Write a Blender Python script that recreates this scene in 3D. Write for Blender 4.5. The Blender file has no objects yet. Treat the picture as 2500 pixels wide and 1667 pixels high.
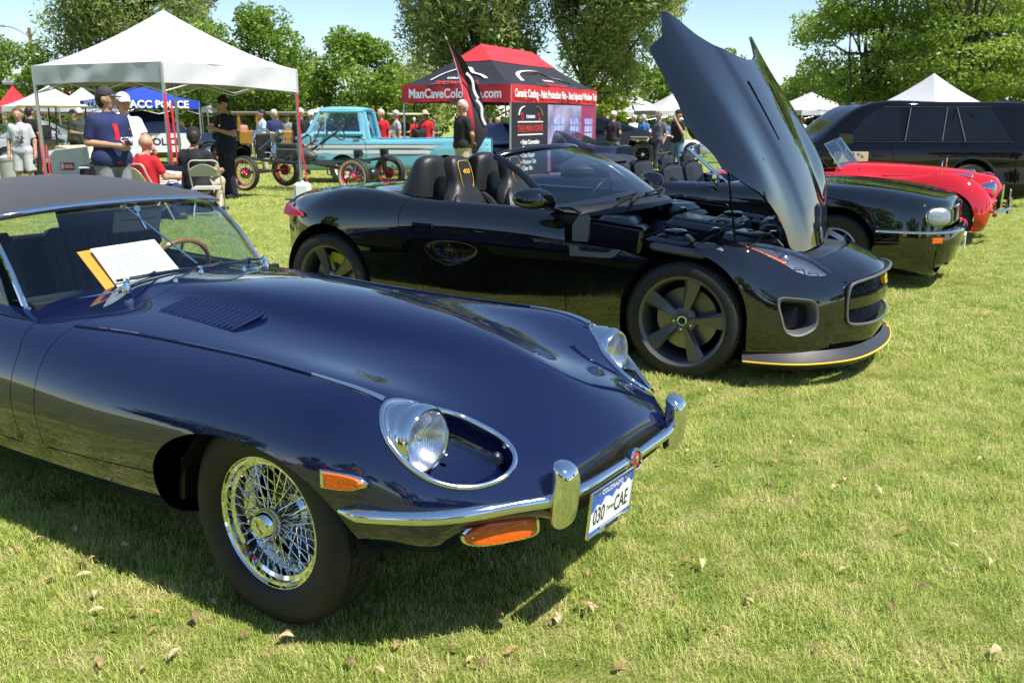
import bpy, bmesh, math, random
import numpy as np
from mathutils import Vector, Matrix
PI = math.pi
R = math.radians
# ------------------------------------------------------------------ camera, sky, sun, exposure
scene = bpy.context.scene
COL = scene.collection
CAM_H = 1.4957
cam_data = bpy.data.cameras.new('camera')
cam = bpy.data.objects.new('camera', cam_data)
COL.objects.link(cam)
cam_data.sensor_width = 36.0
cam_data.lens = 36.0 * 2200.0 / 2500.0
cam_data.clip_start = 0.05
cam_data.clip_end = 3000.0
cam.location = (0, 0, CAM_H)
cam.rotation_euler = (Matrix.Rotation(PI / 2 - 0.244, 3, 'X') @ Matrix.Rotation(0.0022, 3, 'Z')).to_euler()
cam_data.dof.use_dof = True
cam_data.dof.focus_distance = 4.2
cam_data.dof.aperture_fstop = 7.0
scene.camera = cam

SUN_EL, SUN_AZ = R(60), R(123)      # azimuth measured from +Y (view direction) towards +X (right)
world = bpy.data.worlds.new('World')
scene.world = world
world.use_nodes = True
wn, wl = world.node_tree.nodes, world.node_tree.links
for n in list(wn): wn.remove(n)
w_out = wn.new('ShaderNodeOutputWorld'); w_bg = wn.new('ShaderNodeBackground'); w_sky = wn.new('ShaderNodeTexSky')
w_sky.sky_type = 'NISHITA'; w_sky.sun_disc = False
w_sky.sun_elevation = SUN_EL; w_sky.sun_rotation = SUN_AZ
w_sky.altitude = 1600; w_sky.air_density = 1.15; w_sky.dust_density = 0.15; w_sky.ozone_density = 3.0
w_bg.inputs['Strength'].default_value = 0.092
wl.new(w_sky.outputs[0], w_bg.inputs['Color']); wl.new(w_bg.outputs[0], w_out.inputs['Surface'])
sun_data = bpy.data.lights.new('sun', 'SUN')
sun = bpy.data.objects.new('sun', sun_data)
COL.objects.link(sun)
sun_data.energy = 4.5; sun_data.angle = R(0.53); sun_data.color = (1.0, 0.955, 0.88)
_sd = Vector((math.sin(SUN_AZ) * math.cos(SUN_EL), math.cos(SUN_AZ) * math.cos(SUN_EL), math.sin(SUN_EL)))
sun.rotation_euler = _sd.to_track_quat('Z', 'Y').to_euler()
scene.view_settings.view_transform = 'Standard'
scene.view_settings.look = 'None'
scene.view_settings.exposure = 0.93
scene.view_settings.gamma = 1.0
scene.view_settings.use_curve_mapping = False
scene.cycles.max_bounces = 10
scene.cycles.transparent_max_bounces = 24
scene.cycles.transmission_bounces = 8
scene.cycles.use_denoising = True
random.seed(7)
RNG = np.random.default_rng(7)

# ------------------------------------------------------------------ materials
MATS = {}
def mat(name, col=(.5, .5, .5), rough=.5, metal=0., coat=0., var=0., vscale=6., bump=0., bscale=40., spec=.5, trans=0., ior=1.45, alpha=1., flake=0., emit=None, col2=None, sheen=0., sss=0.):
    if name in MATS: return MATS[name]
    m = bpy.data.materials.new(name); m.use_nodes = True
    nt = m.node_tree; b = nt.nodes['Principled BSDF']; I = b.inputs
    I['Base Color'].default_value = (*col, 1); I['Roughness'].default_value = rough; I['Metallic'].default_value = metal
    I['Coat Weight'].default_value = coat; I['Coat Roughness'].default_value = .015
    I['Specular IOR Level'].default_value = spec; I['Transmission Weight'].default_value = trans; I['IOR'].default_value = ior
    I['Alpha'].default_value = alpha
    if sheen: I['Sheen Weight'].default_value = sheen
    if var > 0 or bump > 0 or col2:
        tc = nt.nodes.new('ShaderNodeTexCoord')
    if var > 0 or col2:
        nz = nt.nodes.new('ShaderNodeTexNoise'); nz.inputs['Scale'].default_value = vscale; nz.inputs['Detail'].default_value = 6
        nt.links.new(tc.outputs['Object'], nz.inputs['Vector'])
        rp = nt.nodes.new('ShaderNodeValToRGB')
        c2 = col2 or tuple(min(1, c * (1 + var)) for c in col); c1 = tuple(c * (1 - var) for c in col) if var else col
        rp.color_ramp.elements[0].position = .3; rp.color_ramp.elements[1].position = .7
        rp.color_ramp.elements[0].color = (*c1, 1); rp.color_ramp.elements[1].color = (*c2, 1)
        nt.links.new(nz.outputs['Fac'], rp.inputs['Fac']); nt.links.new(rp.outputs['Color'], I['Base Color'])
    if bump > 0:
        nb = nt.nodes.new('ShaderNodeTexNoise'); nb.inputs['Scale'].default_value = bscale; nb.inputs['Detail'].default_value = 4
        nt.links.new(tc.outputs['Object'], nb.inputs['Vector'])
        bp = nt.nodes.new('ShaderNodeBump'); bp.inputs['Strength'].default_value = bump; bp.inputs['Distance'].default_value = .01
        nt.links.new(nb.outputs['Fac'], bp.inputs['Height']); nt.links.new(bp.outputs['Normal'], I['Normal'])
    if emit:
        I['Emission Color'].default_value = (*emit[0], 1); I['Emission Strength'].default_value = emit[1]
    MATS[name] = m
    return m
def glass(name, tint=(.9, .95, .93), refl=1.0, rough=0.0, ior=1.5):
    """thin pane: mixes a clear tinted transparency with a mirror by Fresnel"""
    if name in MATS: return MATS[name]
    m = bpy.data.materials.new(name); m.use_nodes = True; nt = m.node_tree; N = nt.nodes
    N.remove(N['Principled BSDF']); out = N['Material Output']
    t = N.new('ShaderNodeBsdfTransparent'); t.inputs['Color'].default_value = (*tint, 1)
    g = N.new('ShaderNodeBsdfGlossy'); g.inputs['Roughness'].default_value = rough; g.inputs['Color'].default_value = (refl, refl, refl, 1)
    fr = N.new('ShaderNodeFresnel'); fr.inputs['IOR'].default_value = ior
    ge = N.new('ShaderNodeNewGeometry'); mr = N.new('ShaderNodeMapRange'); mr.inputs[3].default_value = ior; mr.inputs[4].default_value = 1 / ior; nt.links.new(ge.outputs['Backfacing'], mr.inputs[0]); nt.links.new(mr.outputs[0], fr.inputs['IOR'])
    mx = N.new('ShaderNodeMixShader')
    nt.links.new(fr.outputs[0], mx.inputs[0]); nt.links.new(t.outputs[0], mx.inputs[1]); nt.links.new(g.outputs[0], mx.inputs[2])
    nt.links.new(mx.outputs[0], out.inputs['Surface'])
    MATS[name] = m
    return m
def paint(name, col, flake=0., rough=.25, var=.04, metal=.0):
    m = mat(name, col, rough, metal, coat=1., var=var, vscale=2.5, spec=0.)
    b = m.node_tree.nodes['Principled BSDF']; b.inputs['Coat IOR'].default_value = 1.85
    return m

# ------------------------------------------------------------------ numeric geometry
def cspline(t, P, tq):
    """natural cubic spline through P (n, ...) at t, sampled at tq"""
    t = np.asarray(t, float); P = np.asarray(P, float); n = len(t); sh = P.shape[1:]; P2 = P.reshape(n, -1)
    h = np.diff(t); A = np.zeros((n, n)); B = np.zeros((n, P2.shape[1])); A[0, 0] = A[-1, -1] = 1
    for i in range(1, n - 1):
        A[i, i - 1] = h[i - 1]; A[i, i] = 2 * (h[i - 1] + h[i]); A[i, i + 1] = h[i]
        B[i] = 6 * ((P2[i + 1] - P2[i]) / h[i] - (P2[i] - P2[i - 1]) / h[i - 1])
    Mm = np.linalg.solve(A, B); tq = np.asarray(tq, float); k = np.clip(np.searchsorted(t, tq) - 1, 0, n - 2)
    a = (t[k + 1] - tq)[:, None]; b = (tq - t[k])[:, None]; hh = h[k][:, None]
    o = Mm[k] * a**3 / (6 * hh) + Mm[k + 1] * b**3 / (6 * hh) + (P2[k] / hh - Mm[k] * hh / 6) * a + (P2[k + 1] / hh - Mm[k + 1] * hh / 6) * b
    return o.reshape((len(tq),) + sh)
def chord(P, pw=.5):
    d = np.linalg.norm(np.diff(P, axis=0), axis=-1)
    if d.ndim > 1: d = d.mean(1)
    return np.concatenate([[0], np.cumsum(np.maximum(d, 1e-6) ** pw)])
def curve(P, n, pw=.5):
    P = np.asarray(P, float)
    if len(P) == 2: return P[0] + np.linspace(0, 1, n)[:, None] * (P[1] - P[0])
    t = chord(P, pw); return cspline(t, P, np.linspace(0, t[-1], n))
def closed_curve(P, n):
    P = np.asarray(P, float); m = len(P); Q = np.concatenate([P[-3:], P, P[:4]]); t = chord(Q)
    return cspline(t, Q, np.linspace(t[3], t[3 + m], n, endpoint=False))
def gsurf(net, nu, nv):
    """net (NU,NV,3) -> dense grid (nu,nv,3)"""
    net = np.asarray(net, float)
    tu = chord(net, .7); tv = chord(np.swapaxes(net, 0, 1), .7)
    a = cspline(tu, net, np.linspace(0, tu[-1], nu))
    b = cspline(tv, np.swapaxes(a, 0, 1), np.linspace(0, tv[-1], nv))
    return np.swapaxes(b, 0, 1)
def mirror_net(half):
    """half[row][v]=(x,y,z) with v=0 on the centre line -> full net from -y to +y"""
    h = np.asarray(half, float); l = h[:, :0:-1].copy(); l[..., 1] *= -1
    return np.concatenate([l, h], 1)
def grid_mesh(Gd, closed_v=False):
    nu, nv = Gd.shape[:2]; V = Gd.reshape(-1, 3); F = []
    vv = nv if closed_v else nv - 1
    for i in range(nu - 1):
        for j in range(vv):
            j2 = (j + 1) % nv
            F.append((i * nv + j, i * nv + j2, (i + 1) * nv + j2, (i + 1) * nv + j))
    return V.copy(), F
def clip(V, F, val, extra=None):
    """keep the part of the mesh where val >= 0 (val per vertex, linear along edges)"""
    V = np.array(V, float); val = np.array(val, float); E = {}
    pos = val >= 0
    for f in F:                                     # snap grid vertices that lie close to the cut onto it, so no slivers remain
        for a, b in zip(f, f[1:] + f[:1]):
            if pos[a] != pos[b]:
                for p, q in ((a, b), (b, a)):
                    t = val[p] / (val[p] - val[q])
                    if t < .3 and t < E.get(p, (1, 0))[0]: E[p] = (t, q)
    V0 = V.copy(); v0 = val.copy()
    for p, (t, q) in E.items(): V[p] = V0[p] + t * (V0[q] - V0[p]); val[p] = 0.
    nv = [tuple(p) for p in V]; cache = {}; out = []; pos = val >= 0; hard = val > 0
    for f in F:
        s = [pos[i] for i in f]
        if not any(hard[i] for i in f): continue
        if all(s): out.append(tuple(f)); continue
        g = []
        for a, b in zip(f, f[1:] + f[:1]):
            if pos[a]: g.append(a)
            if pos[a] != pos[b]:
                k = (a, b) if a < b else (b, a)
                if k not in cache:
                    t = val[k[0]] / (val[k[0]] - val[k[1]])
                    nv.append(tuple(V[k[0]] + t * (V[k[1]] - V[k[0]]))); cache[k] = len(nv) - 1
                g.append(cache[k])
        if len(g) > 2: out.append(tuple(g))
    used = sorted({i for f in out for i in f}); mp = {o: i for i, o in enumerate(used)}
    return np.array([nv[i] for i in used]).reshape(-1, 3), [tuple(mp[i] for i in f) for f in out]
def poly_sd(P, poly):
    """signed distance (inside positive) of 2-D points to a polygon"""
    P = np.asarray(P, float); poly = np.asarray(poly, float); d = np.full(len(P), 1e9); ins = np.zeros(len(P), bool)
    for a, b in zip(poly, np.roll(poly, -1, 0)):
        e = b - a; w = P - a; t = np.clip((w @ e) / max(e @ e, 1e-12), 0, 1); d = np.minimum(d, np.linalg.norm(w - t[:, None] * e, axis=1))
        c = ((a[1] > P[:, 1]) != (b[1] > P[:, 1])) & (P[:, 0] < (b[0] - a[0]) * (P[:, 1] - a[1]) / (b[1] - a[1] + 1e-15) + a[0])
        ins ^= c
    return np.where(ins, d, -d)
def rot_to(d):
    d = Vector(d).normalized(); return np.array(d.to_track_quat('Z', 'Y').to_matrix())

# ------------------------------------------------------------------ mesh builder
class G:
    def __init__(s): s.v = []; s.f = []; s.mi = []; s.n = 0
    def add(s, V, F, mi=0):
        V = np.asarray(V, float).reshape(-1, 3); s.v.append(V)
        s.f += [tuple(int(i) + s.n for i in f) for f in F]; s.mi += [mi] * len(F); s.n += len(V); return s
    def box(s, c, size, rot=None, mi=0, b=0.0, taper=1.0):
        x, y, z = [k / 2 for k in size]; b = min(b, .49 * min(size))
        if b <= 0:
            V = np.array([(i * x * (taper if k > 0 else 1), j * y * (taper if k > 0 else 1), k * z) for k in (-1, 1) for j in (-1, 1) for i in (-1, 1)])
            F = [(0, 2, 3, 1), (4, 5, 7, 6), (0, 1, 5, 4), (2, 6, 7, 3), (0, 4, 6, 2), (1, 3, 7, 5)]
        else:
            V = []; F = []
            lv = [(-z, -b), (-z + b, 0), (z - b, 0), (z, -b)]
            for zz, o in lv:
                xx, yy = x + o, y + o
                V += [(-xx + b, -yy, zz), (xx - b, -yy, zz), (xx, -yy + b, zz), (xx, yy - b, zz), (xx - b, yy, zz), (-xx + b, yy, zz), (-xx, yy - b, zz), (-xx, -yy + b, zz)]
            for l in range(3):
                for i in range(8): F.append((l * 8 + i, l * 8 + (i + 1) % 8, l * 8 + 8 + (i + 1) % 8, l * 8 + 8 + i))
            F.append(tuple(range(7, -1, -1))); F.append(tuple(range(24, 32))); V = np.array(V)
        if rot is not None: V = V @ np.array(rot).T
        return s.add(V + np.array(c), F, mi)
    def loft(s, loops, closed=True, caps=True, mi=0):
        L = np.asarray(loops, float); V, F = grid_mesh(L, closed); n = L.shape[1]
        if caps and closed: F.append(tuple(range(n - 1, -1, -1))); k = (len(L) - 1) * n; F.append(tuple(range(k, k + n)))
        return s.add(V, F, mi)
    def tube(s, P, r, n=8, closed=False, caps=True, mi=0, flat=1.0, up=(0, 0, 1)):
        P = np.asarray(P, float); m = len(P); r = np.broadcast_to(np.asarray(r, float), (m,))
        T = np.roll(P, -1, 0) - np.roll(P, 1, 0) if closed else np.gradient(P, axis=0)
        T = T / np.maximum(np.linalg.norm(T, axis=1), 1e-9)[:, None]
        a = np.array(up, float); u = np.cross(T[0], a)
        if np.linalg.norm(u) < 1e-3: u = np.cross(T[0], (1, 0, 0))
        u /= np.linalg.norm(u); loops = []; ang = np.linspace(0, 2 * PI, n, endpoint=False)
        for i in range(m):
            u = u - T[i] * (u @ T[i]); u /= max(np.linalg.norm(u), 1e-9); w = np.cross(T[i], u)
            loops.append(P[i] + r[i] * (np.cos(ang)[:, None] * u + flat * np.sin(ang)[:, None] * w))
        if closed: loops.append(loops[0])
        return s.loft(loops, True, caps and not closed, mi)
    def lathe(s, prof, c=(0, 0, 0), d=(0, 0, 1), n=32, mi=0, caps=False, a0=0., a1=2 * PI):
        """prof [(radius, height along d)]"""
        M3 = rot_to(d); full = abs(a1 - a0 - 2 * PI) < 1e-6
        ang = np.linspace(a0, a1, n, endpoint=not full); L = []
        for r_, h_ in prof: L.append(np.stack([r_ * np.cos(ang), r_ * np.sin(ang), np.full(n, h_)], 1) @ M3.T + np.array(c))
        return s.loft(L, full, caps, mi)
    def sph(s, c, r, nu=10, nv=14, mi=0, rot=None):
        r = np.broadcast_to(np.asarray(r, float), (3,)); th = np.linspace(.02, PI - .02, nu); ph = np.linspace(0, 2 * PI, nv, endpoint=False)
        L = np.array([[(r[0] * np.sin(t) * np.cos(p), r[1] * np.sin(t) * np.sin(p), -r[2] * np.cos(t)) for p in ph] for t in th])
        if rot is not None: L = L @ np.array(rot).T
        return s.loft(L + np.array(c), True, True, mi)
    def prism(s, poly, d, mi=0, bev=0.):
        """poly: planar 3-D loop, d: extrusion vector"""
        P = np.asarray(poly, float); d = np.asarray(d, float)
        if bev > 0:
            c = P.mean(0); ln = np.linalg.norm(d); k = 1 - bev / max(np.linalg.norm(P - c, axis=1).mean(), 1e-6); dn = d / ln
            return s.loft([c + (P - c) * k, P + dn * bev, P + d - dn * bev, c + d + (P - c) * k], True, True, mi)
        return s.loft([P, P + d], True, True, mi)
    def xf(s, M4):
        M4 = np.array(M4); s.v = [v @ M4[:3, :3].T + M4[:3, 3] for v in s.v]; return s
    def build(s, name, mats, parent=None, ang=38, smooth=True, fixn=True, loc=None, rot=None, solid=0., kind=None, label=None, weld=None):
        me = bpy.data.meshes.new(name)
        V = np.concatenate(s.v) if s.v else np.zeros((0, 3))
        me.from_pydata(V.tolist(), [], s.f)
        if not isinstance(mats, (list, tuple)): mats = [mats]
        for m in mats: me.materials.append(m)
        if len(mats) > 1: me.polygons.foreach_set('material_index', s.mi)
        me.update()
        if fixn:
            bm = bmesh.new(); bm.from_mesh(me); bmesh.ops.remove_doubles(bm, verts=bm.verts, dist=weld or 1e-5)
            bmesh.ops.recalc_face_normals(bm, faces=bm.faces); bm.to_mesh(me); bm.free()
        if smooth:
            me.polygons.foreach_set('use_smooth', [True] * len(me.polygons)); me.set_sharp_from_angle(angle=R(ang))
        me.update()
        o = bpy.data.objects.new(name, me); COL.objects.link(o)
        if parent: o.parent = parent
        if loc is not None: o.location = loc
        if rot is not None: o.rotation_euler = rot
        if solid:
            md = o.modifiers.new('thickness', 'SOLIDIFY'); md.thickness = abs(solid); md.offset = -1 if solid > 0 else 1
            es = o.modifiers.new('edges', 'EDGE_SPLIT'); es.split_angle = R(max(ang, 40)); es.use_edge_sharp = False
        if kind: o['kind'] = kind
        if label: o['label'] = label
        return o
def thing(name, label, cat, loc=(0, 0, 0), rz=0., group=None):
    o = bpy.data.objects.new(name, None); COL.objects.link(o); o.empty_display_size = .2
    o.location = loc; o.rotation_euler = (0, 0, rz); o['label'] = label; o['category'] = cat
    if group: o['group'] = group
    return o
def tag(o, label, cat, group=None):
    o['label'] = label; o['category'] = cat
    if group: o['group'] = group
    return o
def struct(o, kind='structure'): o['kind'] = kind; return o
def copy_tree(o, parent=None, mats=None):
    c = o.copy(); COL.objects.link(c); c.parent = parent
    if mats and o.type == 'MESH':
        for i, sl in enumerate(c.material_slots):
            nm = sl.material.name if sl.material else None
            if nm in mats: sl.link = 'OBJECT'; sl.material = mats[nm]
    for ch in list(o.children): copy_tree(ch, c, mats)
    return c
def text_mesh(txt, size, font_w=1.0, ext=.002, bold=0., align='CENTER', shear=0.):
    """mesh of a text line in the local XY plane, centred, returned as (V,F)"""
    cu = bpy.data.curves.new('t', 'FONT'); cu.body = txt; cu.size = size; cu.align_x = align; cu.align_y = 'CENTER'; cu.extrude = ext; cu.offset = bold; cu.shear = shear
    cu.resolution_u = 3
    ob = bpy.data.objects.new('t', cu); COL.objects.link(ob)
    me = bpy.data.meshes.new_from_object(ob.evaluated_get(bpy.context.evaluated_depsgraph_get()))
    V = np.array([v.co[:] for v in me.vertices]).reshape(-1, 3); F = [tuple(p.vertices) for p in me.polygons]
    bpy.data.objects.remove(ob); bpy.data.curves.remove(cu); bpy.data.meshes.remove(me)
    if len(V): V[:, 0] *= font_w
    return V, F
def frame4(o, x, y):
    """matrix with columns x, y, x*y and origin o"""
    x = np.array(x, float); x /= np.linalg.norm(x); y = np.array(y, float); y -= x * (x @ y); y /= np.linalg.norm(y); z = np.cross(x, y)
    M4 = np.eye(4); M4[:3, 0] = x; M4[:3, 1] = y; M4[:3, 2] = z; M4[:3, 3] = o; return M4
def put_text(name, txt, size, M4, m, parent, **k):
    V, F = text_mesh(txt, size, **k); g = G(); g.add(V, F); g.xf(M4); return g.build(name, m, parent, smooth=False, fixn=False)
def line(a, b, n=2): return np.linspace(a, b, n)

CHROME = mat('chrome', (.78, .79, .80), .04, 1.0)
BLACKRUB = mat('black_rubber', (.012, .012, .012), .55, var=.2, bump=.15, bscale=200)
TYRE = mat('tyre_rubber', (.018, .017, .016), .62, var=.3, vscale=12, bump=.25, bscale=120)
DARK = mat('dark_cavity', (.006, .006, .007), .8)
# ------------------------------------------------------------------ lawn
def GZ(y): return -.012 * np.clip(np.asarray(y, float) - 18., 0, 60.)
def AT(px, d, z=0.):
    """a spot on the lawn in direction of picture column px at distance d"""
    return (float((px - 1250.) / 2268. * d), float(d), float(GZ(d)) + z)
def lawn_material(name, blade):
    m = bpy.data.materials.new(name); m.use_nodes = True; nt = m.node_tree; N = nt.nodes; b = N['Principled BSDF']
    geo = N.new('ShaderNodeNewGeometry')
    def noise(sc, det=3, rough=.55):
        n = N.new('ShaderNodeTexNoise'); n.inputs['Scale'].default_value = sc; n.inputs['Detail'].default_value = det; n.inputs['Roughness'].default_value = rough
        nt.links.new(geo.outputs['Position'], n.inputs['Vector']); return n.outputs['Fac']
    def ramp(f, stops):
        r = N.new('ShaderNodeValToRGB'); nt.links.new(f, r.inputs['Fac']); e = r.color_ramp.elements
        while len(e) < len(stops): e.new(.5)
        for k, (p, c) in enumerate(stops): e[k].position = p; e[k].color = (*c, 1)
        return r.outputs['Color']
    def mix(f, a, b_, mode='MIX'):
        x = N.new('ShaderNodeMix'); x.data_type = 'RGBA'; x.blend_type = mode
        if isinstance(f, float): x.inputs[0].default_value = f
        else: nt.links.new(f, x.inputs[0])
        nt.links.new(a, x.inputs[6]); nt.links.new(b_, x.inputs[7]); return x.outputs[2]
    big = ramp(noise(.7, 4), [(.30, (.33, .44, .07)), (.52, (.51, .56, .14)), (.72, (.68, .64, .24))])
    patch = ramp(noise(5.5, 5, .65), [(.36, (.20, .34, .045)), (.50, (.49, .56, .13)), (.62, (.80, .70, .36))])
    c = mix(.68, big, patch)
    if blade:
        oi = N.new('ShaderNodeObjectInfo'); at = N.new('ShaderNodeAttribute'); at.attribute_name = 'tone'
        c2 = ramp(at.outputs['Fac'], [(.0, (.29, .43, .06)), (.4, (.56, .64, .16)), (.75, (.76, .74, .30)), (.9, (.82, .71, .40)), (1., (.84, .73, .46))])
        c = mix(.42, c, c2); b.inputs['Roughness'].default_value = .5; b.inputs['Specular IOR Level'].default_value = .35
        tr = N.new('ShaderNodeBsdfTranslucent'); nt.links.new(c, tr.inputs['Color']); ms = N.new('ShaderNodeMixShader'); ms.inputs[0].default_value = .42
        nt.links.new(b.outputs[0], ms.inputs[1]); nt.links.new(tr.outputs[0], ms.inputs[2]); nt.links.new(ms.outputs[0], N['Material Output'].inputs['Surface'])
    else:
        fine = ramp(noise(55, 4, .7), [(.25, (.30, .32, .22)), (.5, (.55, .57, .48)), (.75, (.80, .78, .72))])
        c = mix(1., c, fine, 'MULTIPLY')
        b.inputs['Roughness'].default_value = .9; b.inputs['Specular IOR Level'].default_value = .1
        bp = N.new('ShaderNodeBump'); bp.inputs['Strength'].default_value = .9; bp.inputs['Distance'].default_value = .05
        nt.links.new(noise(70, 4, .7), bp.inputs['Height']); nt.links.new(bp.outputs['Normal'], b.inputs['Normal'])
    nt.links.new(c, b.inputs['Base Color'])
    return m
LAWN = lawn_material('lawn', False)
BLADE = lawn_material('grass_blade', True)
g = G(); xs = np.concatenate([[-900, -300, -100], np.linspace(-40, 40, 41), [100, 300, 900]]); ys = np.concatenate([[-300, -60], np.linspace(-20, 90, 56), [150, 400, 1500]])
gx, gy = np.meshgrid(xs, ys); V, F = grid_mesh(np.stack([gx, gy, GZ(gy)], 2)); g.add(V, F)
ground = g.build('ground', LAWN, None, smooth=True); struct(ground)

def grass_clump(n, size, hmin, hmax, seed, wid):
    r = np.random.default_rng(seed); V = []; F = []; tone = []
    for i in range(n):
        x, y = r.uniform(-size / 2, size / 2, 2); a = r.uniform(0, 2 * PI); h = r.uniform(hmin, hmax); ln = r.uniform(.1, 1.0) * h; w = wid * r.uniform(.6, 1.3)
        d = np.array((math.cos(a), math.sin(a), 0)); s = np.array((-d[1], d[0], 0)); p = np.array((x, y, -.004)); k = len(V)
        b = a + r.uniform(-.5, .5); d2 = np.array((math.cos(b), math.sin(b), 0))
        m1 = p + d * ln * .3 + (0, 0, h * .55); tp = p + d * ln * .3 + d2 * ln * .7 + (0, 0, h * (1 - .25 * ln / h))
        V += [p - s * w, p + s * w, m1 + s * w * .8, m1 - s * w * .8, tp]; F += [(k, k + 1, k + 2, k + 3), (k + 3, k + 2, k + 4)]
        t = r.uniform(0, .8) if r.random() > .1 else r.uniform(.85, 1.); tone += [t] * 5
    me = bpy.data.meshes.new('grass_tuft'); me.from_pydata([tuple(v) for v in V], [], F); me.materials.append(BLADE)
    at = me.attributes.new('tone', 'FLOAT', 'POINT'); at.data.foreach_set('value', tone); me.update()
    return bpy.data.objects.new('grass_tuft', me)
GRASS_SHADE = []
def grass_field(name, bounds, size, nclump, nb, hmin, hmax, wid, density, seed, label):
    tufts = bpy.data.collections.new(name + '_tufts')
    for k in range(nclump): tufts.objects.link(grass_clump(nb, size * 1.5, hmin, hmax, seed * 50 + k, wid))
    g = G(); P = np.array(bounds, float); 
    A_, B_, C_, D_ = P; tt = np.linspace(0, 1, 9); Q = np.array([[(A_ + (D_ - A_) * t) * (1 - s_) + (B_ + (C_ - B_) * t) * s_ for s_ in (0, .5, 1)] for t in tt]); Q = np.concatenate([Q, GZ(Q[..., 1:2]) + .001], -1); g.add(*grid_mesh(Q)); o = g.build(name, BLADE, None, smooth=False, fixn=False)
    o['kind'] = 'stuff'; o['label'] = label; o['category'] = 'grass'
    nt = bpy.data.node_groups.new(name, 'GeometryNodeTree'); nt.interface.new_socket('Geometry', in_out='INPUT', socket_type='NodeSocketGeometry'); nt.interface.new_socket('Geometry', in_out='OUTPUT', socket_type='NodeSocketGeometry')
    N = nt.nodes; L = nt.links; gi = N.new('NodeGroupInput'); go = N.new('NodeGroupOutput')
    d = N.new('GeometryNodeDistributePointsOnFaces'); d.distribute_method = 'POISSON'; d.inputs['Distance Min'].default_value = .55 / math.sqrt(density); d.inputs['Density Max'].default_value = density * 1.6; d.inputs['Seed'].default_value = seed
    ci = N.new('GeometryNodeCollectionInfo'); ci.inputs['Collection'].default_value = tufts; ci.inputs['Separate Children'].default_value = True; ci.inputs['Reset Children'].default_value = True
    ip = N.new('GeometryNodeInstanceOnPoints'); ip.inputs['Pick Instance'].default_value = True
    rv = N.new('FunctionNodeRandomValue'); rv.data_type = 'FLOAT_VECTOR'; rv.inputs[0].default_value = (0, 0, 0); rv.inputs[1].default_value = (0, 0, 6.283)
    rs = N.new('FunctionNodeRandomValue'); rs.data_type = 'FLOAT_VECTOR'; rs.inputs[0].default_value = (.85, .85, .55); rs.inputs[1].default_value = (1.2, 1.2, 1.35)
    ps = N.new('GeometryNodeInputPosition'); nz = N.new('ShaderNodeTexNoise'); nz.inputs['Scale'].default_value = 2.2
    L.new(ps.outputs[0], nz.inputs['Vector']); mr = N.new('ShaderNodeMapRange'); mr.inputs[1].default_value = .3; mr.inputs[2].default_value = .7; mr.inputs[3].default_value = .6; mr.inputs[4].default_value = 1.3
    L.new(nz.outputs['Fac'] if 'Fac' in nz.outputs else nz.outputs[0], mr.inputs[0])
    vm = N.new('ShaderNodeVectorMath'); vm.operation = 'SCALE'; L.new(rs.outputs[0], vm.inputs[0]); L.new(mr.outputs[0], vm.inputs['Scale'])
    L.new(gi.outputs[0], d.inputs[0]); L.new(d.outputs['Points'], ip.inputs['Points']); L.new(ci.outputs[0], ip.inputs['Instance']); L.new(rv.outputs[0], ip.inputs['Rotation']); L.new(vm.outputs[0], ip.inputs['Scale']); L.new(ip.outputs[0], go.inputs[0])
    md = o.modifiers.new('scatter', 'NODES'); md.node_group = nt
    return o
grass_field('grass', [(-2.2, 1.2), (2.4, 1.2), (4.6, 5.6), (-4.2, 5.6)], .13, 9, 230, .012, .040, .0013, 105, 1, 'short green lawn grass in front of the cars')
grass_field('grass', [(-4.2, 5.6), (4.6, 5.6), (9.5, 15.5), (-9.0, 15.5)], .26, 6, 300, .014, .042, .0024, 28, 2, 'short green lawn grass around the parked cars')
grass_field('grass', [(-9, 15.5), (9.5, 15.5), (36, 62), (-36, 62)], .6, 5, 300, .025, .055, .006, 4.5, 3, 'far green lawn grass under the tents')
# ------------------------------------------------------------------ trees
def leaf_mat(name, c0, c1, c2):
    m = bpy.data.materials.new(name); m.use_nodes = True; nt = m.node_tree; N = nt.nodes; b = N['Principled BSDF']
    at = N.new('ShaderNodeAttribute'); at.attribute_name = 'tone'; r = N.new('ShaderNodeValToRGB'); nt.links.new(at.outputs['Fac'], r.inputs['Fac'])
    e = r.color_ramp.elements; e.new(.5)
    for k, (p, c) in enumerate(((0, c0), (.5, c1), (1, c2))): e[k].position = p; e[k].color = (*c, 1)
    nt.links.new(r.outputs['Color'], b.inputs['Base Color']); b.inputs['Roughness'].default_value = .45; b.inputs['Specular IOR Level'].default_value = .4
    tr = N.new('ShaderNodeBsdfTranslucent'); nt.links.new(r.outputs['Color'], tr.inputs['Color']); ms = N.new('ShaderNodeMixShader'); ms.inputs[0].default_value = .45
    nt.links.new(b.outputs[0], ms.inputs[1]); nt.links.new(tr.outputs[0], ms.inputs[2]); nt.links.new(ms.outputs[0], N['Material Output'].inputs['Surface'])
    return m
LEAF = {'willow': leaf_mat('leaf_olive', (.14, .195, .045), (.30, .375, .10), (.47, .52, .20)), 'maple': leaf_mat('leaf_green', (.080, .145, .014), (.18, .29, .032), (.31, .42, .07)),
        'locust': leaf_mat('leaf_light', (.11, .19, .018), (.26, .37, .045), (.40, .50, .10)), 'ash': leaf_mat('leaf_grey', (.09, .12, .05), (.20, .25, .11), (.36, .40, .22)), 'lime': leaf_mat('leaf_lime', (.12, .18, .01), (.25, .34, .02), (.36, .44, .05))}
BARK = mat('bark', (.085, .068, .052), .9, var=.35, vscale=5, bump=.8, bscale=25)
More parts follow.
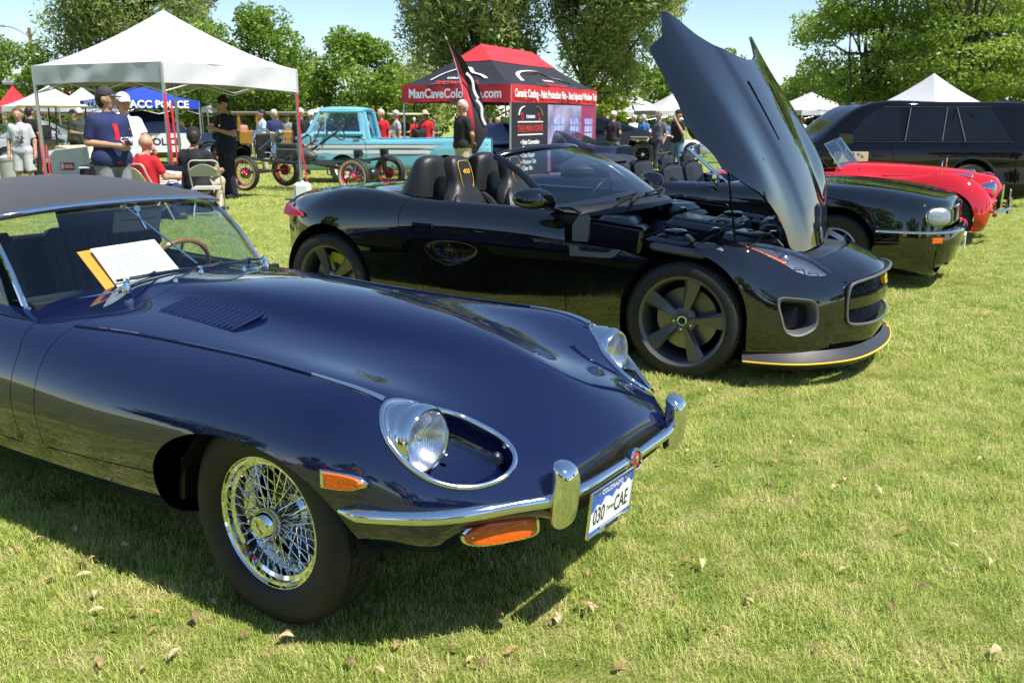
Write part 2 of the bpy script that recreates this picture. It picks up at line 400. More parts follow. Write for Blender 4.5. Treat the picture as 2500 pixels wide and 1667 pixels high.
def tree(label, px, d, h, rx, kind, seed, trunk_h=.25, nclump=46, leaves=17000, lsize=.17, group='trees behind the show', lean=0., ry=None, name='tree', base_px=None, fill=1.):
    r = np.random.default_rng(seed); x, y, z = AT(base_px if base_px else px, d); ox = AT(px, d)[0] - x
    t = thing(name, label, 'tree', (x, y, z), 0, group); ry = ry or rx
    th = h * trunk_h; cz = (th + h) / 2; hz = (h - th) / 2 * 1.02; g = G()
    tw = .022 * h; P = curve([(0, 0, -.1), (ox * .15 + r.normal(0, .1), 0, th * .6), (ox * .5 + r.normal(0, .2), r.normal(0, .2), th + hz * .5), (ox, 0, h * .86)], 12); g.tube(P, np.linspace(tw, tw * .18, 12), n=9)
    tips = []
    for k in range(nclump):
        while True:
            q = r.uniform(-1, 1, 3)
            if .18 < q @ q < 1: break
        q *= (r.uniform(.55, 1.0) / max(np.linalg.norm(q), .2)) ** .55
        sx = 1. - .35 * max(q[2], 0) ** 2
        tips.append((ox + q[0] * rx * sx, q[1] * ry * sx, cz + q[2] * hz * .93))
    tips = np.array(tips)
    for k in range(0, nclump, 2):
        e = tips[k]; s = P[min(3 + int(r.uniform(0, 6)), 9)]; m = (s + e) / 2 + r.normal(0, .06 * rx, 3) + (0, 0, -.04 * h); g.tube(curve([s, m, e], 6), np.linspace(tw * .36, tw * .07, 6), n=5)
    g.build('trunk', BARK, t)
    n = leaves // nclump; C = []; T = []
    for c in tips:
        cr = r.uniform(.20, .38) * (rx + hz) / 2 * (40. / nclump) ** .33; q = r.normal(0, 1, (n, 3)); q /= np.linalg.norm(q, axis=1)[:, None] + 1e-9; q *= (r.uniform(.25, 1, n) ** .5)[:, None] * cr
        if kind == 'willow': q *= (1.05, 1.05, 1.45); q[:, 2] -= np.abs(r.normal(0, .25, n)) * cr
        elif kind == 'locust': q *= (1.35, 1.35, .48)
        else: q *= (1.05, 1.05, .85)
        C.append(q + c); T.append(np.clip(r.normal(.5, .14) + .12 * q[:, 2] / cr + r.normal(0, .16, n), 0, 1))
    C = np.concatenate(C); T = np.concatenate(T); n = len(C); ls = lsize * r.uniform(.6, 1.35, n)
    a = r.normal(0, 1, (n, 3)); a[:, 2] = a[:, 2] * .6 - (.6 if kind == 'willow' else .1); a /= np.linalg.norm(a, axis=1)[:, None]; b = np.cross(a, r.normal(0, 1, (n, 3))); b /= np.linalg.norm(b, axis=1)[:, None] + 1e-9
    el = 1.55 if kind == 'willow' else 1.15; wd = .42 if kind == 'willow' else .62; A = a * (ls * el)[:, None]; B = b * (ls * wd)[:, None]
    V = np.stack([C - A * .5, C + B * .5, C + A * .5, C - B * .5], 1).reshape(-1, 3); me = bpy.data.meshes.new('crown')
    me.vertices.add(len(V)); me.vertices.foreach_set('co', V.ravel()); me.loops.add(4 * n); me.loops.foreach_set('vertex_index', np.arange(4 * n)); me.polygons.add(n); me.polygons.foreach_set('loop_start', np.arange(n) * 4); me.polygons.foreach_set('loop_total', np.full(n, 4))
    me.update(calc_edges=True); at = me.attributes.new('tone', 'FLOAT', 'POINT'); at.data.foreach_set('value', np.repeat(T, 4)); me.materials.append(LEAF[kind])
    o = bpy.data.objects.new('crown', me); COL.objects.link(o); o.parent = t
    return t
tree('tall olive willow rising behind the peak of the white tent', 350, 52, 13.5, 4.5, 'willow', 11, .12, 110, 52000, .22)
tree('round bright green tree just right of the white tent', 635, 46, 7.0, 2.6, 'maple', 12, .15, 46, 17000, .17)
tree('dark green tree whose crown shows under the white tent roof', 500, 50, 6.6, 3.2, 'maple', 13, .12, 44, 15000, .19)
tree('broad round green tree between the white tent and the red and black tent', 872, 44, 5.9, 2.4, 'maple', 14, .10, 48, 18000, .16)
tree('huge willow left of centre behind the red and black tent', 1165, 50, 14.5, 3.7, 'willow', 15, .16, 110, 50000, .21)
tree('huge willow with forked trunk behind the open black hood', 1490, 48, 15., 3.9, 'willow', 16, .20, 115, 54000, .21, base_px=1400)
tree('lime green bush low between the two willows', 1465, 55, 4.0, 1.8, 'lime', 17, .1, 26, 7000, .2, name='bush')
tree('small green tree seen just right of the raised black hood', 1770, 60, 6.4, 2.6, 'maple', 18, .1, 36, 12000, .2)
tree('light green locust tree with bare lower trunk above the white tents', 2135, 36, 9.2, 2.7, 'locust', 19, .12, 70, 30000, .135, base_px=2092)
tree('light green locust tree farther right behind the black off road wagon', 2345, 33, 9.2, 2.8, 'locust', 20, .12, 70, 30000, .125)
tree('grey green ash tree in the top right corner', 2420, 44, 12.5, 3.8, 'ash', 21, .15, 64, 26000, .17)
tree('dark green tree at the left edge of the picture', 20, 50, 6.2, 3.0, 'maple', 22, .1, 44, 15000, .18)
tree('olive tree between the round green tree and the willow', 1010, 62, 6.2, 2.3, 'willow', 23, .1, 34, 10000, .22)
tree('bushy green tree left of the locust trees', 1990, 52, 4.9, 2.4, 'maple', 24, .1, 36, 12000, .18)
for k, (px, d, h, rx, kd, lb) in enumerate(((150, 75, 6, 5, 'maple', 'far hedge like tree behind the golf carts'), (420, 78, 5.5, 5, 'willow', 'far olive tree behind the blue tent'), (760, 80, 5.2, 5, 'maple', 'far tree behind the pale blue pickup cab'), (980, 82, 5.5, 5, 'maple', 'far tree left of the red and black tent'),
        (1250, 80, 6.5, 5, 'maple', 'far dark tree between the willow trunks'), (1560, 80, 6.5, 5, 'maple', 'far dark tree left of the raised hood'), (1850, 82, 5, 5, 'maple', 'far tree behind the raised hood'), (2100, 78, 6, 5, 'maple', 'far dark tree behind the locust trunk'), (2350, 74, 7, 5.5, 'maple', 'far dark tree behind the black off road wagon'), (2620, 70, 8, 5, 'maple', 'far dark tree beyond the right edge'), (-120, 74, 8, 5, 'maple', 'far tree beyond the left edge'))):
    tree(lb, px, d, h, rx, kd, 40 + k, .06, 40, 9000, .34, ry=3)
# the row behind the photographer, mirrored in the paintwork
for k, (x, y, h, rx) in enumerate(((-34, -22, 10, 6), (-20, -30, 12, 7), (-4, -34, 11, 7), (14, -34, 13, 7), (34, -28, 11, 7), (46, -10, 12, 7), (-42, -4, 11, 6), (50, 14, 11, 6))):
    o = tree(('small', 'broad', 'middle', 'tall', 'wide', 'far right', 'far left', 'right hand')[k] + ' tree on the lawn behind the photographer seen only in reflections', 1250, 30, h, rx, 'maple', 70 + k, .10, 34, 6000, .55); o.location = (x, y, 0)
# ------------------------------------------------------------------ tents
TENTW = mat('tent_white', (.52, .52, .545), .75, var=.03, vscale=3, bump=.5, bscale=6, sheen=.1)
TENTBL = mat('tent_blue', (.012, .045, .42), .7, var=.08); TENTBK = mat('tent_black', (.014, .015, .022), .7, var=.1, bump=.3, bscale=8); TENTRD = mat('tent_red', (.50, .025, .035), .7, var=.06, bump=.3, bscale=8)
POLE = mat('tent_pole', (.55, .56, .58), .35, .8); PRINTW = mat('print_white', (.75, .75, .76), .6); PRINTR = mat('print_red', (.55, .03, .02), .6); STRAP = mat('red_strap', (.55, .02, .035), .6); WEIGHT = mat('weight_white', (.66, .70, .72), .5, var=.05)
for m_ in (TENTW, TENTRD, TENTBK):
    for n_ in m_.node_tree.nodes:
        if n_.type == 'BUMP': n_.inputs['Distance'].default_value = .12; n_.inputs['Strength'].default_value = .06
        if n_.type == 'TEX_NOISE' and abs(n_.inputs['Scale'].default_value - (6 if m_ is TENTW else 8)) < .1: n_.inputs['Scale'].default_value = 2.6
def canopy_tent(name, label, corners, eave, low, peak, mats, n=24, conc=1.35, group='tents', ridge=None, poles=True, sag=.05, pole_r=.02, foot=None):
    """corners: 4 ground points in order; roof, valance and poles are parts"""
    C = np.array(corners, float); c = C.mean(0); t = thing(name, label, 'tent', (c[0], c[1], float(GZ(c[1]))), 0, group); L = C - c
    eave = np.broadcast_to(eave, 4); low = np.broadcast_to(low, 4)
    for k in range(4):
        a, b = L[k], L[(k + 1) % 4]; ea, eb = eave[k], eave[(k + 1) % 4]
        p0 = np.zeros(2) if ridge is None else None; rows = []
        ra, rb = (np.zeros(2), np.zeros(2)) if ridge is None else ridge[k]
        for r_ in np.linspace(0, 1, n):
            f = np.linspace(0, 1, n); A = ra + (a - ra) * r_; B = rb + (b - rb) * r_; z = peak + ((ea + (eb - ea) * f) - peak) * (1 - (1 - r_) ** conc)
            z = z - sag * np.sin(PI * f) * r_ * (1 - r_) * 1.5; xy = A[None] + (B - A)[None] * f[:, None]; rows.append(np.c_[xy, z])
        g = G(); V, F = grid_mesh(np.array(rows)); g.add(V, F); rf = g.build('roof_panel', mats[0] if not isinstance(mats[0], list) else mats[0], t, ang=60, fixn=True)
        f = np.linspace(0, 1, 40); rows = []; nrm = np.array((b - a)[::-1] * (1, -1)); nrm = nrm / np.linalg.norm(nrm)
        for q in np.linspace(0, 1, 8):
            zt = ea + (eb - ea) * f; zb = low[k] + (low[(k + 1) % 4] - low[k]) * f + .03 * np.sin(PI * f); w = (.016 * np.sin(f * 31 + k) + .02 * np.sin(f * 13 + 2 * k + 3 * q)) * np.sin(PI * f) * (.3 + .7 * q)
            rows.append(np.c_[a[None] + (b - a)[None] * f[:, None] + nrm[None] * w[:, None], zt + (zb - zt) * q])
        g = G(); g.add(*grid_mesh(np.array(rows))); g.build('valance', mats[1], t, ang=60)
        g = G(); zl = (GZ(c[1]) * 0); g.box((*(a * .985), eave[k] / 2 - .02), (.048, .048, eave[k] - .02), b=.006); po = g.build('leg', POLE, t)
        g = G(); g.box((*(a * .985), .01), (.12, .12, .02), b=.005); g.build('foot', POLE, po)
        g = G(); g.tube([np.r_[a * .98, eave[k] - .12], np.r_[(a + b) / 2 * .97, eave[k] - .45], np.r_[b * .98, eave[(k + 1) % 4] - .12]], .012, n=5); g.tube([np.r_[a * .98, eave[k] - .45], np.r_[(a + b) / 2 * .97, eave[k] - .10], np.r_[b * .98, eave[(k + 1) % 4] - .45]], .012, n=5); g.build('truss', POLE, t)
    return t
wt = canopy_tent('canopy_tent', 'large white pop up canopy tent with grey legs and red straps', [(-5.52, 14.8), (-3.94, 17.2), (-6.72, 18.6), (-8.3, 16.2)], 2.33, [2.01, 1.92, 2.00, 2.01], 3.30, (TENTW, TENTW))
for k, (dx, dy, z0, z1, wd) in enumerate(((.61, -1.90, 1.85, .25, .020), (.70, -1.90, 1.7, .1, .016), (2.16, .47, 1.9, .2, .016), (-2.18, -.5, 1.2, .1, .014), (-2.08, -.5, 1.0, .1, .014))):
    g = G(); P = curve([(dx, dy, z0), (dx + .03, dy - .03, (z0 + z1) / 2), (dx + (.12 if k in (2,) else .05), dy - .02, z1)], 10); g.tube(P, wd, n=6, flat=.25); g.build('tie_strap', STRAP, wt)
g = G(); g.box((0, 0, .16), (.30, .22, .30), b=.05); g.lathe([(.03, .3), (.03, .34), (0, .34)], n=10); w_ = g.build('tent_weight', WEIGHT, None, loc=(-3.90, 16.95, 0)); tag(w_, 'white water filled weight at the right foot of the white tent', 'tent weight')
g = G(); g.box((0, 0, .16), (.30, .22, .30), b=.05); g.lathe([(.03, .3), (.03, .34), (0, .34)], n=10); w_ = g.build('tent_weight', WEIGHT, None, loc=(-5.30, 14.55, 0)); tag(w_, 'white water filled weight at the front foot of the white tent seen through the windscreen', 'tent weight')
# blue police tent
bx, by = AT(340, 33)[:2]
bt = canopy_tent('canopy_tent', 'blue canopy tent with white police lettering on its valance', [(bx, by - 2.0), (bx + 2.13, by + .1), (bx, by + 2.3), (bx - 2.13, by + .1)], 2.2, 1.92, 2.72, (TENTBL, TENTBL))
for (a, b) in (((0, -2.08), (2.13, .02)), ((-2.13, .02), (0, -2.08))):
    a, b = np.array(a), np.array(b); m_ = (a + b) / 2; u = (b - a) / np.linalg.norm(b - a); nn = np.array((u[1], -u[0]))
    put_text('valance_lettering', 'ACC POLICE', .34, frame4((*(m_ + nn * .06), 2.06), (*u, 0), (0, 0, 1)), PRINTW, bt, font_w=1.08, bold=.012)
# red and black tent
Fp, ax, lx = np.array((-.05, 23.)), np.array((.414, .911)), np.array((-.911, .414)); Lp = Fp + lx * 3.1; Rp = Fp + ax * 6.4; Bp = Lp + ax * 6.4; cc = (Fp + Lp + Rp + Bp) / 4
rl, rr_ = (Fp + Lp) / 2 + ax * 1.5 - cc, (Fp + Lp) / 2 + ax * 4.9 - cc
mt = canopy_tent('canopy_tent', 'long black and red canopy tent printed with car logos', [Fp, Rp, Bp, Lp], 2.39, 1.94, 3.45, (TENTBK, TENTRD), ridge=[(rl, rr_), (rr_, rr_), (rr_, rl), (rl, rl)], conc=1.25)
def lerp(a, b, t): return np.array(a) + (np.array(b) - np.array(a)) * t
def roof_pt(k, f, r_):
    ra, rb = [(rl, rr_), (rr_, rr_), (rr_, rl), (rl, rl)][k]; cs = [p - cc for p in (Fp, Rp, Bp, Lp)]; a, b = cs[k], cs[(k + 1) % 4]
    A = ra + (a - ra) * r_; B = rb + (b - rb) * r_; xy = A + (B - A) * f; z = 3.45 + (2.39 - 3.45) * (1 - (1 - r_) ** 1.25) - .05 * math.sin(PI * f) * r_ * (1 - r_) * 1.5; return np.r_[xy, z + .02]
for k in range(4):
    g = G(); g.add(*grid_mesh(np.array([[roof_pt(k, f, r_) for f in np.linspace(0, 1, 12)] for r_ in np.linspace(0, .36, 6)]))); g.build('ridge_panel', TENTRD, mt)
    if k in (0, 3):
        for nm, m_, pts, wd in (('car_outline_print', PRINTW, [(.18, .84), (.20, .66), (.30, .55), (.45, .50), (.56, .52), (.62, .62), (.72, .68), (.80, .80)], .055), ('logo_rule_print', PRINTW, [(.30, .90), (.50, .905), (.70, .90)], .028), ('logo_rule_print', PRINTW, [(.28, .985), (.5, .985), (.72, .985)], .02), ('headlamp_print', PRINTR, [(.35, .60), (.42, .575), (.5, .57)], .03)):
            P = curve([roof_pt(k, f if k == 0 else f, r_) for f, r_ in pts], 24); g = G(); g.tube(P, wd, n=5, flat=.12, up=(0, 0, 1)); g.build(nm, m_, mt)
        M4 = frame4(roof_pt(k, .5, .945) + (0, 0, .02), roof_pt(k, .7, .945) - roof_pt(k, .3, .945), roof_pt(k, .5, .8) - roof_pt(k, .5, .95)); put_text('roof_lettering', 'THE MAN CAVE', .17, M4, PRINTR, mt, font_w=1.2 if k == 0 else 1.0, bold=.006)
        M4 = frame4(roof_pt(k, .5, .80) + (0, 0, .02), roof_pt(k, .7, .8) - roof_pt(k, .3, .8), roof_pt(k, .5, .7) - roof_pt(k, .5, .9)); put_text('roof_lettering', 'COLORADO', .13, M4, PRINTW, mt, bold=.004)
def wall_text(name, txt, size, a, b, t, z, m, parent, off=.05, **k):
    a, b = np.array(a), np.array(b); u = (b - a) / np.linalg.norm(b - a); nn = np.array((u[1], -u[0])); p = a + (b - a) * t + nn * off
    return put_text(name, txt, size, frame4((*p, z), (*u, 0), (0, 0, 1)), m, parent, **k)
f0, r0, l0 = Fp - cc, Rp - cc, Lp - cc
wall_text('valance_lettering', 'ManCaveColorado.com', .32, l0, f0, .5, 2.16, PRINTW, mt, font_w=.86, bold=.008)
wall_text('valance_lettering', 'Ceramic Coating - Paint Protection Film - Best Injected Window Tint', .27, f0, r0, .5, 2.17, PRINTW, mt, font_w=.80, bold=.008)
# printed side wall
u = ax; nn = np.array((u[1], -u[0])); W0 = f0 + nn * .0 + u * .05
def wquad(name, t0, t1, z0, z1, m, parent, off=0., d=.012, shape=None):
    g = G(); pts = shape if shape is not None else [(t0, z0), (t1, z0), (t1, z1), (t0, z1)]; P = [np.r_[W0 + u * t + nn * off, z] for t, z in pts]; g.prism(P, np.r_[nn * d, 0]); return g.build(name, m, parent, smooth=False)
wallp = wquad('side_wall', 0, 6.25, .12, 1.95, TENTBK, mt)
GAR = mat('garage_print', (.10, .07, .20), .6, col2=(.42, .40, .55), vscale=1.2); GAR2 = mat('garage_print_red', (.42, .05, .06), .6, col2=(.20, .03, .12), vscale=1.5); GARL = mat('window_print', (.42, .50, .78), .6, col2=(.12, .16, .50), vscale=3.); GARC = mat('car_print_red', (.62, .09, .05), .5)
wquad('garage_picture', 2.35, 6.2, .14, 1.92, GAR, wallp, .014, .004); wquad('garage_picture_end', 4.95, 6.2, .14, 1.92, GAR2, wallp, .019, .004); wquad('garage_floor_print', 2.35, 6.2, .14, .55, mat('floor_print', (.16, .10, .18), .6, col2=(.30, .12, .16), vscale=1.), wallp, .022, .003)
for t0, z0, wd, hh in ((2.75, .70, .75, .90), (4.0, .72, .70, .85), (5.2, .72, .75, .85)):
    for i in range(3):
        for j in range(4): wquad('window_pane_print', t0 + i * wd / 3 + .02, t0 + (i + 1) * wd / 3 - .02, z0 + j * hh / 4 + .02, z0 + (j + 1) * hh / 4 - .02, GARL, wallp, .026, .003)
wquad('car_print', 0, 0, 0, 0, GARC, wallp, .03, .003, shape=[(3.2, .30), (4.3, .30), (4.42, .42), (4.35, .55), (4.05, .62), (3.95, .74), (3.5, .74), (3.38, .60), (3.18, .50)]); wquad('motorcycle_print', 0, 0, 0, 0, GARC, wallp, .03, .003, shape=[(4.9, .30), (5.6, .30), (5.65, .50), (5.45, .62), (5.4, .80), (5.2, .80), (5.1, .58), (4.92, .50)])
for t0, z, s, tx, m_ in ((1.18, 1.60, .10, 'COLORADO', PRINTW), (1.18, 1.30, .235, 'THE MAN CAVE', PRINTR), (1.15, .96, .165, '\u2022 Paint Correction', PRINTW), (1.2, .80, .165, '\u2022 Ceramic Coatings', PRINTW), (1.0, .63, .165, '\u2022 Dent Repair', PRINTW), (1.05, .46, .165, '\u2022 Window Tint', PRINTW), (.95, .30, .165, '\u2022 Clear Bra', PRINTW)):
    p = W0 + u * t0 + nn * .016; put_text('wall_lettering', tx, s, frame4((*p, z), (*u, 0), (0, 0, 1)), m_, wallp, bold=.004, ext=.003)
for z in (1.14, 1.46): wquad('logo_rule_print', .35, 2.0, z, z + .03, PRINTW, wallp, .016, .004)
for s_ in (-1, 1):
    P = curve([np.r_[W0 + u * (1.18 + s_ * q) + nn * .018, z] for q, z in ((.42, 1.86), (.60, 1.82), (.72, 1.74), (.78, 1.64))], 12); g = G(); g.tube(P, .03, n=5, flat=.3); g.build('car_outline_print', PRINTW, wallp)
    P = closed_curve([np.r_[W0 + u * (1.18 + s_ * (.55 + .06 * math.cos(q))) + nn * .018, 1.60 + .09 * math.sin(q)] for q in np.linspace(0, 2 * PI, 8, endpoint=False)], 20); g = G(); g.tube(P, .012, n=5, closed=True); g.build('headlamp_print', PRINTR, wallp)
# feather flag
fx_, fy_, fz_ = AT(1150, 20.2)
fl = thing('feather_flag', 'tall black and red feather flag beside the man in the black polo shirt', 'flag', (fx_, fy_, fz_))
pole = curve([(0, 0, 0), (-.02, 0, .8), (-.10, 0, 1.6), (-.30, 0, 2.5), (-.50, 0, 3.1), (-.55, 0, 3.18)], 40); g = G(); g.tube(pole, .012, n=6); g.build('pole', POLE, fl)
pp = curve([(-.02, 0, .75), (-.10, 0, 1.6), (-.30, 0, 2.5), (-.52, 0, 3.12)], 30); wr = np.interp(np.linspace(0, 1, 30), [0, .25, .6, .85, 1], [.10, .42, .42, .26, .03]); strip = []
for q in (0, .33, .36, .7, 1): strip.append(np.c_[pp[:, 0] + wr * q, .05 * np.sin(pp[:, 2] * 3 + q * 2), pp[:, 2] - wr * q * .45])
S_ = np.array(strip); g = G(); g.add(*grid_mesh(S_[:2])); g.build('red_edge', TENTRD, fl, solid=.004); g = G(); g.add(*grid_mesh(S_[1:])); bk = g.build('flag_cloth', TENTBK, fl, solid=.004)
for q, z in ((.55, 2.3), (.7, 1.75)):
    g = G(); P = curve([(np.interp(z_, pp[:, 2], pp[:, 0]) + .42 * qq, -.03, z_ - .12) for z_, qq in ((z + .25, q - .05), (z + .1, q + .15), (z - .1, q + .1), (z - .28, q + .22))], 14); g.tube(P, .03, n=5, flat=.3, up=(0, 1, 0)); g.build('flag_print', PRINTW, bk)
put_text('flag_lettering', 'THE MAN CAVE', .13, frame4((-.07, -.06, 1.55), (.22, 0, -1.), (1, 0, .2)), PRINTR, bk)
# far white and red tents
for px, d, s, lb, mm in ((125, 44, 3.2, 'small white peaked tent behind the golf cart', TENTW), (165, 50, 3.0, 'red tent roof between the small white tents at left', TENTRD), (205, 46, 3.0, 'white tent behind the blue police tent', TENTW), (38, 44, 1.5, 'small red umbrella like tent top at the left edge', TENTRD), (480, 52, 3.0, 'white tent peak right of the blue police tent', TENTW), (560, 46, 2.6, 'far white tent peak above the wooden wagon', TENTW),
        (1548, 56, 4.0, 'white tent left of the two men by the black truck', TENTW), (1640, 52, 3.6, 'white tent just left of the raised hood', TENTW), (1975, 50, 4.2, 'white tent beside the raised hood on its right', TENTW), (2045, 52, 4.4, 'white tent under the locust tree', TENTW), (2085, 58, 3.4, 'farthest white tent by the locust trunk', TENTW), (2268, 30, 3.0, 'tall white tent peak above the black wagon roof', TENTW)):
    x, y, _ = AT(px, d); h = s / 2; a = .35 + (px % 7) * .1; co, si = math.cos(a) * h * 1.3, math.sin(a) * h * 1.3
    canopy_tent('canopy_tent', lb, [(x - si, y - co), (x + co, y - si), (x + si, y + co), (x - co, y + si)], 2.25 if px != 2268 else 1.95, 1.98 if px != 2268 else 1.7, (3.2 if px != 2268 else 3.02), (mm, mm), n=10)
# ------------------------------------------------------------------ blue roadster: body surface (x forward from the front axle, y left, z up)
def etype_net():
    S = []
    def row(x, *yz): S.append([(x, y, z) for y, z in yz])
    def row3(*p): S.append(list(p))
    row(-3.56, (0, .64), (.12, .638), (.22, .63), (.33, .61), (.43, .585), (.50, .56), (.54, .52), (.55, .48), (.52, .43), (.44, .40), (0, .39))
    row(-3.15, (0, .80), (.16, .795), (.30, .785), (.44, .76), (.57, .72), (.67, .66), (.73, .58), (.745, .49), (.71, .37), (.62, .29), (0, .26))
    row(-2.60, (0, .87), (.16, .868), (.30, .86), (.47, .84), (.645, .80), (.75, .74), (.815, .62), (.825, .50), (.79, .35), (.73, .25), (0, .20))
    row(-2.00, (0, .86), (.16, .858), (.30, .85), (.48, .83), (.655, .785), (.75, .725), (.815, .61), (.828, .50), (.80, .36), (.75, .245), (0, .20))
    row(-1.50, (0, .855), (.16, .852), (.30, .843), (.48, .82), (.645, .782), (.74, .725), (.805, .615), (.822, .50), (.80, .365), (.75, .25), (0, .20))
    row(-1.10, (0, .868), (.18, .858), (.275, .832), (.45, .806), (.612, .778), (.725, .725), (.795, .615), (.815, .50), (.795, .37), (.745, .255), (0, .20))
    row(-0.70, (0, .884), (.185, .868), (.262, .826), (.43, .797), (.578, .772), (.705, .718), (.785, .61), (.808, .50), (.79, .38), (.735, .262), (0, .20))
    row(-0.30, (0, .876), (.178, .853), (.252, .807), (.42, .782), (.562, .770), (.695, .718), (.78, .615), (.80, .51), (.78, .39), (.72, .27), (0, .20))
    row(0.02, (0, .845), (.150, .823), (.225, .783), (.41, .765), (.568, .768), (.695, .718), (.775, .62), (.795, .52), (.775, .39), (.71, .28), (0, .21))
    row3((.30, 0, .796), (.30, .105, .776), (.30, .185, .746), (.29, .40, .735), (.28, .580, .753), (.275, .69, .702), (.27, .755, .61), (.27, .77, .52), (.27, .745, .39), (.26, .66, .295), (.25, 0, .22))
    row3((.515, 0, .730), (.51, .09, .715), (.505, .21, .690), (.49, .38, .680), (.47, .555, .688), (.455, .655, .635), (.44, .708, .56), (.435, .715, .48), (.42, .685, .38), (.40, .60, .305), (.40, 0, .235))
    row3((.70, 0, .652), (.695, .10, .645), (.68, .22, .628), (.655, .36, .602), (.625, .50, .580), (.595, .595, .535), (.58, .635, .485), (.57, .64, .43), (.55, .605, .36), (.52, .51, .30), (.55, 0, .27))
    row3((.785, 0, .598), (.78, .10, .593), (.772, .21, .578), (.765, .33, .548), (.725, .44, .518), (.69, .52, .48), (.655, .545, .44), (.622, .53, .40), (.585, .47, .345), (.56, .37, .305), (.62, 0, .29))
    row3((.825, 0, .562), (.82, .10, .557), (.812, .20, .543), (.798, .30, .513), (.79, .385, .473), (.758, .425, .447), (.728, .425, .418), (.69, .405, .385), (.66, .345, .345), (.665, .25, .318), (.70, 0, .308))
    row3((.822, 0, .535), (.818, .10, .531), (.812, .19, .519), (.803, .275, .492), (.795, .33, .458), (.795, .348, .43), (.78, .345, .41), (.765, .33, .388), (.74, .28, .358), (.73, .19, .338), (.745, 0, .332))
    return mirror_net(np.array(S))
NAVY = paint('navy_paint', (.0026, .0052, .030), rough=.18)
AMBER = mat('amber_lens', (.85, .14, .008), .12, coat=1., trans=.25, var=.12, vscale=60, bump=.35, bscale=160)
CANVAS = mat('black_canvas', (.022, .023, .027), .85, var=.25, vscale=40, bump=.5, bscale=500, sheen=.3)
LEATHER_DK = mat('dark_leather', (.018, .020, .026), .45, var=.15, bump=.2, bscale=90)
WIND_GLASS = glass('windshield_glass', (.80, .88, .86), ior=1.6)
BLACKPL = mat('black_plastic', (.014, .014, .015), .42, var=.15, bump=.12, bscale=150)
def lens_mat(name='fluted_lens', tint=(.95, .97, 1), rib=260.):
    if name in MATS: return MATS[name]
    m = glass(name, tint, .9, .04, 1.5); nt = m.node_tree; N = nt.nodes
    tc = N.new('ShaderNodeTexCoord'); wv = N.new('ShaderNodeTexWave'); wv.bands_direction = 'Y'; wv.inputs['Scale'].default_value = rib / 6.28
    bp = N.new('ShaderNodeBump'); bp.inputs['Strength'].default_value = .9; bp.inputs['Distance'].default_value = .004
    nt.links.new(tc.outputs['Object'], wv.inputs['Vector']); nt.links.new(wv.outputs['Fac'], bp.inputs['Height'])
    for n in N:
        if n.type in ('BSDF_GLOSSY', 'FRESNEL'): nt.links.new(bp.outputs['Normal'], n.inputs['Normal'])
    return m
LENS = lens_mat()
REFLECTOR = mat('lamp_reflector', (.80, .81, .84), .24, 1.0, bump=.15, bscale=50)
WHITE_PAPER = mat('white_paper', (.80, .80, .80), .7, var=.02)
RED_ENAMEL = mat('red_enamel', (.35, .01, .012), .15, coat=1)

def grid_part(V, F, vals):
    for v in vals: V, F = clip(V, F, v(V)); 
    return V, F
def smin(*a):
    o = a[0]
    for b in a[1:]: o = np.minimum(o, b)
    return o

RING_E = np.array([(.372, .579, .729), (.407, .638, .686), (.453, .653, .639), (.504, .645, .595), (.549, .624, .563), (.593, .592, .542), (.635, .548, .532), (.671, .494, .536),
                   (.688, .444, .552), (.680, .405, .575), (.649, .383, .600), (.607, .383, .624), (.556, .401, .650), (.504, .428, .675), (.461, .472, .697), (.410, .518, .719)])

